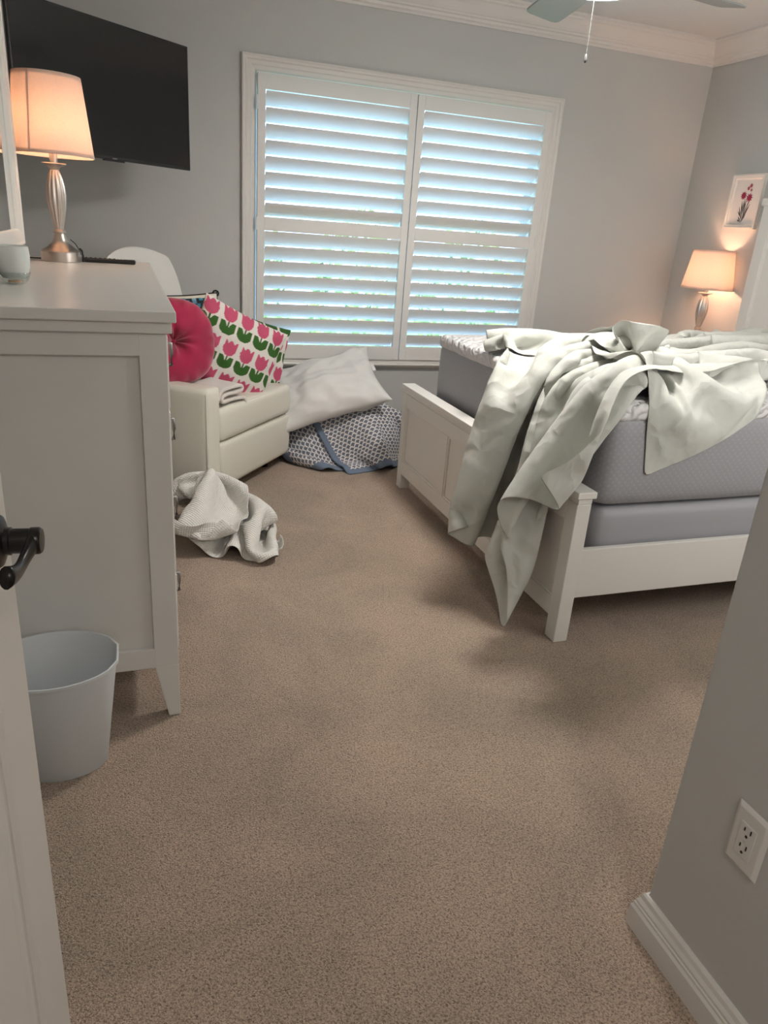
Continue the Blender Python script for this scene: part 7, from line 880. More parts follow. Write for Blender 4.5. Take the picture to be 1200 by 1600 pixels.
-2,1,1,-1,2,6,-7,-2,1,-2,2,2,2,-12,2,9,-1,-1,-5,2,-1,0,1,-1,1,-4,-1,8,-5,5,0,3,-2,1,2,-1,-3,-4,2,2,-4,1,0,1,2,1,-1,1,-6,-2,6,5,0,0,-1,-2,0,-3,-2,-3,3,6,-1,-1,1,-2,-1,2,2,-1,-1,0,0,2,-1,3,-3,-1,0,2,-1,5,-1,-8,0,-1,-1,5,7,-5,1,-4,3,-2,0,-2,-1,-1,-1,0,5,7,-6,-1,4,-10,5,1,-1,4,-2,2,-3,-1,0,-3,0,1,1,1,1,-1,2,-2,-3,-4,5,4,3,0,-2,-1,-1,-1,-6,-3,-1,5,5,1,-3,5,-1,-2,2,0,-1,0,-1,2,2,2,-2,-2,1,-3,1,3,4,-7,-6,7,-6,5,4,-1,-2,3,3,-2,-5,-6,1,-1,-1,2,5,2,9,-5,-4,-3,0,2,-2,1,2,0,-2,0,0,0,-2,0,1,0,1,0,-1,0,-2,-3,0,7,2,1,0,-3,0,-6,-5,0,-1,-2,4,9,1,-4,2,2,-2,1,0,0,0,1,1,0,-3,2,0,-1,1,0,6,-7,-7,2,-1,2,10,-3,-1,7,2,2,-7,-7,-4,-1,-5,7,4,-1,-2,-8,4,3,3,1,-1,2,0,0,-1,-3,-1,0,-3,3,0,4,0,0,0,-2,-3,-2,1,4,4,2,0,-1,-4,-6,-3,0,0,3,4,5,0,0,2,-3,2,0,-1,0,-1,0,1,1,0,-1,0,0,-3,1,8,0,-12,1,0,0,9,2,-5,-1,1,2,6,-7,-10,-5,-2,-1,6,1,-10,10,7,-1,1,0,0,4,1,-2,1,-3,0,1,-1,-4,2,3,0,0,-1,-1,-1,-3,-2,5,4,0,3,4,-11,-9,1,1,2,5,2,5,2,-1,-3,2,0,0,0,0,1,-1,1,2,-2,0,0,-2,-8,3,5,12,-11,-8,8,-11,12,0,0,-9,-1,8,5,6,
-14,-9,-1,-2,-6,5,17,8,-14,1,3,-1,1,3,-2,3,-2,-1,-4,1,-1,0,2,3,0,-1,1,-2,0,-4,-2,2,4,3,3,-4,-9,-2,0,1,5,0,5,3,2,0,-1,-1,1,0,-1,1,-1,2,-1,-2,2,-1,1,-1,-4,-5,-7,18,21,-26,0,6,-5,8,-4,-4,-8,5,-5,4,-1,-15,3,4,-2,-2,15,2,3,-2,-3,0,-1,0,10,-1,5,-9,-2,2,-4,-2,4,7,-5,-2,0,-1,1,-5,0,0,2,5,2,-9,-5,0,0,4,3,4,4,2,2,-2,0,1,-2,0,1,0,0,0,1,0,1,-1,-1,2,-4,-7,4,-14,16,8,-12,2,-1,12,1,2,-10,-14,6,-6,5,-3,-5,1,1,-2,6,4,6,2,-6,3,-3,-3,4,1,16,-12,-7,0,2,1,1,-2,0,1,-2,0,1,-1,-3,0,1,2,-2,-4,0,0,1,5,5,2,2,3,2,2,-2,-4,1,-1,2,0,0,-1,4,-5,7,-5,4,-2,-2,-1,-2,3,-9,19,-13,-5,2,2,9,-1,6,-12,-12,-4,-2,5,-1,2,-2,0,-3,5,2,5,-1,0,-1,1,-5,-6,18,15,-20,-3,2,1,0,-8,2,3,-1,1,1,-1,-2,2,1,-1,-1,-2,-1,1,4,7,1,2,2,2,4,-3,0,0,-4,1,2,1,-1,1,2,5,-7,-3,3,-1,3,-4,1,0,-8,7,-3,-4,3,-1,0,5,-1,1,-15,-2,1,0,1,0,0,-1,-2,4,1,0,6,-1,1,-2,-4,11,-20,16,-4,-4,11,0,-1,-6,1,2,-1,0,-1,-1,-1,-1,3,2,-3,-2,1,1,8,4,1,1,3,0,2,1,-1,-4,1,-2,3,1,-2,2,2,-4,-3,8,-6,4,1,-3,0,0,-3,0,8,-14,1,1,-6,1,-1,-3,-2,-1,-1,1,0,0,1,1,1,0,0,1,5,-1,1,-7,2,24,-15,-21,11,-1,
-2,8,-3,2,2,1,-2,-1,-1,1,-1,0,1,2,-2,-1,0,6,13,-5,0,4,0,0,0,3,-2,-1,-3,2,1,1,1,1,-2,-4,-1,4,-1,2,-2,1,0,0,0,-6,11,-10,-6,2,-2,-4,-2,-2,2,2,-3,0,1,0,2,-1,0,0,1,5,0,2,-5,-5,7,-2,7,-11,4,-6,0,4,7,-2,1,-1,-2,-1,2,0,-1,-2,1,1,0,1,1,8,1,6,3,-5,5,-7,5,-4,-2,0,0,0,1,1,1,0,-8,1,1,2,0,2,0,0,0,2,-2,-6,2,17,-20,-21,10,2,1,-2,3,-3,-2,0,0,0,1,0,0,0,1,7,-3,4,-7,-1,3,-14,9,17,-12,-5,0,4,0,2,2,0,-2,-2,1,0,0,-2,2,1,2,0,2,6,1,5,-2,10,-9,-16,0,-1,2,-2,-1,1,1,2,-2,1,-3,-1,-1,2,-2,3,3,-2,0,-2,1,-10,1,0,0,-1,-3,-4,1,1,0,0,-1,1,-1,0,-1,2,0,1,2,3,10,-12,-7,3,-5,7,-1,1,-1,1,-3,2,2,0,2,1,-3,0,-3,2,0,1,0,1,1,2,5,-1,1,2,10,-10,-17,1,0,-1,-1,0,-1,3,3,-1,3,-6,-2,-3,0,1,-1,1,7,-2,0,-1,1,-10,-6,1,-1,3,-5,2,-1,1,0,-2,-2,-1,2,0,1,2,0,0,6,5,-5,-11,2,1,2,-6,0,5,10,-8,-5,0,4,2,2,-1,-2,-1,2,-1,1,-1,0,0,3,1,3,4,2,-1,-11,-8,4,1,-2,0,0,0,-1,8,-8,7,-5,-7,5,-6,0,3,1,-5,10,0,-1,-5,-9,2,-4,2,-1,3,0,-3,1,0,0,-2,-1,1,-2,1,1,3,0,2,5,-4,-4,-2,-1,2,0,-1,-2,2,2,-1,-2,-1,3,4,1,-4,-2,1,5,-1,-2,-1,-2,2,2,2,7,4,-6,-8,
-4,3,-1,2,-2,-1,0,-1,2,6,25,-32,-25,16,-3,3,3,2,0,-2,4,3,-10,-3,-3,2,-1,-1,2,1,1,-2,-1,1,0,-3,-1,0,1,0,3,1,0,-1,3,-2,-2,-2,1,0,0,-1,0,-1,3,5,-4,-4,2,4,0,-2,-2,0,0,2,0,-1,0,2,-1,9,6,-7,-6,-4,-1,-2,3,0,-3,0,0,-4,4,10,-15,-8,9,-9,4,4,-1,2,3,-5,-1,1,-7,-1,-1,1,0,1,2,0,1,-1,-1,-1,1,-2,-1,0,0,-1,0,6,-4,0,1,3,-3,0,-1,0,0,1,-1,0,1,3,-1,-2,-1,0,3,0,-1,-1,-1,0,1,1,0,0,6,4,-5,-4,-3,-1,0,2,-3,1,-4,-1,-3,0,3,0,-6,4,5,-6,-3,0,0,2,2,-2,-7,1,-1,-1,1,0,-2,-1,1,3,0,1,-2,0,0,-1,-2,-1,1,2,0,-6,7,0,1,-1,-2,-1,2,-1,0,0,1,-2,1,3,2,-3,-2,4,-1,-3,-1,0,1,2,0,-1,0,-1,2,0,-2,0,0,-1,1,-2,3,-1,-6,-1,-2,2,2,-4,-4,6,5,1,-7,-4,0,1,3,-1,-5,4,-4,-2,3,-2,-2,0,0,1,3,-1,-1,0,-2,0,-1,-2,0,1,2,5,-4,1,0,-2,-1,1,-1,1,0,0,1,-1,-1,2,4,-3,-1,3,-3,-3,-1,2,1,1,0,-1,-1,1,0,-1,1,0,-1,0,0,2,0,-2,-8,-2,-1,1,1,-4,-1,5,0,0,-1,-4,1,1,1,1,-6,2,1,-2,1,-2,-1,0,-1,1,3,-1,0,-1,1,-3,-1,1,-1,-2,3,2,-1,2,-2,-1,-1,1,1,0,0,1,1,0,-3,2,2,2,-3,0,-3,-3,1,1,1,1,0,-1,1,0,-1,1,0,-1,-1,0,1,2,-2,1,-10,0,1,-1,-2,-1,0,-2,-1,0,-1,4,0,1,3,0,
-2,-1,3,-4,-1,4,-5,-3,0,0,2,3,-1,0,-1,-1,-2,0,0,1,0,0,2,-2,0,-1,1,0,-1,0,2,1,-1,2,-2,-3,5,5,-3,-4,-2,1,0,-1,1,1,0,0,0,-1,0,1,-1,0,-1,0,3,-3,0,6,-12,-1,0,2,-1,-4,1,1,-5,1,3,1,-2,1,3,1,-2,1,0,-1,-2,7,11,-18,-10,7,1,4,-2,1,-3,0,0,-2,0,0,2,0,0,-1,0,0,0,0,1,0,3,-1,1,0,3,-4,-3,2,2,-4,-1,-1,0,2,0,0,0,1,-1,1,0,0,0,-2,0,2,-1,0,1,5,-12,-1,0,2,-1,-3,1,1,-4,0,4,-2,0,0,3,2,-2,-1,3,-1,-2,2,-5,6,-3,-6,1,3,3,-6,2,-1,0,-1,-1,2,1,1,-2,1,-1,-2,1,0,0,4,-1,0,-1,-1,-2,0,0,0,2,0,-1,-1,0,1,1,1,0,-1,0,0,1,-1,0,-1,0,1,0,-2,3,-1,-11,-4,0,2,0,-3,1,1,-3,1,0,0,-1,1,2,3,-2,-1,3,-1,-2,-2,1,0,2,-5,-1,4,1,0,0,0,-4,-1,0,-1,2,0,-2,2,-2,2,0,0,0,-1,0,1,0,0,0,0,-1,0,0,0,0,0,1,-1,1,0,0,0,0,1,0,0,-2,0,1,1,-1,2,-1,0,-13,-2,1,2,-2,0,0,-1,0,-1,1,0,1,0,2,1,1,-4,2,1,-1,-5,2,1,1,-2,-3,-3,2,5,-4,0,0,0,0,3,-4,-1,1,1,0,1,0,0,0,-1,0,0,0,0,0,0,0,0,0,0,0,0,0,0,1,1,0,0,0,0,0,-1,0,-1,1,0,-1,-1,2,0,-13,-2,-2,1,3,0,-1,-2,-1,1,-1,1,-1,0,2,3,0,-1,1,1,-3,-1,-2,2,0,-1,0,-2,1,-1,-1,1,-1,0,0,2,
-2,-2,3,-2,1,0,1,0,0,0,0,-1,0,1,0,0,-1,0,0,0,0,0,0,1,0,0,0,0,1,1,-1,0,-2,1,0,0,-1,1,1,-1,-14,0,-1,0,1,0,0,1,-2,-1,1,0,0,0,0,3,2,-2,-1,2,-1,-3,0,1,0,-1,-2,-1,2,0,-1,0,0,-2,2,-3,2,-1,1,-1,1,0,0,1,-1,0,-1,1,0,-1,1,0,0,-1,1,0,0,0,0,0,1,1,0,0,0,0,0,-2,-1,1,2,-2,0,1,-1,-1,-13,-1,-1,-1,1,0,3,-1,-3,-1,1,0,0,0,1,2,2,-2,-1,2,-1,-3,-1,1,1,0,-2,1,-3,2,1,-3,1,0,-1,0,-1,1,0,0,0,0,1,0,1,-1,0,-1,1,0,-1,0,0,1,-1,0,0,1,-1,1,1,-1,0,0,1,0,-1,-1,1,0,0,0,0,0,0,0,-12,-1,-1,0,-1,0,-1,0,1,1,-1,0,0,0,1,1,2,0,-4,3,0,-2,-2,1,1,-1,0,-2,2,-1,-1,0,-1,-1,0,1,0,-1,1,0,0,1,0,0,-1,0,0,0,0,0,0,0,0,0,0,0,0,-1,1,1,0,1,0,0,0,0,-1,-1,0,1,0,-1,0,0,1,0,-13,1,-1,-2,0,1,-1,-1,1,-1,0,0,0,1,-1,1,2,0,-1,0,2,-3,-3,2,1,0,-1,0,0,-2,1,-1,0,-1,1,-1,-1,1,0,0,0,0,0,1,1,-1,0,0,-1,0,1,0,-1,0,0,0,1,0,0,0,1,0,0,0,0,-1,0,-1,1,1,-1,-1,1,0,0,0,-12,1,0,-1,-2,-2,1,1,1,-1,-1,0,0,-1,1,2,1,2,-3,0,1,-1,-1,0,0,1,-2,-1,-1,1,0,0,-1,0,-1,0,0,-1,0,1,0,0,1,-1,0,1,-1,0,0,0,-1,1,0,0,0,1,
-1,0,0,1,0,1,0,-1,-1,4,-3,-1,1,0,-1,0,0,1,-1,0,-12,0,1,1,-2,-2,-1,2,0,-2,0,-1,0,1,0,0,1,2,-1,-1,1,0,-3,1,0,-1,0,0,-1,0,0,1,-1,0,-1,-1,0,0,0,0,0,1,0,0,0,0,0,0,0,0,0,-1,1,-1,0,0,1,0,1,0,0,1,-1,3,-3,1,-2,1,0,0,-1,0,0,0,0,0,-11,0,1,-2,1,0,-1,-2,0,0,-1,0,0,0,0,0,2,1,0,-3,2,1,-4,-1,4,1,-1,0,-3,0,-1,0,1,-1,-1,0,-1,0,0,0,1,0,0,1,0,0,-1,0,-1,1,0,0,0,0,0,0,0,0,0,1,1,-1,2,-2,0,-1,13,-10,-3,0,0,0,0,0,1,-1,-9,0,-3,1,-1,0,-1,0,-2,0,-1,1,0,-1,1,0,1,1,1,-3,-1,1,0,-3,4,-1,2,-3,-2,2,-1,0,0,0,-1,0,-1,0,0,1,0,0,0,0,0,0,1,-1,0,-1,0,1,-1,0,1,-1,0,1,1,0,1,0,-1,0,3,2,-5,5,-4,-2,-1,0,0,1,0,0,-9,-2,0,-1,1,-1,0,-1,-1,-1,0,-1,1,0,0,1,0,1,1,0,-2,0,-1,-2,1,0,-2,3,1,-4,2,-1,0,0,0,-1,0,0,-1,0,1,0,0,0,1,0,-1,0,0,0,0,-1,1,0,0,0,0,0,1,1,-1,1,0,0,3,-1,-2,3,-2,-2,-1,1,0,-1,0,0,-11,-1,0,1,-1,1,-1,-1,-1,-1,0,0,-1,0,0,1,1,0,1,0,-1,0,1,-3,-2,6,-1,-4,2,-1,-1,0,1,-1,-1,3,-3,-1,0,0,0,1,1,0,-1,0,0,0,0,0,0,0,0,0,-1,1,0,1,0,0,1,-1,1,1,0,-2,1,1,-1,-2,1,-1,0,0,0,0,
], 100, 76, [1.113, 1.851, 0.008])
G_FLAP = grid_points([
133,15,12,11,12,11,13,14,11,16,14,14,12,8,-6,-20,-1,9,8,9,4,3,5,10,12,14,15,15,13,14,15,14,15,12,-4,-2,-2,0,0,0,1,-1,3,-3,-1,0,-1,1,3,1,-8,0,-2,-1,-1,5,6,0,1,0,1,0,1,-2,1,1,-2,2,-5,-1,1,-3,0,1,-1,1,-1,0,1,-4,-2,1,4,4,-6,-9,-3,7,10,2,-2,-2,2,1,-1,0,1,2,-2,0,1,1,-7,1,-1,2,-1,1,-2,-1,0,0,-2,-3,1,-1,2,4,-2,-4,3,2,2,-3,1,3,1,0,0,0,0,1,0,-1,3,-1,-4,-4,1,1,2,-2,2,-2,-1,0,-5,1,-2,0,2,3,0,-3,7,-1,-2,0,0,3,0,-2,2,0,1,-2,0,2,-1,1,1,-7,1,1,-1,0,-1,-2,2,-3,-2,-1,-1,2,-4,7,4,-8,5,-2,-1,2,3,2,0,3,-3,0,0,3,-3,-1,0,0,0,-2,-4,-1,1,0,-2,3,-3,-3,1,1,-2,-2,5,-1,-1,2,2,-3,6,0,1,0,-1,0,2,-2,-2,1,3,-1,0,0,-7,3,0,1,-4,0,1,-1,-1,2,-1,-5,-1,-1,5,-2,-4,10,-8,5,-2,6,2,-2,2,0,-1,3,-1,-3,3,0,0,0,-7,4,-1,1,-2,-2,-1,0,-1,2,0,-2,-1,-1,-2,4,2,5,-1,-2,0,1,0,1,-2,1,1,0,3,-2,-2,3,-1,2,-6,4,1,-4,1,-3,-1,0,2,-3,2,1,1,-7,0,4,4,0,0,0,1,-1,0,1,2,-3,1,0,1,0,-1,0,2,-2,-4,-1,0,1,-3,1,1,-2,-1,1,2,-2,-3,1,-3,5,4,11,-9,-3,1,1,-1,0,0,2,-3,0,0,3,0,-1,-1,1,-6,-1,-2,-1,2,0,-1,1,-1,-1,-1,7,0,-2,-3,3,16,-15,0,3,-2,0,1,1,0,0,
1,-1,-3,1,2,-1,1,-2,-5,-3,1,1,-2,0,0,0,-1,0,-1,-2,5,3,-2,-3,2,9,1,-8,-1,2,1,-1,-1,1,4,0,-3,-1,1,0,0,0,-7,0,3,-4,0,1,-1,0,0,-2,-1,0,-1,2,2,-1,2,9,1,-2,-3,-1,0,-1,1,-1,-2,1,5,0,-1,1,-2,2,-8,2,-2,3,-3,0,2,-3,2,3,-1,-7,-1,2,1,2,-1,1,8,-4,2,-1,0,2,-1,-2,-2,0,2,2,0,2,-2,0,-7,0,1,-1,6,-5,-1,0,1,-2,0,6,-4,-2,2,-1,-1,2,-2,4,1,1,-1,0,1,2,-1,-1,-1,0,1,-2,3,-1,-8,3,-2,0,1,4,-6,4,-5,-3,1,4,1,0,0,-2,0,1,7,-1,-3,1,0,-1,1,1,0,1,-2,0,0,0,1,1,-2,-3,2,-3,-2,-1,2,-2,0,0,1,-2,10,3,2,-7,-2,-2,2,8,-4,-4,1,1,-2,1,-1,1,2,-2,1,1,0,-1,-1,2,-2,-6,-1,0,1,-1,-1,1,-1,2,-3,1,3,6,-4,-2,0,6,3,-4,-1,0,0,-2,3,-1,0,2,-3,0,0,1,-5,-1,1,1,-3,-3,2,0,-1,1,0,-1,1,1,-2,3,4,-2,-1,2,5,0,-3,-1,1,0,0,0,0,-1,1,0,0,0,-4,-2,2,0,1,-2,-2,2,6,0,-2,-4,-3,2,-2,1,0,1,0,0,3,5,-2,-1,-1,1,0,0,0,0,0,0,-1,0,-6,3,0,7,-5,4,-2,-7,2,6,5,-1,-8,-3,2,-7,2,3,1,-2,0,4,3,-2,0,0,0,1,-1,0,1,-1,1,0,-4,0,-1,4,-2,9,1,-5,-6,-1,3,6,4,-14,3,-5,2,1,-1,2,-2,1,4,0,0,0,0,0,0,1,-1,1,-1,0,-5,0,1,-2,12,-7,7,0,-5,-3,-2,2,1,0,-6,8,-8,2,
0,0,2,-3,2,4,-2,0,0,0,2,-1,1,-1,1,0,-4,0,-1,1,-1,0,-1,8,2,2,-7,-11,0,11,-7,2,2,-3,2,-1,1,0,-2,3,4,-2,1,-1,0,1,-1,1,0,0,-4,-1,1,-1,0,1,1,3,3,-5,-10,3,1,-1,6,-6,2,4,-3,1,-1,3,-1,-1,2,2,-2,1,0,-1,2,0,0,0,-4,0,-1,0,2,1,-4,-2,5,-3,0,-3,3,-2,-3,2,-1,2,4,-1,0,0,2,-1,-1,2,1,0,0,1,-1,0,0,0,-4,1,-1,0,0,7,-1,0,-8,1,5,-4,-5,-2,1,3,0,-2,2,2,0,0,0,1,0,1,1,-1,-1,2,0,0,1,-1,-4,2,0,-3,4,-3,0,-2,-1,-3,0,0,-2,3,2,-1,1,0,-1,2,1,-1,1,1,0,0,2,2,-2,-1,1,0,0,-4,-2,0,1,4,0,-7,-5,0,1,-2,-4,2,3,1,0,0,0,0,1,-1,2,1,0,0,1,0,0,1,1,0,0,1,-2,-6,0,-3,4,0,-4,-3,1,-1,-5,0,4,0,-1,0,1,-1,0,0,0,1,0,2,0,0,1,-1,1,-2,4,-2,2,-1,-4,-3,1,-3,-1,2,-5,3,-2,-4,0,-2,0,2,0,2,-1,0,-1,2,-1,1,0,0,2,1,-1,0,-1,3,-1,-1,1,-6,0,0,2,-2,-2,0,2,-5,-3,-1,-2,0,0,2,3,-1,-1,-1,0,0,2,-1,1,0,0,1,0,1,2,0,-3,4,-5,-4,1,0,-1,3,-4,2,-3,-6,-1,-2,1,1,1,2,-1,-1,1,0,-2,2,0,1,-1,1,1,0,1,1,0,-1,2,0,-4,-2,-1,0,488,-3,-10,-12,-9,-9,-10,-7,-9,-9,-4,-9,-10,-11,-3,6,-4,-12,-13,-11,12,18,4,3,0,-2,-4,-5,-8,-6,-6,-5,-5,-4,-1,-6,-2,1,-2,0,0,1,3,-2,
-4,2,-1,-2,-5,-1,9,1,-1,11,6,-14,-4,-1,0,0,0,0,3,-2,1,0,1,0,-7,-1,1,-3,1,-1,0,-2,1,3,0,-5,2,-1,-2,-4,1,13,8,-4,-12,-8,6,3,0,-3,1,2,0,2,-2,1,1,0,-9,1,0,1,-2,2,-1,-2,-1,3,-5,3,-1,0,-1,-5,-1,5,-1,-3,-1,9,-2,-2,-1,2,1,-1,0,1,3,-2,-1,1,-8,0,-1,1,3,-2,3,-1,-3,-5,3,-1,0,0,-1,-4,0,1,1,2,-3,4,0,-3,1,-1,1,2,2,-3,0,3,0,-1,-10,1,2,3,-1,-1,-2,-1,-2,-1,1,1,0,0,-2,-3,-7,7,0,1,5,-3,0,-2,-1,3,-2,1,3,5,-4,-2,2,0,-10,0,0,0,1,0,-2,3,-2,-1,-1,-1,1,1,-1,0,-6,6,13,-11,-6,1,-1,1,1,0,2,1,1,3,1,-1,-2,1,-9,-1,0,0,-2,0,1,-3,0,0,0,2,0,2,-1,-1,9,-15,-4,16,-1,-7,-2,3,1,-2,0,1,0,3,6,0,1,1,-8,-2,0,-2,1,1,-1,-1,1,-2,0,-1,2,-1,1,-3,-1,-2,0,0,2,0,1,1,0,5,-2,-1,0,0,5,4,0,1,-9,0,-1,-1,0,0,0,-1,-1,0,-2,0,-3,4,1,-1,-4,0,1,2,-1,3,0,-2,1,0,4,-2,-1,1,0,3,3,-2,-9,-1,0,0,0,-1,-2,2,-1,0,-1,-1,0,-1,2,-1,-3,1,-2,1,2,-1,0,2,1,-1,0,3,2,-2,0,1,2,-1,-9,1,1,-1,-2,0,0,-2,-1,1,-2,-2,0,-1,-1,1,-1,-1,3,-1,0,2,1,0,-1,1,1,1,2,1,-2,1,0,1,-9,3,-3,-1,1,-2,0,-1,3,1,0,-4,-4,-1,1,0,-3,1,0,2,1,-1,1,0,3,-1,0,0,1,0,1,1,1,-1,-8,-1,
-3,3,-1,0,0,1,-2,-2,2,3,-4,-3,-2,1,-1,-1,1,-1,1,2,0,1,0,3,0,-1,0,0,0,1,1,2,-5,-2,0,-3,0,-1,0,-1,-1,0,-1,1,4,-3,-5,1,-1,0,-1,3,0,0,0,1,0,-1,3,4,-4,1,1,-1,1,1,-7,-3,3,-2,-3,1,0,0,-1,-2,1,-3,0,0,2,-3,-1,1,1,-2,1,2,1,-1,1,2,-2,0,4,-1,0,0,0,2,-6,-3,-1,1,-3,0,0,0,0,3,-2,-2,-2,1,0,0,-2,-2,0,1,1,-1,1,2,0,0,2,0,0,2,0,1,0,-1,-12,2,-1,1,1,-3,2,-2,0,1,-3,1,0,0,0,-2,-1,-1,0,0,0,3,1,-2,1,0,1,0,0,1,1,0,1,0,-9,0,0,-1,2,1,-4,1,0,-3,1,-1,-1,-1,3,0,-1,-2,-2,2,0,-2,2,4,-3,1,0,0,2,1,-1,1,0,0,-10,0,-1,1,-1,0,1,-1,-1,-2,0,0,-1,1,0,2,1,-1,-4,-2,3,0,-1,2,4,-2,1,1,-1,-2,2,-1,2,1,-9,0,-1,-2,1,0,-2,0,1,0,-2,-2,-1,0,2,1,0,1,2,-3,-3,2,1,-1,2,4,1,1,0,-1,0,1,-4,0,-10,-1,1,-1,-1,-1,1,-2,1,2,1,-1,0,-4,-3,4,-2,5,7,-7,-5,0,0,1,1,1,2,1,1,3,0,-1,1,-1,-9,-1,0,0,-2,2,-1,0,-2,-1,4,-1,0,-1,-6,2,12,0,-3,4,-6,-6,0,1,-1,2,0,2,1,1,2,2,0,1,-10,0,-1,0,1,-2,0,0,-1,-2,0,1,-1,0,0,-4,4,8,-5,6,6,-10,-5,0,1,0,1,1,1,1,1,1,3,-1,-9,-1,0,-1,-1,0,0,1,-2,1,-3,3,0,0,1,-4,-2,4,4,3,0,3,-7,-5,1,0,1,0,
1,1,0,1,2,1,-10,0,-1,0,0,-2,0,-1,1,-1,2,1,-3,5,1,-1,0,-8,7,2,3,4,-2,-7,-5,1,1,0,1,0,1,1,0,1,-10,0,0,-1,0,0,-2,1,-1,0,-1,-1,1,-3,3,14,4,-11,-5,1,3,5,3,-3,-6,-3,1,-1,0,1,0,0,1,1,-10,0,-2,0,0,3,-2,-3,1,-1,-2,2,0,4,9,7,3,-7,-8,-5,2,3,4,1,-3,-6,-3,1,1,-1,0,1,1,2,-10,0,0,-1,0,-2,0,1,-1,1,-2,-1,8,7,7,-1,1,0,-5,-7,-4,2,3,3,0,-3,-6,-2,-1,1,1,1,0,3,-10,0,1,0,1,-4,2,-2,0,3,3,0,6,5,-1,3,-1,2,-1,-5,-6,-5,1,5,1,1,-2,-1,-1,-6,0,0,3,6,-11,1,1,1,-4,1,0,0,2,7,2,1,0,1,5,0,0,-1,1,0,-4,-5,-3,-1,3,2,3,1,-6,-4,-3,3,3,3,-10,-1,1,-1,0,-1,-1,1,5,1,1,3,4,5,0,-1,-1,2,-1,1,0,-3,-3,-2,2,2,-1,-4,-4,-2,2,5,0,-1,-10,0,-1,0,-1,0,1,6,0,-3,4,7,5,-1,-3,-2,-1,3,2,-1,1,0,-1,-1,-3,-1,-2,-4,-3,4,4,-2,1,0,-11,0,0,0,-2,3,5,0,4,-4,5,5,-1,-2,-1,-1,-1,2,2,2,0,1,0,-2,-1,-5,-2,-2,1,6,-3,-1,1,0,257,-6,-2,-3,4,8,0,-4,-1,-3,-7,-5,-1,-13,-19,4,20,6,-2,14,15,-8,-14,-13,-10,-7,-4,0,6,2,-4,0,-2,-11,-10,3,7,7,-4,-6,-3,-3,-2,1,4,0,6,4,2,-11,-3,9,1,11,-16,-10,5,1,1,0,2,-1,-3,6,6,-2,-7,5,-6,3,-3,3,-1,-3,1,4,-5,-2,-4,9,4,6,2,-4,-7,1,18,-17,
-17,16,-4,-1,0,5,2,2,-5,-5,5,1,2,2,0,-4,-2,-3,1,-2,1,0,1,-3,9,7,-1,1,2,-3,-8,1,-1,-4,10,-12,2,1,5,7,1,-5,-1,-4,-3,5,5,1,4,-7,1,-5,-2,0,-3,0,2,6,9,-5,4,1,2,-1,-7,1,-3,-4,-3,2,-1,6,-2,9,-2,4,4,-7,-5,-3,2,1,5,-4,-9,-3,-1,-1,1,4,0,8,0,6,-1,4,-2,3,-9,1,-3,-10,2,0,3,2,4,-9,6,4,4,6,-6,-4,-1,1,3,0,-3,-3,-4,3,2,-10,8,5,0,-3,2,3,8,-2,6,-23,-22,19,5,0,3,3,5,-6,-2,6,2,3,2,-2,-2,1,1,2,0,4,-5,-2,-5,7,-2,-5,2,5,0,3,4,-1,3,-13,0,-11,0,7,5,9,-1,-2,-4,-5,3,7,4,0,0,0,0,3,2,-2,0,-6,1,2,3,-5,0,0,2,0,6,2,-6,0,0,-7,0,5,4,-1,2,4,-3,-4,-4,1,9,2,0,0,2,4,0,-5,3,-3,-2,-1,-1,2,-1,-1,-2,6,3,2,-3,1,-1,1,1,4,-2,-7,-6,10,4,-3,-4,3,-1,5,0,0,0,1,0,2,-2,1,1,-3,-1,0,-2,0,2,-2,4,6,-3,3,-2,-7,0,4,0,-3,-1,-8,13,2,0,-6,2,2,2,-2,2,-4,-2,-1,3,0,2,7,-5,3,-5,-2,-1,1,0,6,3,-4,-2,4,-2,-12,1,4,5,-2,-6,7,7,-1,-7,3,1,-6,-1,-4,3,3,-4,5,-3,-4,14,0,1,-10,-3,-2,1,2,5,0,1,-5,-5,4,1,1,6,-3,-6,0,4,1,2,-3,4,-4,-2,0,6,-4,0,-1,2,4,-5,3,1,7,-8,-2,0,-9,7,5,0,-1,-3,-2,4,3,-4,8,-1,-5,-6,-1,1,-2,5,9,-6,1,3,3,-1,-2,6,0,-8,-4,2,5,
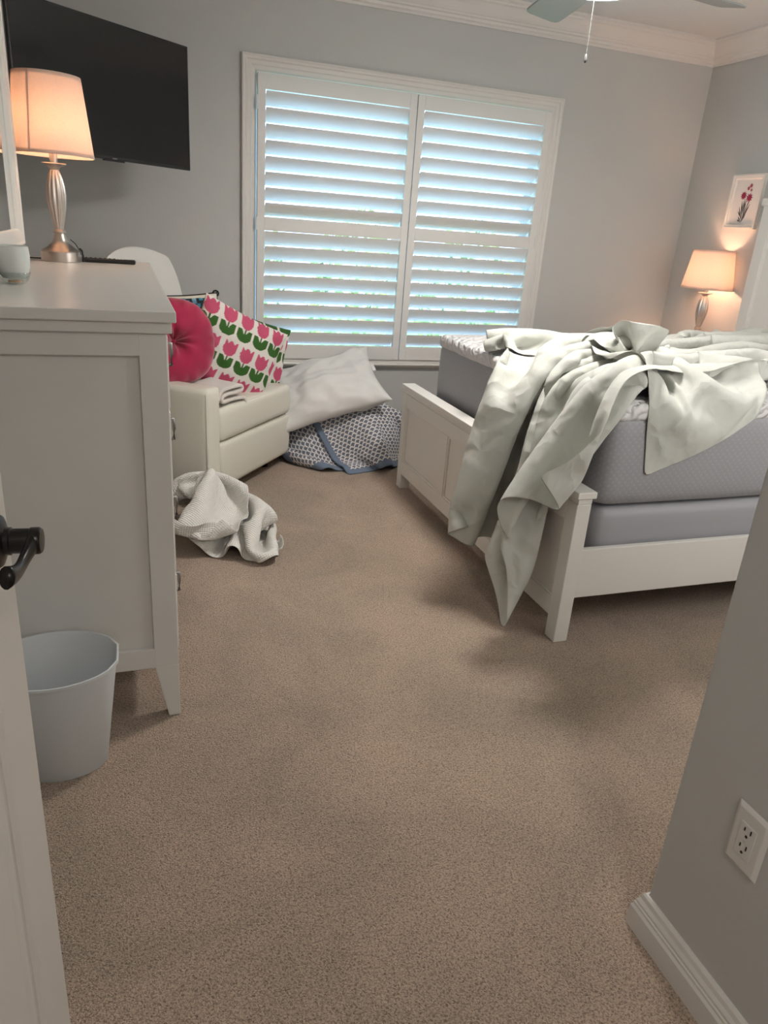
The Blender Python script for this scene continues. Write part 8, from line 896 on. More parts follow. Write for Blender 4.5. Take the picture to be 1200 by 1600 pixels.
9,-7,-6,3,-1,5,1,-1,1,0,-7,0,0,6,2,5,-5,-5,-2,-3,6,2,-5,7,-9,7,7,-3,-9,5,-4,2,-1,-4,-2,5,-3,5,0,3,0,1,2,3,-1,-7,-1,-6,7,4,1,0,-4,4,-6,-3,-4,2,1,-7,11,3,-3,-14,11,5,-4,-6,-1,-3,0,0,3,5,5,-1,-3,-6,6,5,-3,-3,0,-4,9,1,0,-2,-7,4,6,-3,2,-3,-6,4,-3,3,2,0,2,-10,-7,0,-2,1,2,8,6,4,-3,-5,-6,5,4,-2,3,-1,-6,5,3,0,0,-2,7,0,-1,-3,-6,-4,7,2,4,-6,0,2,2,-4,-11,-3,0,5,8,6,2,-4,-7,-6,6,5,-5,2,-1,-5,10,1,-5,2,2,0,-1,2,-4,-1,-3,7,-3,-1,-1,9,-5,-7,-1,-6,-2,1,5,9,5,0,-4,-6,-6,5,-2,-2,2,7,-6,5,7,0,-2,0,5,0,1,0,1,-11,-4,0,0,0,7,1,-4,-4,-3,1,-1,6,8,5,-1,-5,-6,-6,1,1,0,1,1,0,4,2,-1,3,2,2,0,-1,3,-6,-7,-5,1,-1,-3,10,4,-8,-1,-7,-2,3,8,7,3,-2,-2,-5,-3,0,-1,-1,0,2,-1,2,-3,1,2,6,-3,4,-2,4,-7,-6,-8,3,0,-1,5,-4,-9,1,1,-1,3,9,7,0,-2,0,-3,-5,1,-1,0,-2,2,-2,-2,0,-1,4,5,-1,2,-3,5,-4,-8,-7,0,1,0,5,-6,-8,6,-3,-2,4,9,8,-4,0,4,-6,-4,-1,0,-1,-1,1,-1,-1,1,-2,5,-7,10,3,-2,1,3,-10,-3,-11,1,2,2,-2,-4,0,1,-1,3,9,7,0,-4,0,-2,-1,-1,0,-3,0,-1,2,-3,2,-4,9,-2,4,-1,0,-7,1,-3,-9,-3,1,-3,9,-5,-2,0,-1,1,4,8,0,-2,5,0,3,-4,-1,-1,-2,0,-2,0,2,
3,1,-4,-2,7,-4,1,-2,-2,4,-11,-8,1,0,3,1,-3,0,0,0,4,6,0,4,1,-1,2,-1,0,-4,0,2,-1,-4,1,14,-4,1,-7,1,-1,-2,-4,-7,-4,-1,0,-1,1,3,1,-2,-1,1,1,3,8,2,5,-6,1,0,-1,-4,2,4,-1,-3,5,-5,3,-4,-3,0,2,-1,-9,-4,-2,0,0,1,-1,1,1,0,0,-1,1,1,3,3,2,5,-2,1,-2,-4,-1,5,2,4,-1,-6,-9,3,2,-7,-1,-2,-4,-1,1,-1,-1,1,1,-1,1,2,0,-1,0,1,0,0,1,7,4,-2,-4,2,0,4,4,0,-2,-7,2,0,-7,-4,-3,-1,-1,0,0,0,-1,1,1,0,-1,0,1,2,-1,-1,2,2,-1,2,3,-2,2,6,-1,1,5,1,-6,4,-1,-7,-4,0,-2,-3,-1,0,-1,-1,0,0,0,1,1,0,0,-1,1,2,0,-1,4,1,-2,5,2,3,-2,0,4,2,2,-5,-4,-6,1,1,-4,-3,0,-1,-1,-1,0,1,1,1,0,1,-1,1,0,-1,1,2,3,-3,2,8,1,0,0,-1,1,5,-3,-4,-4,-2,-2,1,-4,0,-1,-1,-1,0,-1,1,1,0,1,0,2,-1,0,0,1,1,-1,0,6,5,1,0,
], 34, 34, [1.609, 1.908, 0.606])
G_TONGUE = grid_points([
40,-10,-5,-11,-11,-3,5,10,10,6,-2,-5,-2,4,7,3,-4,3,8,8,8,8,8,8,8,8,8,8,8,8,11,3,-3,-1,2,0,-1,1,0,-1,2,0,1,1,0,0,0,-1,0,-1,0,0,0,0,0,1,0,0,0,0,6,3,1,0,0,6,-2,-4,1,-2,3,1,2,0,0,-1,1,-1,-1,1,0,0,0,0,0,-1,0,0,0,0,4,-3,10,-2,3,4,0,-2,-10,2,4,6,-1,0,0,0,1,-2,-1,0,0,0,0,0,0,1,0,0,0,0,-4,-2,-8,27,12,-9,2,0,-2,-5,-4,5,2,0,0,2,1,-1,-2,0,0,0,0,0,0,-1,0,0,0,0,-12,9,15,-2,3,4,-2,-1,2,-1,1,-3,2,1,-1,0,1,-1,-1,0,-1,0,0,0,0,1,0,0,0,0,-2,9,3,-4,2,5,2,1,2,0,-3,-1,1,0,0,0,0,1,-3,-1,2,-1,0,1,0,-1,0,0,0,1,7,3,-6,1,-2,0,4,7,1,0,0,1,0,0,0,0,0,0,0,-2,1,-1,0,-1,0,1,0,0,0,-1,10,-3,2,1,1,2,0,-2,4,2,0,-2,0,-1,0,2,0,0,-1,-1,-2,2,-1,1,0,-1,0,0,0,0,12,0,0,1,-1,0,1,-1,1,3,0,0,-1,1,0,0,1,0,-2,-2,1,-1,1,-1,0,1,-1,1,0,0,12,0,0,-1,1,0,0,1,0,2,2,-2,0,0,-1,0,2,0,-1,-3,0,-1,1,1,0,0,1,-1,0,0,14,-2,1,0,-1,0,1,-1,0,1,1,1,0,0,0,1,0,0,1,-3,-3,3,-1,0,0,0,0,0,0,-2,11,1,0,0,0,1,-1,0,0,2,0,1,0,-1,1,0,-2,3,-1,1,-3,0,0,0,0,0,0,0,-1,-5,12,1,-3,2,0,0,0,0,1,0,
0,-1,2,-1,1,3,0,-2,3,-3,-2,-2,3,-1,0,0,0,0,-4,-6,13,-1,2,-2,1,-1,0,1,-1,0,-1,3,1,0,-3,2,0,-1,2,0,-5,3,-1,2,-1,0,0,-2,-4,-5,13,0,0,0,-1,0,1,-1,1,0,3,0,-1,-9,4,0,1,0,-12,9,17,-9,-3,0,0,0,1,-5,-6,-3,12,-1,1,0,0,1,-1,0,0,0,1,0,-7,3,2,-2,0,-4,3,-1,2,6,-3,1,1,-1,-2,-5,-6,-1,18,-6,-1,1,0,0,0,1,-1,0,-3,-7,0,5,1,1,0,-1,2,2,-4,4,0,0,1,1,-7,-7,0,0,18,-2,-5,-1,2,-1,1,0,1,-2,-3,-1,0,1,0,1,-1,0,1,0,0,1,3,-2,1,-2,-8,-2,-1,0,17,-1,-2,-3,0,1,0,0,0,-3,-2,2,-2,0,2,-1,1,4,-1,-2,0,0,3,0,-1,-10,-3,0,1,1,16,1,-3,0,-3,1,-1,-1,1,2,-2,-5,0,4,-1,-1,1,3,-2,0,0,0,0,0,-8,-4,1,0,1,1,17,-1,-1,-4,1,0,0,0,0,1,0,-1,-2,-3,2,-6,-2,3,10,-5,-2,1,1,-6,-4,0,-1,2,-1,2,17,0,1,-4,-4,1,-1,1,-1,1,1,3,-8,0,-1,-14,-5,0,11,7,4,-1,-4,-2,0,-7,4,1,1,-1,16,1,-2,-2,-1,-1,1,-2,3,-1,3,-1,11,-21,-18,7,7,2,-6,8,0,2,-5,-1,-1,2,0,0,0,-1,14,3,0,-2,-4,-1,1,2,-3,2,1,0,-8,3,-4,3,12,0,-11,-2,1,-4,1,-1,-2,0,1,-2,1,-1,11,0,4,-1,-1,-3,0,0,1,1,0,-4,-2,2,3,3,-7,6,0,-9,3,-1,-3,1,-1,-1,-2,0,-1,-1,2,9,1,1,-1,-1,-1,0,-1,1,1,-3,4,2,0,-2,4,-4,-9,-1,
-4,5,4,-6,-3,4,-3,-1,-1,1,8,-2,4,4,1,-1,-5,2,-4,-3,8,4,-4,-2,0,0,1,-2,4,-10,-3,1,0,-5,0,-1,1,2,0,-1,2,3,4,4,0,0,0,-3,-2,5,-7,3,2,1,-6,9,-2,-7,6,-4,-7,2,-10,-4,-1,3,-1,5,2,1,6,-4,2,6,4,0,3,-13,10,-7,-5,5,4,0,14,-21,-19,14,9,7,-14,-13,-6,8,-1,-2,4,0,5,3,3,1,-2,2,4,-1,-1,14,-15,-18,7,1,7,8,-8,-8,5,-6,0,8,-5,-10,8,-4,1,-2,3,-4,1,7,-4,1,0,-1,3,2,1,-9,-12,13,-1,-3,1,8,-4,3,-2,-7,3,-1,3,-8,0,5,-2,1,-2,4,6,5,-12,0,0,1,1,3,-2,-7,7,-3,-1,5,0,-2,4,-2,-1,8,-5,-3,1,1,-4,4,0,-2,0,2,1,4,-10,0,-2,-1,1,0,2,-3,2,5,-5,-3,2,-11,9,36,-8,-19,-2,-2,2,-1,-2,-2,4,-1,0,7,6,2,-7,3,-3,0,-1,-5,-5,8,-2,0,2,-2,-4,2,7,-7,9,7,-7,-4,-1,2,-2,-4,8,-3,2,11,-3,2,-6,-6,4,3,-6,-4,-1,1,6,-4,-3,0,-1,4,0,-1,-7,4,6,3,1,0,-2,-2,-10,15,23,-16,6,-2,-2,-1,0,-8,-5,-1,0,1,-1,-1,1,2,0,3,7,-8,1,-4,0,6,3,-2,4,-3,-1,5,-2,10,-3,3,-6,-1,-5,-5,0,1,0,-1,1,1,-1,-1,3,13,-11,-8,4,3,-5,3,9,0,-1,-1,4,0,-3,6,2,-6,-14,-2,-3,3,0,-1,0,1,0,1,-1,0,9,-3,-5,4,-3,-2,8,-9,4,3,0,7,-9,7,1,-1,3,8,-17,2,0,-2,0,1,-1,0,1,-1,0,5,0,-2,-1,4,0,-3,2,7,-4,4,-4,-5,16,8,-10,-2,-2,0,
-11,-5,-1,1,0,-1,-2,2,0,0,2,5,0,-4,-3,-10,16,19,-12,-1,-6,8,0,2,11,-11,12,-6,-4,-2,-17,0,1,-1,0,2,3,-4,0,0,2,2,0,-3,0,3,0,-1,8,-3,-2,-13,15,28,-7,-5,-2,5,-4,-4,-16,0,-1,1,0,-1,-1,2,0,2,2,1,-2,-1,-1,3,0,1,1,0,-1,7,5,-3,9,0,-3,4,2,0,-15,-1,0,-1,0,1,0,0,0,0,4,-1,0,0,0,1,0,-1,4,1,0,7,3,-2,2,7,-3,0,6,0,-12,-3,-2,1,0,-1,0,0,0,3,2,0,0,0,1,0,-1,0,1,4,3,3,3,-1,0,4,1,-1,2,4,-12,-2,0,-3,0,1,1,-1,2,3,-1,1,-2,0,0,1,1,-2,2,2,6,3,2,1,-1,0,3,0,0,2,400,-4,5,-2,-11,-9,2,8,11,9,4,-3,3,13,13,-3,-12,-4,10,11,11,12,11,12,11,11,11,11,12,11,-9,5,-4,-3,-1,2,-2,1,-2,2,1,2,2,-1,0,0,-1,0,-2,1,0,0,0,-1,0,0,1,0,-1,0,-15,3,1,-1,1,4,-2,-3,4,-6,3,3,1,0,0,1,1,-3,-1,-1,0,0,0,0,0,1,-1,0,0,0,-16,-2,8,-1,1,17,12,-27,-17,13,1,5,-1,1,-1,1,1,-1,-4,1,0,-1,0,1,0,-1,0,0,1,0,-17,2,-12,14,22,-9,-2,9,-11,-9,0,3,3,-1,1,3,2,-4,-3,-1,0,1,0,-1,0,0,1,0,-1,0,-12,-4,5,1,-1,7,5,3,-1,-8,-4,0,2,0,0,2,2,-2,-3,-2,1,-1,0,1,0,0,-1,0,0,0,-17,2,4,3,-3,1,4,12,-8,0,-4,-2,2,-1,0,3,0,0,-3,-2,0,-1,1,-1,0,0,0,0,0,1,-16,5,4,0,3,-3,-8,9,21,-16,
-5,0,0,0,0,1,1,0,-1,-4,-1,1,-1,0,0,0,1,0,0,-1,-11,2,0,-1,-1,0,1,-2,9,8,-5,-7,-1,1,0,2,2,1,-4,-3,-1,0,0,0,1,0,-1,0,0,0,-12,1,-1,0,1,0,0,0,3,7,0,-2,-3,0,-1,1,4,2,-3,-6,-1,1,0,0,-1,0,0,0,0,0,-11,0,0,1,-1,0,0,0,1,5,7,-4,-5,0,1,-2,4,2,-1,-4,0,1,-1,-3,0,0,0,0,0,0,-11,2,-2,0,0,0,0,0,0,1,3,2,-1,-1,0,0,-1,4,9,-12,-1,1,-3,1,-1,0,0,0,0,-1,-11,-2,3,-2,1,-1,1,-1,1,2,0,0,3,-1,0,1,-2,4,-1,5,-10,2,2,-3,-1,0,0,0,0,-1,-11,0,-1,1,-1,1,-1,1,-1,1,2,0,4,3,-6,3,-1,-2,6,1,-6,-4,3,0,-1,-1,0,0,-1,-2,-12,1,0,1,-1,0,-1,1,0,1,-3,7,6,-7,-2,-1,0,-2,5,6,-8,-1,-1,3,-1,-1,0,0,-2,-3,-11,0,1,-2,2,-1,0,0,0,0,7,3,-9,-5,3,-2,1,1,-12,9,27,-19,-4,2,0,-1,1,-1,-3,-3,-10,0,-2,1,0,0,0,-1,0,0,1,-2,-2,2,0,0,-1,-1,3,-2,0,12,-9,0,2,0,0,-4,-3,-1,-5,-5,4,-6,0,0,1,0,0,0,-2,-3,0,1,1,-1,0,0,0,3,-2,4,0,-1,0,2,-3,-4,-1,1,0,-8,-2,7,-8,2,-2,-1,0,0,0,-2,0,2,-1,-1,0,0,2,2,-3,0,3,-2,2,-1,-5,0,0,-1,3,-6,-7,2,6,-8,-1,-1,1,0,-4,2,-2,1,0,-2,3,3,-3,1,0,-1,5,-1,-3,-4,-1,0,0,2,-1,-1,-5,-3,2,3,-4,-2,-1,-1,1,-3,1,1,0,0,-1,3,0,-4,
1,1,0,0,-3,0,0,0,1,1,-1,-2,-4,-3,-1,3,0,-2,-1,3,-1,-2,-4,0,1,-4,0,0,6,1,0,-3,0,-2,1,-1,0,0,1,0,-3,1,2,-11,0,2,-3,3,0,-1,4,-2,-4,-1,0,-1,4,-1,-3,-1,-3,1,1,1,-1,-1,0,2,0,-1,-4,2,-4,-1,-5,-1,7,-5,0,-1,3,6,2,-16,-5,6,-2,-2,4,2,-2,2,-2,0,0,0,1,0,-1,1,-11,10,-1,-7,-3,1,0,1,0,1,0,-1,-6,4,-3,-1,9,3,-13,0,3,-1,1,-1,0,0,0,-1,1,-1,-13,-3,6,2,-4,-3,3,2,0,-1,1,-3,-1,1,1,6,-1,8,1,-13,-7,4,-2,1,1,-2,1,-1,0,0,-17,5,0,3,-1,-2,-1,4,1,-3,4,-7,3,5,2,-1,-2,-6,-4,5,4,-9,4,-2,-1,2,-2,0,-1,0,-15,0,3,3,-1,-1,0,2,-1,1,-5,10,1,-7,0,3,0,-5,6,-5,-5,0,0,0,-1,0,0,1,1,-1,-17,0,3,3,2,3,-6,-1,2,2,-6,2,5,2,-4,3,-9,-1,4,3,-7,1,3,1,2,-3,0,-3,-1,1,-15,-1,-1,4,6,-3,4,-8,2,-4,-1,1,6,1,9,-14,-4,0,3,7,2,-10,3,2,1,3,-4,-2,-3,0,-15,-2,0,1,1,0,-2,4,-2,4,-5,1,-3,6,-3,-2,4,-3,-2,-3,11,4,-8,4,-2,2,-4,5,-3,-6,-17,1,3,-2,-2,2,-1,3,2,-9,6,0,0,-2,0,4,-5,5,-3,-1,1,8,-2,-6,4,-1,3,-4,-2,0,0,-1,-5,1,-4,-5,3,6,-4,-1,-2,-2,1,-2,1,-4,4,-4,3,3,-2,2,0,-4,1,2,2,-4,0,-1,12,0,-5,-3,0,-12,2,1,-11,2,3,2,-6,12,8,-18,-5,4,0,0,1,-2,4,0,-4,2,-2,-1,1,1,
11,1,0,-2,3,9,-27,-19,15,1,-5,2,3,8,-11,5,-4,-11,4,4,1,-2,1,5,-6,2,-2,1,-1,0,15,-6,3,3,-6,-12,4,-5,-10,0,7,-1,6,1,-9,-3,16,-5,-9,-4,0,6,-5,1,7,-9,-2,1,4,-1,15,1,0,-7,-8,-1,0,-2,-3,5,3,-9,13,-13,-6,4,5,5,-5,-6,-4,-4,3,0,0,-2,2,0,-1,1,14,-1,-4,-7,-2,0,0,-1,-2,-2,2,15,-21,-23,16,32,-16,0,1,-5,-10,1,-2,0,1,-2,0,2,-1,-1,8,-3,-5,-1,0,1,0,-1,-1,-1,2,-6,-10,12,3,-5,9,-2,-4,9,-13,-10,5,0,-1,-3,3,-3,2,2,0,2,-2,0,0,-1,0,-1,0,-2,-1,-6,1,3,3,-2,7,-3,3,-9,10,-10,-8,0,5,12,-12,-2,-4,0,8,-6,-3,1,0,0,-1,2,-2,-3,-2,-6,1,6,3,0,0,0,2,0,0,0,-12,3,1,1,11,-6,-5,-6,2,-3,2,-1,0,0,3,-4,-3,8,-12,-7,6,6,-1,0,-2,7,-3,0,0,8,-10,-8,1,3,8,3,-2,-4,0,0,-1,1,0,0,-1,1,0,-4,-7,2,4,1,1,-1,-2,6,0,1,2,-7,5,-6,-5,2,3,7,-1,2,-3,3,0,0,0,0,0,2,3,-11,-4,5,1,0,-1,-1,2,1,2,0,-1,-2,4,-2,-6,-3,2,7,7,1,-5,2,3,0,-1,1,-1,0,-2,-5,2,0,1,-1,0,1,0,2,2,-1,-1,1,3,1,-6,-4,-2,1,8,4,-6,2,1,2,1,-1,1,-1,-6,0,0,0,2,1,0,-1,-1,1,3,1,-1,2,2,2,-2,-7,-4,-3,3,7,3,10,12,9,-1,-13,-13,-7,1,11,13,13,14,8,-8,-16,-7,-15,-9,4,1,0,0,0,0,0,0,0,0,0,9,1,-1,-2,-2,0,-1,-1,2,-2,
1,0,0,-1,0,1,0,1,0,-4,-1,0,0,0,0,0,0,0,0,0,5,2,1,2,-5,-2,3,-5,3,2,-2,0,-1,0,1,-1,0,1,-4,0,0,0,0,0,0,0,0,0,0,0,3,0,3,2,-9,5,-2,3,9,-5,-4,-2,0,0,0,0,-1,2,-2,-2,0,0,0,0,0,0,0,0,0,0,2,-1,-1,0,3,3,-3,-1,-3,8,2,-5,-1,-2,2,0,-3,4,-1,-3,0,0,0,0,0,0,0,0,0,0,0,3,-3,-9,10,0,6,-5,-5,3,2,3,-4,0,1,1,-1,1,1,-4,0,0,0,0,0,0,0,0,0,0,3,-4,-8,-5,3,3,11,3,-7,-2,3,2,-2,1,1,1,-1,1,1,-3,-1,0,0,0,0,0,0,0,0,0,-1,-7,-7,1,-2,0,-6,17,16,-11,-1,2,-1,0,1,2,-2,1,2,-2,-2,0,0,0,0,0,0,0,0,0,-8,-5,2,1,1,4,5,-4,-3,8,-4,2,4,-3,1,2,-1,-1,4,-2,-3,0,0,0,0,0,0,0,0,0,-2,-3,2,1,2,0,0,0,-6,2,1,-1,3,1,-1,1,1,-5,8,0,-2,0,-1,-1,0,0,0,0,0,0,1,-1,0,0,0,0,0,0,-3,-1,2,-2,3,2,-1,1,0,-2,5,3,-5,10,-3,-6,-3,0,0,0,0,3,2,-2,0,0,0,0,0,0,-2,-2,0,1,-1,3,1,-1,1,-1,-21,22,27,-21,-3,1,-1,-2,-1,0,3,5,-7,7,0,4,-4,0,0,0,-1,-2,0,0,0,-1,5,0,0,0,1,-10,6,11,-1,-3,-1,-2,0,1,4,2,0,0,7,-7,1,-1,0,0,-1,-2,0,1,-3,-7,10,3,-1,1,0,-5,-5,11,4,0,-2,-1,-1,3,3,2,0,1,-3,6,-2,-2,0,0,0,-3,2,-3,-6,8,2,1,-1,1,-1,-5,
0,0,8,4,-3,-1,2,3,2,-1,0,1,-5,2,4,-2,0,0,0,-1,-5,-1,7,6,-4,-2,2,-2,11,-11,-12,7,6,3,1,-2,3,4,-1,-5,2,5,-4,-6,2,1,0,0,0,2,-2,4,0,-1,-1,1,-2,2,-5,6,-7,-6,3,8,2,0,4,2,-4,-5,-2,7,8,-9,-3,1,-2,0,1,0,4,0,1,-1,-3,0,0,0,-1,1,-2,-6,1,0,1,8,6,-3,-5,-1,0,-1,8,8,-8,0,-2,-3,-1,2,2,-1,0,-1,-1,-1,0,0,-1,1,-1,-5,-1,1,2,12,-1,-5,-1,2,0,-2,4,7,5,-6,-3,1,-4,3,-1,0,1,0,-3,-2,2,-2,1,-2,1,-1,-6,-2,14,2,-4,-1,2,3,0,-2,1,5,5,1,-2,-6,2,1,0,-1,0,-1,-2,-1,1,-1,0,1,-1,0,-2,4,4,-3,0,2,2,2,0,-1,-1,3,5,3,0,-1,-2,-3,2,-1,-1,3,-3,-4,-1,1,1,0,0,0,2,4,-2,0,0,1,1,1,0,2,-3,1,7,2,-3,2,2,-4,0,0,-4,3,-12,2,3,-3,4,0,1,3,3,0,1,-5,3,2,0,-1,0,1,-2,-1,2,6,4,-3,-2,3,-3,0,7,-15,-3,3,-5,7,-8,8,3,1,4,-2,1,1,-1,0,1,-2,0,2,3,-7,3,3,3,1,0,-4,0,2,-8,-7,6,-4,16,-4,2,-4,1,5,-3,2,-2,0,2,-2,0,0,0,-2,0,2,-2,5,4,0,1,-2,-1,1,-12,-1,-3,5,10,2,1,4,-8,1,3,-1,1,-1,0,-2,0,-3,0,-3,0,3,0,2,4,2,5,-8,5,-7,-8,-4,3,-5,-12,30,14,-11,5,-6,-1,-2,-1,3,-4,0,-4,0,0,-3,1,1,-1,1,4,2,7,15,-26,-22,10,2,-4,6,7,-4,8,11,-10,-2,2,0,-5,2,-1,3,2,-3,
0,1,-4,1,1,-3,5,9,-1,-9,-5,3,-8,0,2,-1,7,-2,3,11,-5,2,2,-18,2,0,0,5,4,4,0,5,-4,-3,-1,-1,0,9,0,-10,3,-2,-3,-1,-3,5,9,-7,0,13,21,-28,-22,13,-2,-2,5,-1,3,7,3,-3,4,1,-4,3,-3,0,-1,-6,2,-1,1,-5,5,5,-7,6,-4,0,5,4,-1,-9,-2,0,1,-2,1,3,9,0,0,-1,0,-2,2,0,-11,4,-4,1,-1,0,-1,6,-5,3,0,-3,4,11,-4,-9,-7,1,0,2,1,-2,14,0,-1,-1,0,-2,2,-8,-7,-1,2,0,-1,2,0,-8,7,-4,2,0,-2,9,-1,1,-6,-2,-1,1,-1,0,9,0,2,0,0,-3,2,-10,-4,2,-2,-1,1,-1,29,-2,-30,6,-3,2,-2,3,3,-1,-3,-3,2,-1,-3,-1,7,1,0,2,-2,9,-13,-13,8,-3,0,4,-2,9,-4,6,-8,-9,6,-6,3,1,6,3,-5,-7,4,-6,1,0,6,4,-1,-4,5,-7,-4,5,-7,3,-1,-1,2,14,-2,-14,5,-11,-2,3,0,-4,7,7,13,-18,-16,10,-2,1,5,0,0,6,-5,-7,-1,3,-2,2,4,-3,4,3,-2,-3,4,-4,-10,-2,5,4,-8,9,-5,3,-3,-5,0,-2,7,0,2,-5,-7,1,1,1,1,-2,5,3,-5,-8,8,10,-1,0,-8,-10,-2,8,-2,2,-2,2,0,-7,0,3,8,-1,-3,-5,-2,2,0,1,0,0,0,-4,4,5,0,3,-1,0,9,-5,-13,-13,11,6,-1,1,4,-5,-7,-5,4,0,-1,-3,0,-3,2,2,-1,0,-3,-1,8,5,-7,8,1,0,1,4,3,-5,-11,-10,22,11,-9,-4,-6,-9,10,-3,-7,-3,1,1,0,0,1,-1,-2,3,8,-1,-6,-14,27,13,-10,-2,-6,6,-5,6,-5,2,2,2,-1,-2,3,-5,-2,1,0,-4,-2,7,0,0,
-3,9,5,-1,-3,5,-2,4,2,2,2,-8,7,-10,-2,9,0,-3,5,-1,-3,-1,1,1,-1,2,4,-6,3,-1,2,7,2,-4,-1,5,0,0,5,-3,-3,5,2,-1,-2,-2,4,0,-3,3,-8,4,5,1,-1,2,-3,-4,0,1,8,6,-2,0,0,2,1,-1,3,0,1,1,1,0,-3,-5,4,2,-4,-1,-10,3,3,5,0,-2,-2,2,0,6,4,0,1,0,2,-1,-1,1,1,3,1,1,-1,0,0,-2,-2,2,2,-4,-9,1,1,3,5,-4,-3,4,6,6,0,0,0,-1,0,2,-1,1,1,2,2,0,1,-1,1,-1,-3,-3,3,2,
], 46, 30, [1.45, 2.305, 0.876])
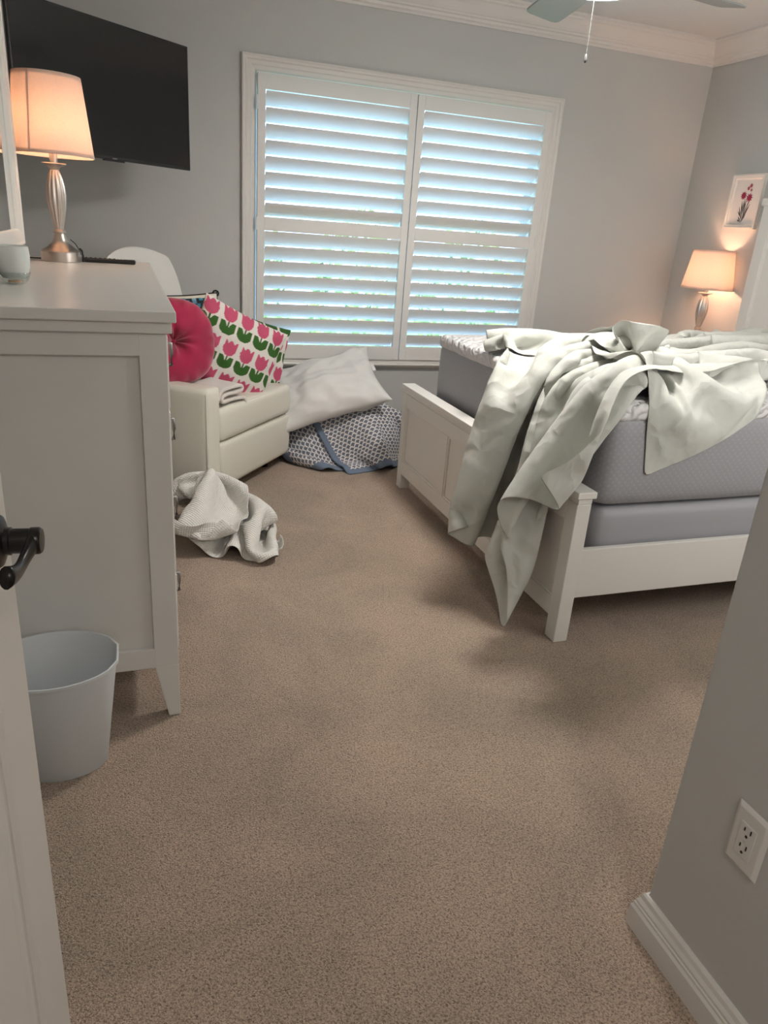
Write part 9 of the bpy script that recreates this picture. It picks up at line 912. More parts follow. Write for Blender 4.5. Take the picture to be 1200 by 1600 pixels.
G_THROW = grid_points([
127,-8,-11,-15,-16,-15,-12,-7,-14,-16,-12,-1,1,8,16,14,14,16,15,13,9,12,17,13,15,16,13,15,17,13,-4,-17,-16,-14,-18,-9,3,10,12,10,5,2,7,11,12,12,6,-2,0,0,0,0,3,-1,-1,0,1,-2,0,1,0,0,1,0,0,1,1,-4,-1,2,-1,0,1,-1,1,-1,0,0,0,-2,2,2,2,1,0,-1,1,1,0,-1,0,0,6,-1,-2,0,0,2,4,-3,-1,1,-1,-1,0,0,1,0,0,0,1,0,0,0,-3,2,-1,0,0,-1,1,0,-1,0,0,0,1,3,2,1,-1,0,0,1,-1,0,0,0,4,0,-1,0,2,3,-1,-1,0,0,1,-3,1,1,-1,1,0,1,0,-1,0,0,-3,1,1,-2,2,-1,-1,0,0,0,0,0,2,2,2,0,0,0,0,2,-2,1,0,-1,3,0,1,0,3,3,-3,-2,1,-1,0,0,-1,1,1,-1,1,-1,0,0,0,0,-1,0,1,-1,0,0,0,-1,0,1,-1,0,2,3,1,0,0,0,3,-2,-1,0,0,0,2,0,1,4,2,0,-2,-1,-1,1,-1,-1,1,-1,1,1,0,-1,1,-1,0,-1,-1,-1,1,0,0,-1,0,1,0,0,0,0,3,2,2,0,-1,-1,-1,0,2,0,0,0,6,1,1,2,1,-3,-3,-1,1,0,-4,3,6,-2,-3,0,-1,1,-2,1,0,0,0,0,-1,0,1,-2,1,0,-2,2,0,1,2,3,0,0,-1,0,-3,-1,3,1,0,0,10,-1,0,1,-1,-3,-1,2,0,-1,1,3,2,-1,-6,3,-2,1,-3,-1,0,0,-1,1,0,0,-1,0,1,-3,4,0,0,1,2,2,0,-1,0,-2,-1,1,2,1,-1,-5,10,0,0,0,-3,-1,1,-1,0,1,4,-4,0,0,2,-1,3,-9,1,0,0,0,0,1,-4,5,-6,2,1,-1,2,1,
0,1,2,1,1,0,-2,-3,-1,3,4,-2,-4,4,9,1,0,-3,0,1,0,0,0,3,2,-3,-23,9,6,-1,-3,6,-3,-1,1,0,1,-1,2,0,-6,4,-2,-3,6,2,0,1,3,1,0,-2,-3,-2,2,4,0,-4,4,3,10,-1,0,0,-1,-1,0,0,2,0,-2,2,-2,-12,1,-1,1,0,5,0,3,-3,4,-5,5,-4,-2,2,-2,2,1,2,0,1,3,2,-1,-3,-5,3,4,2,-4,3,1,-9,7,1,1,-2,1,1,-1,0,1,0,-2,-3,8,-12,-5,1,3,1,0,4,-4,0,1,2,-1,-12,10,1,-5,1,4,2,0,3,2,1,-1,-3,-2,2,4,-1,1,2,-7,-7,5,0,0,2,1,-1,-2,2,2,0,1,3,-4,-1,-9,0,-1,1,1,-1,-3,5,2,2,-8,-1,4,-1,1,0,0,3,2,1,3,0,-3,-4,3,4,0,0,1,-5,-7,-7,2,4,1,1,-1,-4,3,4,-1,-2,3,-1,2,0,-6,-3,-2,0,-2,-1,3,3,2,-7,-9,8,2,-2,-2,1,4,3,0,4,2,0,-3,-2,4,1,0,0,-3,-7,-6,-2,5,0,2,0,-5,1,7,0,-2,2,2,0,-1,-2,-2,-3,-1,-1,0,0,3,0,-4,-6,4,1,2,-2,-1,4,-4,1,3,5,2,-2,-2,1,1,-1,1,-1,-6,-6,-4,0,8,1,-2,-5,-1,7,3,0,-1,-1,0,-2,0,1,0,-1,2,0,1,1,0,-1,0,3,-1,-9,-2,3,-8,1,1,3,2,4,1,-1,-1,2,0,0,0,-5,-6,-7,1,2,9,-3,-3,-3,3,6,3,-4,-3,1,-5,1,0,2,2,2,-1,-1,0,-1,-1,1,0,1,-1,10,-21,2,7,0,-5,-2,7,5,-1,-1,2,-1,2,2,-5,-7,-10,3,4,-6,7,-3,-4,0,8,5,-6,-6,3,4,-2,-3,1,-1,6,0,-4,-1,
-3,-1,-2,0,-3,3,7,2,-7,-7,8,-4,-5,2,11,2,0,0,-1,3,1,-2,-8,-10,2,5,-7,7,4,-3,-2,5,6,-2,-6,-1,8,-2,1,-1,-5,7,0,-14,1,0,1,0,2,-1,3,-1,9,-8,4,-8,-2,8,-2,3,4,-1,1,-1,3,0,-1,-8,-9,-1,5,-5,2,17,2,-3,1,6,3,-7,-6,6,4,1,2,1,-2,-3,8,-8,-4,-1,0,1,0,1,0,6,-6,-6,10,0,-9,1,12,-5,0,2,-1,0,0,2,-7,-7,-4,3,-1,-3,11,8,-1,0,4,7,-6,-6,1,6,1,1,1,1,0,12,-14,-3,0,-1,-2,-1,1,3,2,-2,-6,6,6,-3,-6,-5,8,3,1,0,-1,0,-2,-5,-5,-4,0,2,-4,7,8,1,-1,2,3,0,-4,-3,3,7,-3,0,0,6,1,-10,-16,22,0,-1,0,1,-1,0,1,-4,2,5,-5,3,-1,-8,-1,11,-4,2,0,-3,-7,-5,0,-2,1,-1,1,6,9,-2,-1,3,3,-4,-3,-1,5,1,-3,-2,4,-4,8,-24,27,0,2,-1,0,0,1,-1,-1,0,-1,-4,1,-1,6,-3,-7,4,3,-1,-1,-6,-11,0,3,-1,2,-2,3,9,1,1,-2,3,3,-3,-5,3,4,-4,-2,-2,0,8,-3,10,2,-3,0,-1,-5,-3,2,1,0,3,2,-1,-3,4,0,2,-4,-5,3,0,-4,-7,0,-3,1,0,0,-2,9,6,-1,1,-3,4,-1,-3,-1,2,2,-4,-2,2,-1,6,-9,14,-7,5,-1,-2,-7,-2,-2,3,-1,2,7,6,3,-2,0,3,-1,-2,-6,5,-8,-10,4,6,-10,3,-3,5,9,2,0,-1,-3,3,-2,-2,0,2,-2,-2,-1,1,8,-9,2,-6,-2,7,3,2,2,0,-2,-1,3,-5,-6,3,7,6,3,0,3,-2,8,-18,-10,5,-1,-1,-1,-1,0,9,5,-1,0,0,-1,-1,-3,-1,
0,1,-3,-1,2,3,-1,-4,3,0,5,-4,3,3,4,-1,-2,-4,2,2,-1,-8,-2,4,4,3,3,1,-10,-6,2,-2,6,-6,1,0,5,8,0,0,0,0,2,-5,-3,-1,1,-2,-1,1,2,5,-4,-3,0,3,0,-1,2,1,5,0,0,-2,-1,3,-1,1,-6,-4,1,1,0,-1,-6,3,0,6,-4,-1,-1,1,8,6,-1,0,0,-1,-2,-3,0,-1,0,-1,0,1,4,-2,-3,-1,0,0,1,2,-1,2,3,2,0,1,-4,3,0,0,-1,-5,-3,1,-1,-2,-1,-1,4,0,-2,0,1,3,11,0,0,0,0,-5,-7,-1,1,0,1,0,0,2,0,-2,-2,-1,1,1,1,2,-2,0,0,3,4,-1,-4,1,0,1,3,-4,-5,-2,2,-1,-5,2,2,1,1,-2,2,10,3,-1,1,0,-1,-6,-10,2,2,0,0,0,0,1,-1,-1,-1,0,1,1,0,-2,0,0,0,0,1,1,3,-2,1,-2,3,5,-5,-5,0,2,-2,-4,1,1,1,1,4,8,1,0,0,0,-7,-11,-7,0,1,0,0,0,1,-1,0,-1,-1,0,2,2,-3,-1,0,0,1,0,-1,1,2,-3,2,7,-2,0,1,-7,-2,4,5,-10,-1,0,-1,4,10,3,-1,1,0,-4,-12,8,-6,3,-2,0,0,-1,0,0,-1,-1,-1,0,3,4,-4,-2,0,-1,1,1,-1,1,-1,0,2,2,3,0,-2,-2,-3,1,4,0,-8,0,4,7,5,0,1,-1,-2,-7,0,12,-4,-1,-1,1,-1,1,1,-2,0,-1,-1,1,2,-3,0,1,4,3,-1,-1,-3,1,-1,0,1,1,0,-3,3,-2,-3,0,4,6,-3,-1,2,4,1,1,-1,0,-8,-5,12,4,-2,-2,-2,0,0,0,0,1,-2,-2,0,3,-1,-3,5,5,-1,1,-1,0,0,-5,4,-1,2,-3,-5,-1,1,4,-3,-1,5,5,1,2,
-3,2,3,-2,2,-6,-7,7,7,-5,-4,-3,1,0,0,0,0,-1,-1,-1,1,-1,-2,2,7,1,0,-1,2,-1,0,-3,-1,2,-1,-4,-4,-1,-1,4,2,-1,2,6,6,-5,2,4,0,1,-4,-8,6,5,1,-7,-8,1,0,1,0,-1,-2,1,-1,0,0,1,-1,5,3,-1,1,0,-1,0,0,-1,-2,0,-1,-4,-4,3,1,0,2,-1,0,5,4,0,3,2,1,-1,-5,-1,6,3,-7,-5,-8,-1,1,1,2,-2,0,-3,1,0,-1,0,3,5,1,-1,1,-1,0,0,0,0,-5,2,-2,-7,5,15,-5,-6,-3,-1,0,3,5,0,5,3,0,-4,-6,7,4,-4,-8,-6,-8,0,0,0,3,-3,2,-4,2,0,-1,2,2,6,-1,0,0,1,-4,-1,0,0,-2,1,-1,-4,9,-1,11,-4,-8,-5,0,1,3,5,4,2,-3,-5,3,5,-1,-10,-7,10,-8,0,0,0,3,0,-3,5,-8,3,1,-4,8,3,0,-2,0,0,-3,1,0,0,-1,1,-2,-1,4,-3,6,8,-6,-9,-2,3,-5,10,6,0,-3,0,4,3,-10,-9,8,13,-6,0,-3,-4,4,9,-9,0,3,-1,-2,3,6,3,-4,-1,1,-6,1,1,0,0,0,0,0,2,-4,1,-2,11,5,-8,-9,3,1,8,3,-3,0,0,6,-6,-13,8,12,-6,-3,1,1,3,5,-8,4,-3,-8,2,-1,-2,16,-13,-2,6,-8,-2,6,-1,1,0,2,-1,0,1,-1,1,-4,4,8,-1,-6,-6,13,0,2,0,-5,9,-3,-11,2,11,-1,-8,3,1,4,6,-12,1,1,-3,4,-9,-3,6,-8,0,4,-3,-3,7,-4,1,0,1,1,-1,2,0,-1,2,-3,-2,9,6,-2,-7,7,-3,1,-4,8,1,-9,-6,11,5,-6,-5,9,2,1,-5,-5,0,-1,-2,1,0,2,-2,-17,12,-3,-3,4,-3,1,1,0,0,
3,0,0,1,0,0,4,-9,6,12,0,-5,-6,7,-4,6,1,-9,1,-3,13,-7,-5,1,12,-1,-5,-4,-2,1,-1,3,0,-1,5,-3,-7,-3,-1,-2,-1,-1,3,-1,1,1,2,-1,1,1,1,-1,1,-2,-4,11,10,-3,-4,1,0,-1,-2,-4,-8,9,5,-8,5,-5,9,-5,-2,-3,3,0,2,-1,-1,1,2,6,-5,-16,-2,2,0,1,-2,2,-1,4,0,-1,1,2,0,0,0,-1,-1,0,10,3,-1,-3,1,2,-6,-11,-1,13,-2,8,-9,-2,394,6,5,1,-3,-1,5,11,3,-7,-12,-11,-10,-8,0,8,9,7,7,-1,-1,1,8,4,4,7,3,5,5,4,-1,-4,-4,-5,-3,4,10,13,12,9,5,2,8,11,12,12,-8,-1,-1,-1,1,2,4,-3,-2,-1,1,-1,0,1,2,1,-1,0,-4,3,0,-4,0,0,0,0,0,0,0,0,0,0,-1,1,1,1,1,1,-1,0,0,1,-1,0,0,1,-8,-2,-1,0,1,3,3,-2,-3,0,0,0,0,1,-1,2,0,-1,0,-1,0,0,-4,1,0,0,1,-1,0,-1,1,0,0,0,1,2,1,-1,0,0,0,1,0,-1,1,-1,-10,1,-2,0,2,4,0,-2,-2,0,-1,2,-2,1,2,-2,0,0,-1,0,-1,1,-3,1,1,-1,1,-1,-1,1,-1,1,0,0,2,1,1,0,-1,0,1,2,-3,0,0,0,-11,0,1,0,5,5,-4,-4,-1,-1,1,-1,1,0,-1,1,-1,-1,1,-1,1,-1,0,-1,1,-1,1,-1,1,-1,0,0,0,0,2,2,0,-1,0,-1,3,0,-2,1,-1,0,-11,0,0,5,5,-2,-4,-3,0,1,-1,1,0,0,0,-2,1,-1,-1,0,0,1,-1,-1,0,1,-1,0,0,0,1,-1,0,2,1,1,0,0,-1,1,-2,0,2,-1,1,0,-8,0,3,5,1,-4,-6,-2,
1,1,3,-3,6,-1,-6,2,-2,0,-1,0,-1,1,-1,0,0,1,0,0,-2,0,1,2,-1,1,1,1,0,-1,0,-1,-1,-1,3,0,0,0,-2,0,2,1,-3,-6,-2,2,-1,3,-2,4,17,-1,-15,-9,2,-1,-1,-1,1,0,0,0,0,0,-1,1,-1,0,1,0,1,0,2,0,0,0,-1,-1,0,0,1,2,0,2,5,-3,-3,0,-4,-4,2,2,3,-7,0,26,-15,-5,7,-2,-7,-8,1,0,0,0,0,1,2,-3,0,-1,1,0,-1,1,1,1,1,1,-1,-1,0,-2,0,1,2,1,2,-1,4,0,-3,-3,-3,1,1,1,-7,-1,13,-7,-20,8,7,-2,-3,5,-3,0,0,0,0,-1,1,1,0,-2,0,0,1,1,0,1,1,0,0,-1,-2,0,0,3,2,1,-2,-2,-2,2,1,-4,0,-1,2,-7,-2,13,7,-17,5,-8,0,0,1,-3,2,0,1,-2,1,4,-4,-2,2,0,-2,1,0,1,1,1,0,0,-1,-1,-2,2,1,1,1,0,-1,0,-7,1,1,-3,-1,6,-6,-3,12,10,-13,-8,4,-3,-2,0,-1,3,-1,0,-2,2,0,3,-5,5,-4,0,0,-1,0,1,1,0,2,0,-1,-2,0,1,4,0,0,-2,0,0,-10,0,1,3,2,-5,-3,11,9,-7,-8,-1,1,0,-6,0,1,-2,1,0,1,-2,5,-5,5,-2,-2,0,1,0,0,0,0,3,1,-1,-1,-2,1,1,0,2,-1,0,-1,1,-12,3,0,1,-1,-4,7,12,-3,-6,-2,1,-2,1,-4,-4,0,2,-1,1,-2,3,3,-4,2,-1,-3,1,1,-1,-1,1,1,1,0,0,-1,-1,2,1,1,-1,0,-1,1,0,-9,0,2,-2,-5,6,12,-2,0,-8,-1,1,0,3,-1,-5,-1,-3,0,0,3,-1,-7,6,-3,0,4,-1,0,0,0,1,2,0,0,-1,-1,1,0,1,
-1,1,-1,1,0,0,-8,1,-2,-4,1,10,3,2,-8,-5,6,0,2,-2,1,-1,0,2,0,0,1,1,-2,-8,3,-1,-6,1,1,0,-1,-1,2,2,-1,0,0,1,1,0,0,-1,1,0,0,2,-6,-3,-3,0,7,3,3,-5,-8,15,-1,0,-1,-2,0,1,3,3,2,2,0,1,2,1,0,-1,-22,-5,0,0,3,0,0,1,1,-1,0,0,1,0,0,0,0,1,2,-4,-9,-3,-2,3,7,3,-3,-8,3,3,4,4,-1,0,-2,10,4,1,0,-1,0,0,-1,-1,-1,-16,9,-11,-4,1,1,-1,0,0,-1,1,1,1,2,-2,-1,1,1,0,-1,-3,-11,-2,1,6,4,-2,-5,-3,8,-4,3,3,5,-6,7,9,-1,-1,0,1,0,0,0,2,-11,-4,1,-2,-11,1,-1,1,3,-1,1,-1,1,2,-3,-1,2,1,0,0,-1,1,-13,0,4,4,-1,-1,-6,2,0,1,3,4,-3,6,5,6,2,0,1,-1,0,0,-1,-3,-10,0,0,2,-6,-9,4,-1,0,1,-1,1,1,-1,-1,1,2,0,-1,1,-2,0,-13,2,4,2,-2,-3,-2,-2,2,3,0,5,1,-2,14,2,1,-1,0,1,0,-2,-2,-9,-2,2,3,-3,1,-9,-3,0,2,1,0,-1,-1,-1,1,3,0,-1,1,-1,-1,-2,-12,3,2,0,-1,-3,-2,4,-2,-2,1,2,5,0,13,-3,-2,5,3,0,0,-2,-7,-4,2,2,-2,1,-1,-3,-10,7,-4,-1,0,1,-2,2,1,1,-1,0,1,-1,-3,0,-11,4,1,-1,-1,-4,0,0,-1,0,-1,-4,9,19,-2,-10,2,-1,0,0,1,3,1,0,0,-3,-1,0,1,0,-8,-4,1,-1,1,-1,4,2,-3,1,-1,0,0,-3,0,-1,-10,2,0,-2,-2,-1,0,0,0,2,-1,-2,-2,15,-5,-1,-2,-2,-4,-1,1,3,6,5,0,1,
-1,2,-1,1,-1,-13,4,-1,2,-2,1,0,0,-1,1,2,-2,-3,-1,1,-9,0,0,0,-2,-2,0,1,1,-1,1,-4,4,1,-3,2,-2,1,2,3,0,-5,-2,3,8,2,3,-1,1,2,0,-6,-11,5,-1,0,-2,-2,5,0,0,0,-3,-1,0,0,-10,1,-1,0,-2,0,0,1,1,-1,-3,4,2,-3,3,-3,0,-1,0,1,1,5,-2,-5,-2,5,5,4,1,1,3,5,-8,-14,-2,3,1,0,2,0,0,-3,-2,1,0,0,-9,-1,0,-1,1,-1,3,0,-2,-2,0,3,3,1,-2,0,-4,-1,1,-1,1,0,5,0,-1,-4,1,1,4,0,-1,0,-3,1,0,0,-3,3,0,-1,0,-2,-1,0,1,-1,-9,0,-1,-1,0,4,0,-1,-3,-2,1,2,2,0,-1,2,-4,-1,0,0,-1,1,3,1,0,0,-3,0,0,1,1,-1,2,2,-4,-1,2,0,0,0,-2,-2,1,0,0,1,-9,-2,0,0,0,1,0,-2,0,1,2,2,0,0,0,-2,1,-3,-2,0,1,-1,2,3,-1,1,0,-1,0,0,1,0,9,-7,-3,-1,2,1,-1,-1,-2,0,-1,0,0,3,-12,2,0,-1,1,0,0,-1,-1,1,1,2,1,0,0,-5,3,2,-2,-3,-1,1,2,0,0,1,0,0,-1,0,-1,2,7,-1,-4,-2,0,0,-1,-1,-1,-1,1,0,1,1,-7,-3,-1,1,-1,0,-1,0,2,0,2,1,2,-1,1,0,3,2,0,-4,-4,0,0,-1,0,-1,1,1,0,0,-2,1,0,10,-6,-2,-2,1,-1,-2,-1,1,-1,1,2,5,-10,-1,-1,0,1,0,0,0,0,0,2,2,1,0,1,9,3,1,0,2,-3,-5,-11,-2,1,2,0,-2,1,1,-1,-3,-1,3,7,0,-2,-5,-2,0,0,0,0,3,4,-4,-11,0,0,0,0,1,-1,1,-1,2,1,1,
1,-1,1,7,-2,-3,-1,2,2,-5,-6,2,-1,1,1,1,-1,1,0,-2,-2,-1,4,0,-2,-1,1,0,0,-1,2,1,0,0,-12,1,0,-1,1,-1,0,1,1,1,1,3,-1,1,1,-4,-5,-1,1,-1,2,3,0,-1,1,2,-2,0,0,0,0,-1,-3,2,-2,0,0,2,-1,0,-1,2,3,2,-3,-2,-11,-1,1,0,-1,1,0,-1,2,1,3,1,0,1,-2,-6,2,0,0,0,-1,2,4,-2,4,-5,0,3,-2,-1,2,-2,-2,-1,0,1,0,-2,0,0,2,2,1,-3,0,0,-11,0,0,-1,1,0,1,0,1,2,1,0,0,-1,-2,-2,-1,0,0,0,0,1,3,2,-2,-1,9,0,-1,-4,-3,1,-3,-3,3,-1,-1,1,0,0,1,2,-2,0,0,2,-11,1,-1,0,0,1,2,0,1,0,2,-1,0,0,-7,0,0,1,-1,1,0,0,2,2,-2,3,5,-5,1,-1,1,1,-4,-3,0,-1,2,0,0,0,2,-1,0,0,0,1,-1,-5,-2,-3,0,2,-2,6,-2,1,-3,1,0,-2,-2,1,0,-1,1,-1,0,0,1,1,0,8,-7,1,-1,2,0,-1,0,-3,-1,1,-1,1,0,2,-1,0,0,0,2,2,6,-7,-4,-2,-8,6,-1,1,1,2,0,2,-1,-2,-3,-1,-2,1,2,-1,-1,0,2,-2,2,1,-2,7,0,-1,1,-3,-2,1,-4,2,-1,-1,2,0,0,0,0,2,2,-3,7,0,-3,-4,-12,0,-2,2,13,-8,0,-2,3,-7,1,-1,2,-2,1,0,0,0,-1,-1,2,1,-1,1,6,-2,1,2,-5,-1,4,-4,-2,1,1,-1,1,0,2,2,-3,-1,11,-1,-1,-3,22,-40,10,-8,10,-2,-4,5,-6,-5,-1,4,-5,4,-1,-1,1,0,0,1,-2,0,0,1,4,2,-2,3,-1,-7,-1,-1,3,1,-1,1,0,2,0,-2,
1,1,13,3,-2,2,-21,8,11,-6,-18,7,-3,0,-2,-5,11,-10,4,6,-9,0,-1,1,-2,-1,2,0,2,-2,4,5,-3,0,1,-4,-4,4,-1,0,1,-1,2,0,0,0,-1,1,11,-3,-4,-8,-8,23,-10,11,-24,-2,4,-2,0,8,3,-3,4,-11,2,-1,0,-1,-1,1,0,-1,1,0,-1,7,2,-4,3,-4,1,-4,2,1,-2,1,1,2,-2,-1,0,-1,2,-5,-5,-1,17,2,-7,-11,10,-7,0,-1,6,6,-1,-1,-3,-8,-2,-1,0,1,-3,0,0,0,0,0,-1,3,7,0,-2,1,-11,7,0,-2,-2,5,-3,1,1,-2,0,0,-6,-3,3,13,1,-4,-7,-2,-1,6,6,-3,1,10,-20,5,-6,1,-2,0,0,-3,-1,1,0,-1,0,0,0,-1,4,7,1,0,-4,-8,0,1,5,-2,0,3,-4,0,1,0,-10,3,11,0,-1,-8,-4,0,5,5,2,4,-3,-6,-6,3,4,-3,-1,-1,-1,-3,-1,0,-1,0,0,0,-1,2,0,4,4,-1,4,-1,-7,-1,2,-1,8,-8,-3,2,-1,0,18,13,13,9,4,7,11,12,12,4,-8,-13,-14,-14,-10,0,0,-2,-3,-13,-13,-13,0,8,8,-1,-12,-3,0,14,18,8,-4,-7,5,16,15,6,-4,-11,-16,-17,-14,-8,-1,0,7,0,-1,0,2,1,1,-1,0,-3,1,0,1,0,1,1,0,-1,-3,1,0,-2,-5,-5,4,1,1,-1,0,0,1,-1,-1,3,3,1,-2,-2,-1,-1,0,1,0,-1,0,0,8,-1,-1,0,1,2,-1,2,-3,-1,1,1,-2,1,0,2,-1,-1,-2,1,0,-1,-5,-1,-1,3,0,-1,0,0,0,0,0,3,3,-1,-1,-2,-2,0,0,0,0,0,0,0,7,0,-1,-1,3,2,-1,0,-2,0,0,0,1,-1,2,-1,-1,-1,0,0,-1,1,-3,-5,-3,5,7,-7,0,0,
0,0,1,3,2,0,-3,-2,-1,1,0,2,-2,-2,1,0,6,1,0,0,3,-2,2,-2,-2,0,0,1,0,0,0,-1,0,0,-1,-1,0,0,-1,-2,-3,2,2,-2,0,1,-1,1,0,3,2,-1,-2,-2,-2,0,4,-2,0,-1,0,0,5,0,1,4,-2,0,1,-3,1,1,0,-1,1,0,-1,-1,-1,-1,0,0,0,0,-1,-2,1,0,0,-1,-1,0,0,0,2,3,1,-1,-2,-3,1,-1,-2,1,0,2,-1,0,9,-1,2,-2,-1,3,-3,-2,0,3,2,-1,-3,2,-3,-1,0,-1,0,0,0,0,0,0,-1,0,-1,0,-1,0,0,1,2,2,0,-1,-2,-1,-1,-1,-1,-1,2,3,1,3,9,0,-2,0,2,-1,-2,2,0,0,-1,-3,-1,-1,6,-4,-1,-1,0,1,-1,1,0,1,1,-1,-3,-1,0,1,0,1,2,2,1,-3,-2,-1,-2,-2,0,0,2,4,4,4,7,1,1,0,1,-3,2,1,1,-1,-7,0,2,4,2,4,-5,-7,0,0,0,-1,0,2,5,-7,-7,4,3,0,0,2,1,0,0,-1,-3,-2,-1,-1,-1,2,5,5,3,-4,8,-1,1,2,-1,1,-1,1,-2,-11,-2,4,3,1,8,-7,0,4,-5,0,0,1,0,1,1,-7,-5,5,4,0,-2,3,1,2,-1,-2,-3,-2,-3,0,1,4,5,4,-4,-8,8,1,0,1,0,-1,1,-3,-11,-6,4,-4,19,-12,-3,2,-4,6,4,0,3,-3,2,8,-10,-6,1,3,3,-2,0,2,2,0,0,-3,-2,-4,0,1,1,6,4,-2,-8,-7,8,0,1,-2,0,2,-1,-12,-7,5,-4,15,-4,7,-14,3,6,-1,1,3,-2,1,0,5,-13,-5,4,4,4,0,-2,1,1,2,-1,-3,-4,-1,0,0,9,-1,2,-8,-7,-1,6,1,0,2,-1,0,-10,-9,5,-4,4,8,-4,9,-3,-5,
2,1,3,-5,0,1,11,-13,-6,2,5,2,1,-1,0,0,3,0,-2,-3,-4,0,0,3,2,6,-8,-7,-1,5,6,0,0,1,1,-8,-12,6,-3,1,4,-3,0,11,4,-3,-4,-1,-2,2,1,3,3,-13,2,-2,6,3,2,0,-3,0,2,1,-3,-4,-1,0,1,3,2,-4,-6,-2,2,7,7,0,0,0,-5,-12,2,0,0,0,7,-1,5,-2,7,0,0,-4,0,1,1,1,-13,2,-2,4,2,2,0,-3,3,-1,2,1,-4,-3,0,0,0,0,1,-5,-2,1,7,2,6,1,0,-4,-11,-3,4,1,-4,14,6,2,-1,-1,0,0,0,2,-1,-1,1,-1,2,-2,1,-4,-7,1,2,2,-2,0,1,-1,-4,-2,0,0,1,0,-2,-4,-1,7,7,3,6,0,-2,-7,-8,2,3,-6,12,15,-2,-1,0,0,-1,0,-1,-2,-1,1,-1,-1,0,0,0,2,0,-5,0,-4,5,-2,3,-5,-3,0,0,0,1,3,-8,-2,7,8,5,-9,7,-2,-5,-9,-1,6,-7,6,15,-4,6,1,0,-1,-1,-4,-1,-3,-1,-1,-2,1,-5,6,0,6,8,-7,-11,6,0,1,-2,-4,-2,0,1,0,3,-4,-5,5,11,5,-8,-11,5,-3,-7,-6,4,-3,1,10,8,-2,1,4,0,-2,-8,-5,1,0,1,-1,2,-1,2,-2,9,5,-1,1,-7,-5,1,-1,-3,-2,0,1,1,1,-2,-5,3,11,3,-3,-9,-1,3,-6,-6,0,1,-2,6,8,-2,4,0,3,2,-7,-6,7,-5,2,-1,1,0,0,2,5,3,1,-2,0,-1,-8,-5,2,1,-3,-2,0,1,0,-3,1,7,4,1,-8,-8,10,-1,-5,-5,2,-1,1,8,5,-1,1,1,2,2,-15,8,5,-1,-1,-2,-2,2,3,3,2,1,0,-3,3,2,-6,-9,2,-5,1,0,-1,-2,-1,1,4,5,4,-7,-8,2,6,-5,-5,
0,0,-1,5,7,2,-1,-1,0,4,3,-4,9,-4,3,-2,-3,0,0,0,3,3,0,-4,3,-2,1,2,-10,-12,4,2,-1,-2,-1,3,1,2,3,0,-7,-4,8,1,-7,-3,0,0,1,7,4,-1,0,-2,0,-1,3,14,-8,0,-1,2,3,0,-1,1,-2,-1,0,4,-1,1,-4,4,-2,-12,2,-4,-3,-2,9,2,-4,2,6,-7,-6,0,7,0,-8,-2,0,0,4,6,0,0,-1,-1,2,0,2,9,-3,-1,-2,-1,-1,0,0,4,7,-1,-3,0,3,-3,1,-3,6,-7,-20,8,-7,9,2,-1,1,2,1,-7,-4,9,0,0,-8,-1,0,1,5,3,1,-3,-1,1,1,-2,1,0,-2,0,1,-3,-3,-1,-1,0,9,11,6,-3,-4,2,-1,-4,0,6,-9,-10,1,9,-5,-4,6,8,-7,-8,2,6,0,0,-8,-1,0,2,6,1,-2,-1,-2,2,0,2,-6,-4,3,1,3,0,0,0,-1,0,-6,2,10,11,3,-3,-3,1,-5,-1,11,-22,6,-2,0,1,4,3,-10,-3,8,0,0,0,-8,0,2,1,0,1,-1,-1,2,2,0,-1,-3,0,-1,1,2,3,1,-1,-1,-5,-3,0,-2,6,10,7,3,-1,0,-1,-8,1,-1,-6,-4,5,9,-10,-5,2,5,0,0,0,-10,2,2,3,-1,-3,1,1,2,-1,1,-2,-2,-1,0,-1,3,2,3,0,-1,-2,-3,-4,3,-2,3,7,4,3,0,-2,-4,3,-5,-5,3,5,-2,-6,-3,9,0,0,0,6,-8,3,1,1,0,-2,0,2,0,1,-1,-2,-2,-1,0,1,-1,2,2,3,-1,1,-7,-2,0,1,-1,2,7,3,3,-4,-2,2,-2,-1,5,0,-5,-4,2,4,0,0,2,6,-2,1,-2,-1,0,0,0,1,0,-1,-1,-2,-1,0,0,3,-1,-2,0,2,4,0,-4,-2,1,-2,0,1,3,7,1,-1,-2,1,
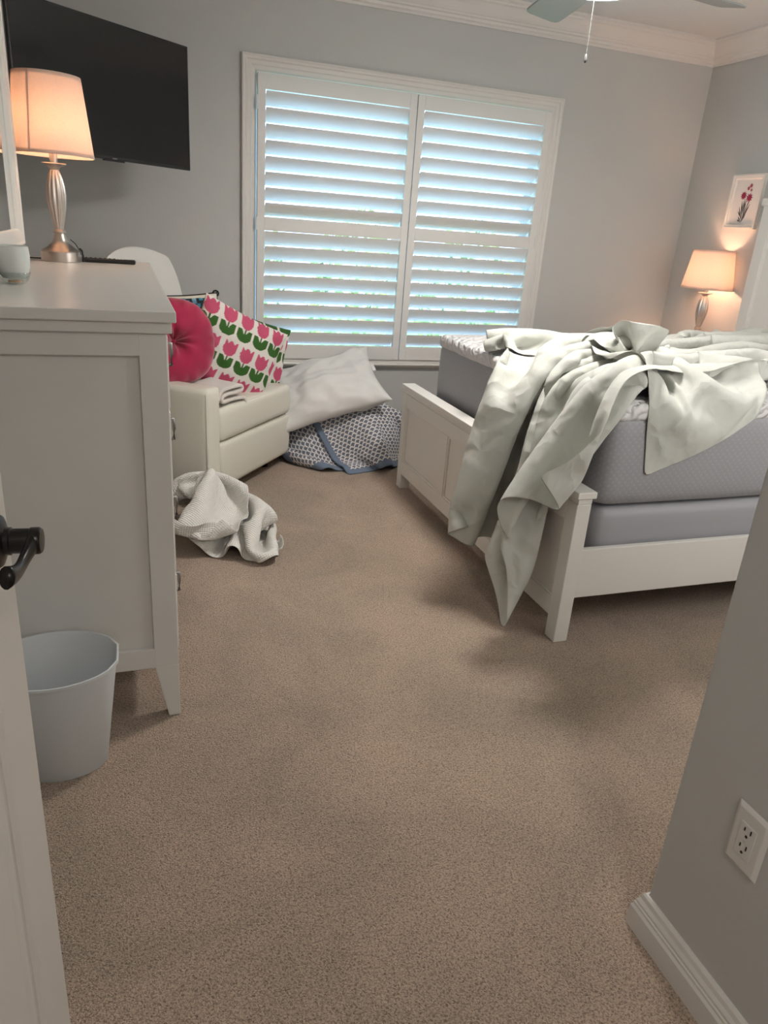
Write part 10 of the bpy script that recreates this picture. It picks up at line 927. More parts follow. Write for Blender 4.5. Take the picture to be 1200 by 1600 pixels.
0,-3,-1,4,-6,-3,8,0,0,0,5,3,6,-4,-4,-2,0,1,0,0,0,0,-1,-2,-2,0,1,-2,-1,0,1,-1,0,2,1,2,-3,2,-3,-1,2,5,5,-2,2,1,0,-2,-3,-1,-5,3,5,0,0,2,7,-5,-1,0,0,-2,0,0,0,-1,1,-1,-1,-2,-2,-1,1,-1,2,0,-1,0,0,-2,5,1,-1,-4,1,0,-1,2,4,4,-2,5,1,2,-2,-10,-1,7,0,0,0,10,-3,2,-3,-2,1,3,-2,0,0,1,-1,0,-2,-2,-3,-1,1,1,-2,0,0,0,1,1,11,-2,-3,-5,-1,0,1,-1,4,5,-1,-2,5,-1,-2,-5,4,2,0,0,8,0,1,-2,-3,-1,1,0,0,0,1,-2,0,-1,-1,-3,-1,1,1,-2,6,3,0,-2,-3,-1,1,0,-3,0,0,1,-1,1,1,4,1,-4,1,2,-2,2,1,2,0,4,5,-1,0,-11,-6,3,2,-1,-1,0,0,1,-1,-1,-3,-3,1,4,-4,7,1,0,0,0,0,-3,-9,3,-2,2,5,1,-1,-2,0,3,3,-2,-1,-2,1,-1,4,2,2,8,-1,0,-7,-6,-4,3,2,-2,-2,0,-1,0,-1,-2,-1,1,2,-3,1,5,0,0,0,0,0,-2,-4,-4,2,8,5,2,-2,-7,-3,0,4,0,-4,4,-2,1,4,0,8,1,0,-4,-10,-5,5,-1,-3,-1,-1,-3,-1,0,0,1,-3,1,0,-4,7,0,0,1,0,0,0,0,-3,-4,4,3,1,-4,-2,3,-4,1,4,0,-1,-1,0,3,2,6,2,1,-3,-7,-8,0,11,-3,-2,-3,-6,-2,2,-4,1,-1,4,-2,-4,0,5,1,0,0,1,0,-1,0,-2,-3,6,5,-6,-11,3,-1,4,2,1,3,-1,-1,-1,4,4,5,1,-2,-5,-11,1,2,8,2,-1,-1,-6,-6,0,-2,1,-1,-1,1,-3,0,6,-1,7,0,-5,1,
-1,1,-2,0,2,-1,-1,-6,1,-2,-2,5,3,1,1,-3,2,4,6,1,0,-4,-10,-3,4,-5,6,2,3,-4,6,-15,11,-9,-10,2,3,-7,1,6,0,5,2,-3,-1,-1,1,0,-1,2,0,0,0,-3,-9,6,-4,0,7,-1,1,-1,4,7,1,1,-2,-9,-8,6,-7,12,5,-2,-2,8,-11,8,-23,13,-7,1,0,6,-7,10,0,11,-11,-4,2,1,0,-1,1,1,1,-1,1,8,-16,-6,5,-4,6,6,-4,5,5,2,0,0,-6,-11,4,-5,8,13,-2,-1,0,-3,0,20,-19,-11,6,-1,2,-8,17,6,11,-15,-8,0,3,0,0,1,0,2,0,0,1,-1,-4,-8,2,-1,-3,12,0,11,-3,1,2,-6,-12,0,0,2,13,3,-8,-1,-2,1,27,-12,12,-1,-6,-11,-10,13,12,-2,-9,-13,3,0,3,0,1,-1,3,1,-1,0,1,-2,1,-7,-5,4,-4,4,22,-15,9,3,-4,-13,-4,7,-7,12,7,0,-10,1,7,13,-1,-3,7,-2,1,0,4,-1,-16,9,-24,7,-2,6,0,0,0,0,4,0,0,0,-1,2,4,-8,-10,5,0,-4,7,17,0,-6,-10,-7,4,-9,16,8,1,-1,-4,5,11,2,-5,4,-2,-3,3,1,-3,0,5,-22,4,-6,2,2,-1,2,0,2,3,0,-1,0,-1,2,-1,1,-6,-8,7,-1,-3,8,4,-5,-6,2,-6,13,8,2,0,-1,3,9,-1,-1,2,0,-4,3,1,0,-1,-3,2,-19,3,-1,0,0,0,0,1,3,3,0,0,0,0,-1,0,0,0,-3,-9,1,0,-1,6,1,-5,3,13,16,-13,0,0,-1,
], 46, 46, [0.117, 2.725, 0.005])
G_QUILT = grid_points([
603,-7,-7,-7,-9,-4,6,9,8,8,8,7,3,-5,-11,-12,-12,-12,-11,-10,-8,-9,-12,-3,-12,-1,14,20,16,15,10,0,-9,-11,-15,-1,0,0,2,2,-1,-2,1,-1,0,0,1,1,1,0,-1,1,3,5,0,-1,3,-4,1,2,2,-1,0,-3,-8,-4,2,2,-16,1,-1,0,1,4,0,-4,-1,2,-2,2,0,1,0,0,0,4,4,-1,0,0,-3,-4,7,4,0,0,-1,-7,-4,-3,1,4,-16,0,1,-1,7,2,-2,0,-5,-2,2,-1,1,1,1,-1,3,4,0,0,-1,0,1,1,1,1,1,0,-5,-5,-4,1,-1,-2,-16,0,0,2,4,1,1,0,-2,-5,-1,0,2,0,1,1,5,1,-1,0,0,0,-1,1,6,-3,3,-2,-6,-6,-1,-1,1,3,-16,1,-1,4,1,1,0,0,1,-1,-5,0,-1,2,1,1,4,0,0,0,0,0,0,1,-4,9,-1,2,-12,-4,3,-1,1,4,-15,-1,1,3,0,0,0,1,1,0,-1,-5,0,0,3,4,0,-1,1,-1,0,0,-1,2,11,-7,11,-17,-7,5,-4,2,3,-1,-16,0,2,0,1,0,1,0,0,0,0,-3,-1,0,-2,7,0,0,0,1,1,0,1,4,2,17,-21,-13,9,-11,7,3,0,-3,-16,1,3,-1,-1,0,0,0,0,2,0,0,-4,0,6,0,0,0,0,-1,-1,0,2,11,6,-12,-15,11,-7,10,-7,2,-3,-3,-15,3,3,-2,-4,1,0,0,0,-1,0,1,-1,0,1,-1,0,1,0,1,2,-1,11,6,-9,-11,1,-6,9,-1,2,-5,-2,1,-8,7,0,-5,-5,-5,1,1,0,0,0,0,-1,0,-1,1,-1,0,1,2,-1,10,8,-10,-8,-2,1,1,-2,0,0,-1,2,1,5,-5,-4,4,-1,-9,-5,-1,0,0,-1,-1,0,-1,0,-1,1,1,1,2,6,3,-8,-3,0,2,
-1,0,0,0,0,4,2,-4,-4,-2,0,0,1,4,-5,-7,-3,0,1,0,1,1,-1,1,0,-1,-1,-1,0,-3,1,1,0,0,3,-2,0,0,5,2,-4,-1,-16,1,0,0,0,1,2,1,-2,-3,-3,-1,0,-1,0,-1,0,1,1,2,1,2,3,1,-4,-2,1,4,-4,6,0,-2,-2,0,-18,0,0,0,1,0,-1,0,1,0,1,0,-2,0,0,-1,1,-1,2,1,3,3,-1,-1,5,1,-10,0,6,2,0,-5,-1,4,-3,-7,-2,-1,-1,0,1,0,-1,-1,-2,-2,0,-1,0,1,-1,1,0,1,1,1,2,3,0,-3,18,-19,-2,3,-3,-1,6,8,7,-5,-6,-3,1,3,-2,-3,-4,-3,0,1,0,1,0,0,0,0,-1,0,-1,0,1,1,0,5,-10,9,-6,0,0,1,1,4,-5,5,-3,-1,3,-6,-5,-3,0,0,-1,-1,0,0,-1,0,0,1,1,1,1,0,-1,0,6,1,-2,-1,1,-6,0,1,5,-3,-15,5,6,0,-8,-4,1,1,0,0,0,0,0,0,-1,-1,3,0,0,0,0,0,0,0,0,3,-1,1,-1,-3,-2,-2,4,-3,-17,1,3,1,-1,0,0,0,0,0,0,0,0,-3,-1,1,0,3,1,-1,1,0,-1,0,0,0,1,2,0,4,-11,3,-2,3,-17,0,1,2,0,0,1,0,0,0,1,1,-3,-1,0,-1,0,2,4,0,-1,-1,1,0,-1,1,0,-3,2,-3,2,-2,-2,-1,-17,0,0,1,2,2,0,0,0,1,-1,-4,0,0,0,0,-1,0,-1,3,2,0,0,-2,0,1,2,1,5,-6,2,-3,-4,0,-16,0,0,0,1,1,1,1,0,-2,-1,0,-1,-1,1,0,0,-1,1,0,-1,1,0,1,-1,0,3,1,-1,2,-1,1,1,2,-17,0,0,0,0,1,0,0,1,0,-1,0,-1,1,0,0,0,-1,
0,0,0,1,-1,0,0,-1,2,4,-3,3,0,-2,10,6,-17,0,0,0,1,0,0,1,-1,0,0,0,1,0,0,1,-1,0,-1,0,1,-1,0,0,0,1,-1,0,2,4,-3,1,7,-1,-16,-1,0,0,0,0,1,-1,1,0,0,0,0,0,0,0,0,-1,0,0,0,1,0,-1,0,-1,2,2,-4,-2,4,24,-11,-10,-17,0,1,0,-1,1,0,1,-1,0,0,0,0,0,0,1,0,0,-1,1,0,-1,0,0,0,0,0,1,4,-4,6,-6,1,-3,-16,0,1,-2,1,-1,0,0,0,0,0,-1,1,0,-1,-1,0,1,1,-1,0,1,0,1,-1,2,-1,0,0,0,2,-2,0,5,-15,1,-1,-1,-1,1,0,0,0,0,0,1,-1,0,0,1,0,-1,0,1,-1,0,1,-1,0,-1,1,1,0,0,-2,0,1,0,-15,0,-1,0,1,-1,0,0,0,-1,0,-1,1,0,0,-2,1,0,0,0,0,0,0,1,1,-1,0,0,0,1,1,-1,-1,1,-18,2,1,2,-4,0,1,1,-1,1,-1,1,-1,0,1,1,-1,0,0,-1,1,0,0,0,0,1,-1,-1,0,0,4,-2,-2,0,-14,-4,2,2,3,-5,0,1,1,-2,2,-1,0,1,-1,0,1,0,-1,0,0,-1,0,0,1,0,-1,-1,0,-1,2,0,0,0,-2,-10,-6,1,4,4,-7,-2,4,2,-2,1,0,0,2,0,-1,-3,0,0,2,0,-1,-1,-1,0,1,0,0,0,-2,-1,1,2,3,-4,-9,-6,-3,6,7,-9,-2,6,0,-1,1,0,-1,1,-5,-1,-1,2,-1,3,0,1,0,-1,-3,-1,1,0,1,1,-1,-1,0,0,-2,-7,-6,-3,5,10,-12,-3,6,1,-2,-1,4,-5,0,-1,1,0,2,2,-1,-2,2,-1,-2,1,2,-2,2,-4,0,-2,0,0,0,-3,-4,-7,-5,6,12,-12,
-5,7,-3,5,-8,1,0,0,0,3,5,-2,-1,1,-2,-2,-2,0,-3,3,-2,19,-8,2,0,0,0,-1,-3,-2,-6,-7,5,11,-10,-5,9,-10,3,-1,0,2,2,1,2,1,0,-1,-1,-6,2,-2,2,1,-1,-4,5,14,0,1,-1,1,-2,-5,3,-5,-10,4,13,-13,-7,7,-2,-1,2,0,2,2,-1,3,1,0,-7,-2,-1,2,-2,1,5,-6,13,1,-1,0,1,0,0,-2,-8,1,-1,-9,2,23,-16,-10,4,1,0,2,1,1,0,1,3,-8,-3,1,0,0,3,0,1,3,1,-2,-3,0,1,1,2,0,-3,-5,0,-3,-6,-2,21,-10,-11,1,1,2,2,1,0,1,-4,-2,0,0,-1,1,-1,6,-1,0,0,-2,107,17,17,17,17,15,6,-4,-9,-7,-2,6,16,18,15,8,5,8,13,14,16,14,13,19,13,20,15,1,-10,-10,-17,-20,-3,16,-7,0,0,0,0,-2,0,6,6,-3,-2,-2,-1,0,1,-1,0,4,3,3,-1,0,1,-2,1,0,-2,-2,0,-5,-1,5,-3,-7,-6,0,-1,1,-2,-4,0,5,6,5,-5,-2,-3,1,0,-2,6,4,1,0,0,0,-2,-4,5,-2,0,-1,-3,-3,2,4,-1,-9,-7,0,0,0,-4,-3,1,1,5,7,1,-4,-1,0,0,1,4,2,0,-1,0,0,-1,1,1,0,-2,-3,-4,0,4,4,1,-4,-6,-1,2,-2,-5,-1,0,-1,1,7,10,-5,-3,-1,1,4,3,-1,1,0,0,-1,0,2,0,-1,-2,-6,-2,4,4,0,4,6,-7,0,-1,-2,-2,0,0,0,-1,0,7,4,-1,0,-1,3,2,0,-1,0,0,0,1,0,-2,1,-2,-7,3,9,8,-3,2,4,-7,1,0,-4,0,-1,0,0,0,0,1,10,-3,-1,1,4,-1,1,0,0,0,0,-1,2,0,-5,-4,-1,10,2,-4,8,3,-1,-7,0,
-1,0,-1,1,-1,0,0,-1,0,5,2,-1,1,0,1,-1,1,0,0,-1,1,3,-3,-14,15,21,-8,-8,5,4,-1,-4,-5,-1,-3,0,2,0,-1,0,-1,1,0,-1,8,-1,0,1,-1,1,1,0,-1,0,4,-2,-8,18,-2,1,1,5,-5,1,-2,-6,-8,-3,-1,2,5,-1,1,-1,0,0,1,0,-1,1,-1,1,0,1,-1,1,0,1,5,-6,9,1,-12,7,11,-1,3,-5,-6,-4,-12,-1,0,0,2,7,-1,0,0,0,0,0,0,0,3,0,-1,1,1,-1,1,5,-4,4,2,-8,2,-1,7,3,-3,-6,-3,-1,-13,0,0,1,-1,2,6,3,-1,0,0,0,0,-1,0,0,0,0,0,1,3,0,2,1,-4,4,1,-8,4,3,-6,-5,-2,6,-13,0,0,-1,2,-2,1,4,5,1,0,1,-1,1,1,0,0,0,1,1,0,0,-2,-3,4,3,4,-1,-3,-7,-5,0,2,4,-9,0,1,0,-2,-1,1,0,1,3,5,0,0,0,-1,0,0,0,1,-1,0,-1,-3,-1,1,0,8,7,-9,-9,1,-1,5,7,4,-2,-2,-1,0,1,-2,0,0,2,0,0,0,0,-1,1,-1,1,-1,1,-4,-2,1,1,-2,1,-3,8,-9,1,-4,8,7,7,15,-3,-3,-1,0,1,-1,-2,0,-1,-5,0,0,0,1,-1,1,-1,2,-1,0,-1,-3,-1,0,1,1,2,-9,2,5,2,8,3,16,0,-2,-1,0,0,0,-1,-4,-6,0,0,0,0,-2,0,1,-1,-2,1,0,0,1,-4,0,-2,2,-2,11,-8,2,3,5,0,15,0,-3,0,1,-1,-5,-4,-1,0,0,0,0,-1,1,0,-1,0,1,-2,1,0,-1,0,-5,1,-1,-4,9,5,-9,9,3,-2,1,8,6,-1,-4,-7,0,0,1,1,0,-1,2,-1,-5,-1,1,-1,-3,1,0,0,1,0,-3,0,2,-3,
0,12,-3,0,2,-2,-4,4,6,1,-4,1,0,1,0,0,0,1,-1,-2,-2,1,-1,-2,0,-1,0,0,-1,0,1,-3,1,2,-8,-14,26,13,-12,4,-3,0,2,4,3,0,1,0,0,1,-1,0,-3,-3,1,-2,2,-3,-5,0,0,0,1,1,0,0,1,-4,2,1,0,-1,7,-1,-2,-1,1,3,4,2,0,1,1,0,-1,-3,-3,1,0,0,-1,3,-3,-4,0,-1,-1,2,0,-1,0,0,-10,11,2,-4,3,0,-3,0,0,2,2,4,2,1,-1,-1,-1,-3,0,-1,1,0,0,1,2,-2,-3,0,1,-1,0,-2,2,-1,-2,-1,-1,1,-1,-1,-3,0,0,0,2,2,2,1,0,-1,-1,0,-1,1,1,0,-1,2,1,1,-1,-1,0,-1,-1,-1,-2,5,9,-13,-5,2,-2,-5,-4,0,1,0,1,1,1,0,1,0,0,1,0,-1,0,0,1,-1,2,2,1,-1,-1,-1,-2,1,-1,4,-3,0,-8,7,-8,2,-3,0,-1,0,2,1,1,1,-1,0,1,0,0,1,0,1,-1,1,1,-1,2,2,-2,-2,1,-1,0,0,2,21,-21,-25,10,4,-4,0,0,0,0,1,3,0,0,-1,0,1,2,0,0,0,0,0,2,4,-1,-1,-1,-1,-3,1,-1,2,8,-11,10,-12,1,1,-4,-1,1,-1,0,2,-1,1,2,1,-2,-1,2,2,1,-1,0,1,2,1,0,0,2,0,0,-5,1,0,4,-1,-1,0,-6,1,-4,1,-1,0,0,0,1,-4,4,-1,0,2,-1,1,2,1,0,0,2,0,1,0,0,1,0,-3,0,0,0,2,0,0,-2,-1,-3,-1,1,-3,1,-1,2,2,-6,7,0,0,2,0,-1,1,-1,0,1,1,-1,1,0,0,1,0,0,0,-1,1,-1,-1,1,0,-3,1,-1,4,-5,0,1,4,-2,-4,6,0,0,1,0,-1,1,0,-2,0,
0,0,0,0,1,0,-1,0,2,-1,1,-2,-2,1,7,-8,-2,1,3,-4,-1,5,5,-5,1,1,0,-1,0,-1,0,-1,-1,-1,2,-1,0,0,-1,1,1,0,0,1,0,0,-2,0,16,-9,-7,-3,2,4,-6,-1,8,3,-3,0,0,1,-2,0,0,-1,-1,-1,-4,1,-1,1,0,1,0,-1,2,2,0,1,-2,-2,17,-1,-7,-7,-5,2,7,-9,-2,11,-1,0,1,-1,0,0,-3,-1,0,-1,1,-7,1,0,0,2,0,-1,0,1,1,-1,5,-4,17,0,-2,-6,-5,-6,1,9,-9,-2,9,1,-3,1,2,-4,-3,1,-1,-1,-5,-1,-1,2,1,2,-1,1,-8,13,-8,7,6,1,17,-1,0,-2,-4,-5,-7,0,11,-10,-2,9,0,2,-5,-7,2,1,0,-4,-7,2,1,-1,1,5,-2,2,2,-27,25,31,-13,1,17,1,0,-1,-4,-1,-4,-9,1,11,-12,-2,10,-8,-4,2,2,0,-1,-3,-4,-2,1,-1,3,4,-3,4,5,1,6,-7,10,-4,17,1,-1,0,-1,-5,3,-1,-13,-2,15,-20,-1,3,-2,5,0,2,-2,-5,-2,-2,-1,1,6,0,0,0,5,6,5,-7,6,-10,15,0,2,0,0,-1,-8,0,-1,-8,2,18,-16,-14,6,3,2,-2,-3,-2,0,-3,-2,7,1,-1,2,-2,6,6,2,7,-16,-9,7,0,2,5,3,0,-2,-4,0,-3,-8,0,19,-4,-13,-3,1,-2,-3,-3,-2,0,5,1,-1,1,1,-2,2,17,-3,-8,-12,-3,0,0,0,0,0,13,18,16,14,16,16,17,12,2,-6,-12,-13,-12,-9,-7,-7,-7,-7,-5,-6,-4,0,1,1,2,2,-8,-20,-7,0,0,0,0,5,2,-1,1,2,-1,0,0,1,2,-1,1,-1,3,2,1,0,0,1,0,-2,1,1,0,1,-2,-7,-3,2,-8,0,0,0,0,5,2,0,-1,2,1,-2,1,
1,1,0,-2,4,2,2,0,0,-1,-1,-2,4,1,0,0,-1,-3,-4,-4,2,-3,0,0,0,2,6,-1,0,0,-1,1,1,-1,3,1,1,0,2,3,0,-1,0,0,-1,1,1,1,-3,1,-1,-5,-4,0,-1,1,0,0,0,6,2,0,-1,0,0,-1,2,-1,1,1,1,2,3,0,-1,1,-1,1,1,-1,1,-1,4,-2,-5,-3,-2,-2,0,-1,0,0,0,7,0,0,0,0,0,0,-1,1,0,2,3,0,4,0,1,-1,0,-1,0,1,-1,3,-3,-1,-4,-5,-2,1,-1,0,0,0,6,1,-1,1,0,0,0,0,-1,-1,0,3,1,6,0,1,-1,-1,0,0,-2,2,4,-1,2,-8,-6,2,-1,-2,0,0,0,2,5,0,0,0,0,1,0,0,0,-1,0,0,-1,9,1,0,0,0,-1,-1,1,2,-1,4,-8,-13,7,-3,1,-1,0,0,0,4,3,-1,1,-1,1,0,-1,0,2,0,-5,-2,11,-1,0,0,0,1,0,1,3,1,-1,-4,-7,2,-5,2,-2,1,0,1,2,8,0,-1,-3,1,1,0,0,1,1,0,0,1,0,2,1,0,0,-1,1,-2,4,1,1,-11,-4,5,-6,0,1,0,1,3,11,0,0,-1,-2,-2,-1,0,0,0,1,0,1,1,2,0,1,0,0,-1,-1,6,2,0,-8,-6,1,0,1,-2,1,3,2,-2,11,0,0,0,1,-3,-1,-1,0,1,-1,1,-1,1,0,0,0,1,0,0,6,2,-2,-8,-3,3,0,-3,2,-1,2,2,1,-1,11,-1,-1,1,0,2,-2,-3,-1,-4,1,0,0,0,0,1,0,0,-1,2,2,-1,-9,-3,4,8,0,1,-2,1,4,1,-3,1,4,1,1,0,0,1,1,1,-2,-1,-5,0,0,0,0,1,0,0,0,-3,-3,-6,-1,0,2,4,11,-1,1,5,1,-3,1,1,-6,1,1,1,
1,0,1,1,-1,0,-1,0,1,0,0,-1,0,-1,1,0,-7,-2,0,0,-3,-3,19,5,-5,12,-4,0,-1,2,-9,-1,1,1,-1,0,0,0,1,-1,4,0,-1,0,0,0,-1,1,-1,0,0,-2,-3,0,0,3,-24,27,32,-17,2,-1,-1,4,-4,-3,-3,0,1,-1,-1,0,2,4,0,0,0,-1,0,0,0,0,-1,0,1,0,-1,-4,0,-4,7,-8,11,13,-2,-3,6,4,-12,4,-2,-1,0,0,0,1,1,-1,0,-1,0,1,-1,-1,1,-1,0,0,-1,1,1,2,-5,-1,3,4,-6,19,1,-1,7,-2,-8,-5,3,0,0,2,1,0,-1,1,-1,-1,0,-1,2,1,-5,0,1,1,1,0,0,-1,-1,-3,4,4,-3,5,13,-10,10,-7,0,-7,-3,0,1,-1,0,0,0,0,-1,0,0,3,0,1,-1,-6,0,0,0,0,1,1,0,0,-2,-1,4,-11,20,26,-23,6,0,-3,-4,-2,0,1,0,-1,0,0,0,0,3,0,1,1,1,-3,-6,1,0,0,1,-1,2,-1,-1,2,-3,5,-7,10,8,1,0,0,-4,-3,-2,0,-1,1,0,-1,0,2,0,1,-1,-1,4,2,-2,-5,-1,0,0,1,-1,-1,-1,3,0,-3,2,-1,6,-2,0,0,-2,-3,-2,-2,1,-1,1,0,1,0,1,-1,0,0,1,3,2,-3,-2,0,0,0,-1,-2,0,2,-4,1,0,-1,-3,0,0,0,-1,-2,-2,-1,-2,0,0,1,0,0,0,0,-1,0,1,2,2,1,-2,0,0,-1,-1,0,-1,-1,5,-10,5,-4,-4,1,0,0,0,-2,-2,-2,0,0,-1,0,1,0,-1,1,-1,0,1,1,2,1,2,-2,0,-2,0,0,-1,-4,4,-5,-2,1,-3,-1,0,0,0,-2,-2,0,-1,0,0,0,-1,0,0,-1,1,-2,0,3,1,-1,2,3,-3,0,-1,0,-3,3,-3,21,
-19,-21,8,7,0,0,0,1,-2,-3,-1,-2,1,0,0,0,0,0,0,-3,1,1,3,6,0,-3,-2,0,-2,1,2,-4,4,-5,4,-3,-5,6,3,2,3,-5,-3,-2,0,0,-2,0,1,0,-2,-1,1,7,-1,0,0,0,0,-1,0,-1,0,-4,0,0,-1,2,-2,3,-4,-8,7,2,-2,-4,-2,-4,-2,4,-3,0,0,1,0,0,1,0,0,1,-1,-1,0,1,-1,0,0,-1,-2,0,0,1,0,2,-1,-2,9,-1,-2,-1,-4,2,-6,0,4,-5,0,-1,0,0,0,-1,1,-1,1,1,0,-1,1,0,0,0,-2,0,0,0,2,-1,1,0,0,5,3,3,-4,-9,-1,-5,1,4,-3,-1,0,-1,0,1,-1,0,0,0,1,1,0,2,-1,1,-1,-1,0,0,1,2,-3,0,-12,8,7,7,3,-5,-10,-6,-1,1,-1,0,-1,0,-1,-1,1,0,1,1,-1,1,2,-1,2,-1,2,-1,0,0,1,-1,0,0,-7,-5,6,9,8,3,-3,-13,-7,-1,0,0,1,-1,-1,0,-1,6,1,-1,-3,0,1,0,1,0,1,1,-2,2,0,1,-1,-2,0,-9,-4,4,10,11,4,-5,-16,-7,2,-2,0,-1,0,-1,8,1,-1,-1,1,-4,1,0,0,2,1,2,0,0,2,-3,3,-4,0,-2,-6,-4,2,9,12,5,-3,-17,-7,1,1,1,-3,4,2,0,-1,-2,-2,1,-1,2,0,1,1,-1,4,-2,7,-4,4,4,0,0,-4,-5,-2,1,8,14,4,-3,-18,-7,0,-1,5,5,-1,-3,-1,-2,0,1,0,-1,1,5,4,-7,2,-10,11,26,-11,-3,0,0,-1,-5,-5,0,-1,8,16,4,-3,-17,-6,4,2,2,-4,-2,-3,0,2,-1,-1,3,-2,10,0,-4,-1,5,-3,5,0,13,0,0,0,-1,-7,-4,2,-3,8,17,4,-7,-14,12,-8,-2,-5,-1,-2,-1,2,1,
0,-3,12,0,0,-3,-2,5,-2,1,13,6,11,-4,-4,-3,0,-8,-4,3,-4,6,16,11,-16,-11,8,-8,2,-5,-2,1,0,1,0,5,5,3,-3,0,-4,4,-3,-5,24,-3,15,1,-2,-4,-7,-5,-7,-2,1,-1,6,14,7,-27,2,7,-4,-4,-2,1,3,-1,0,9,0,-3,5,4,-6,-2,-1,14,-3,-5,
], 40, 34, [0.739, 3.865, 0.005])
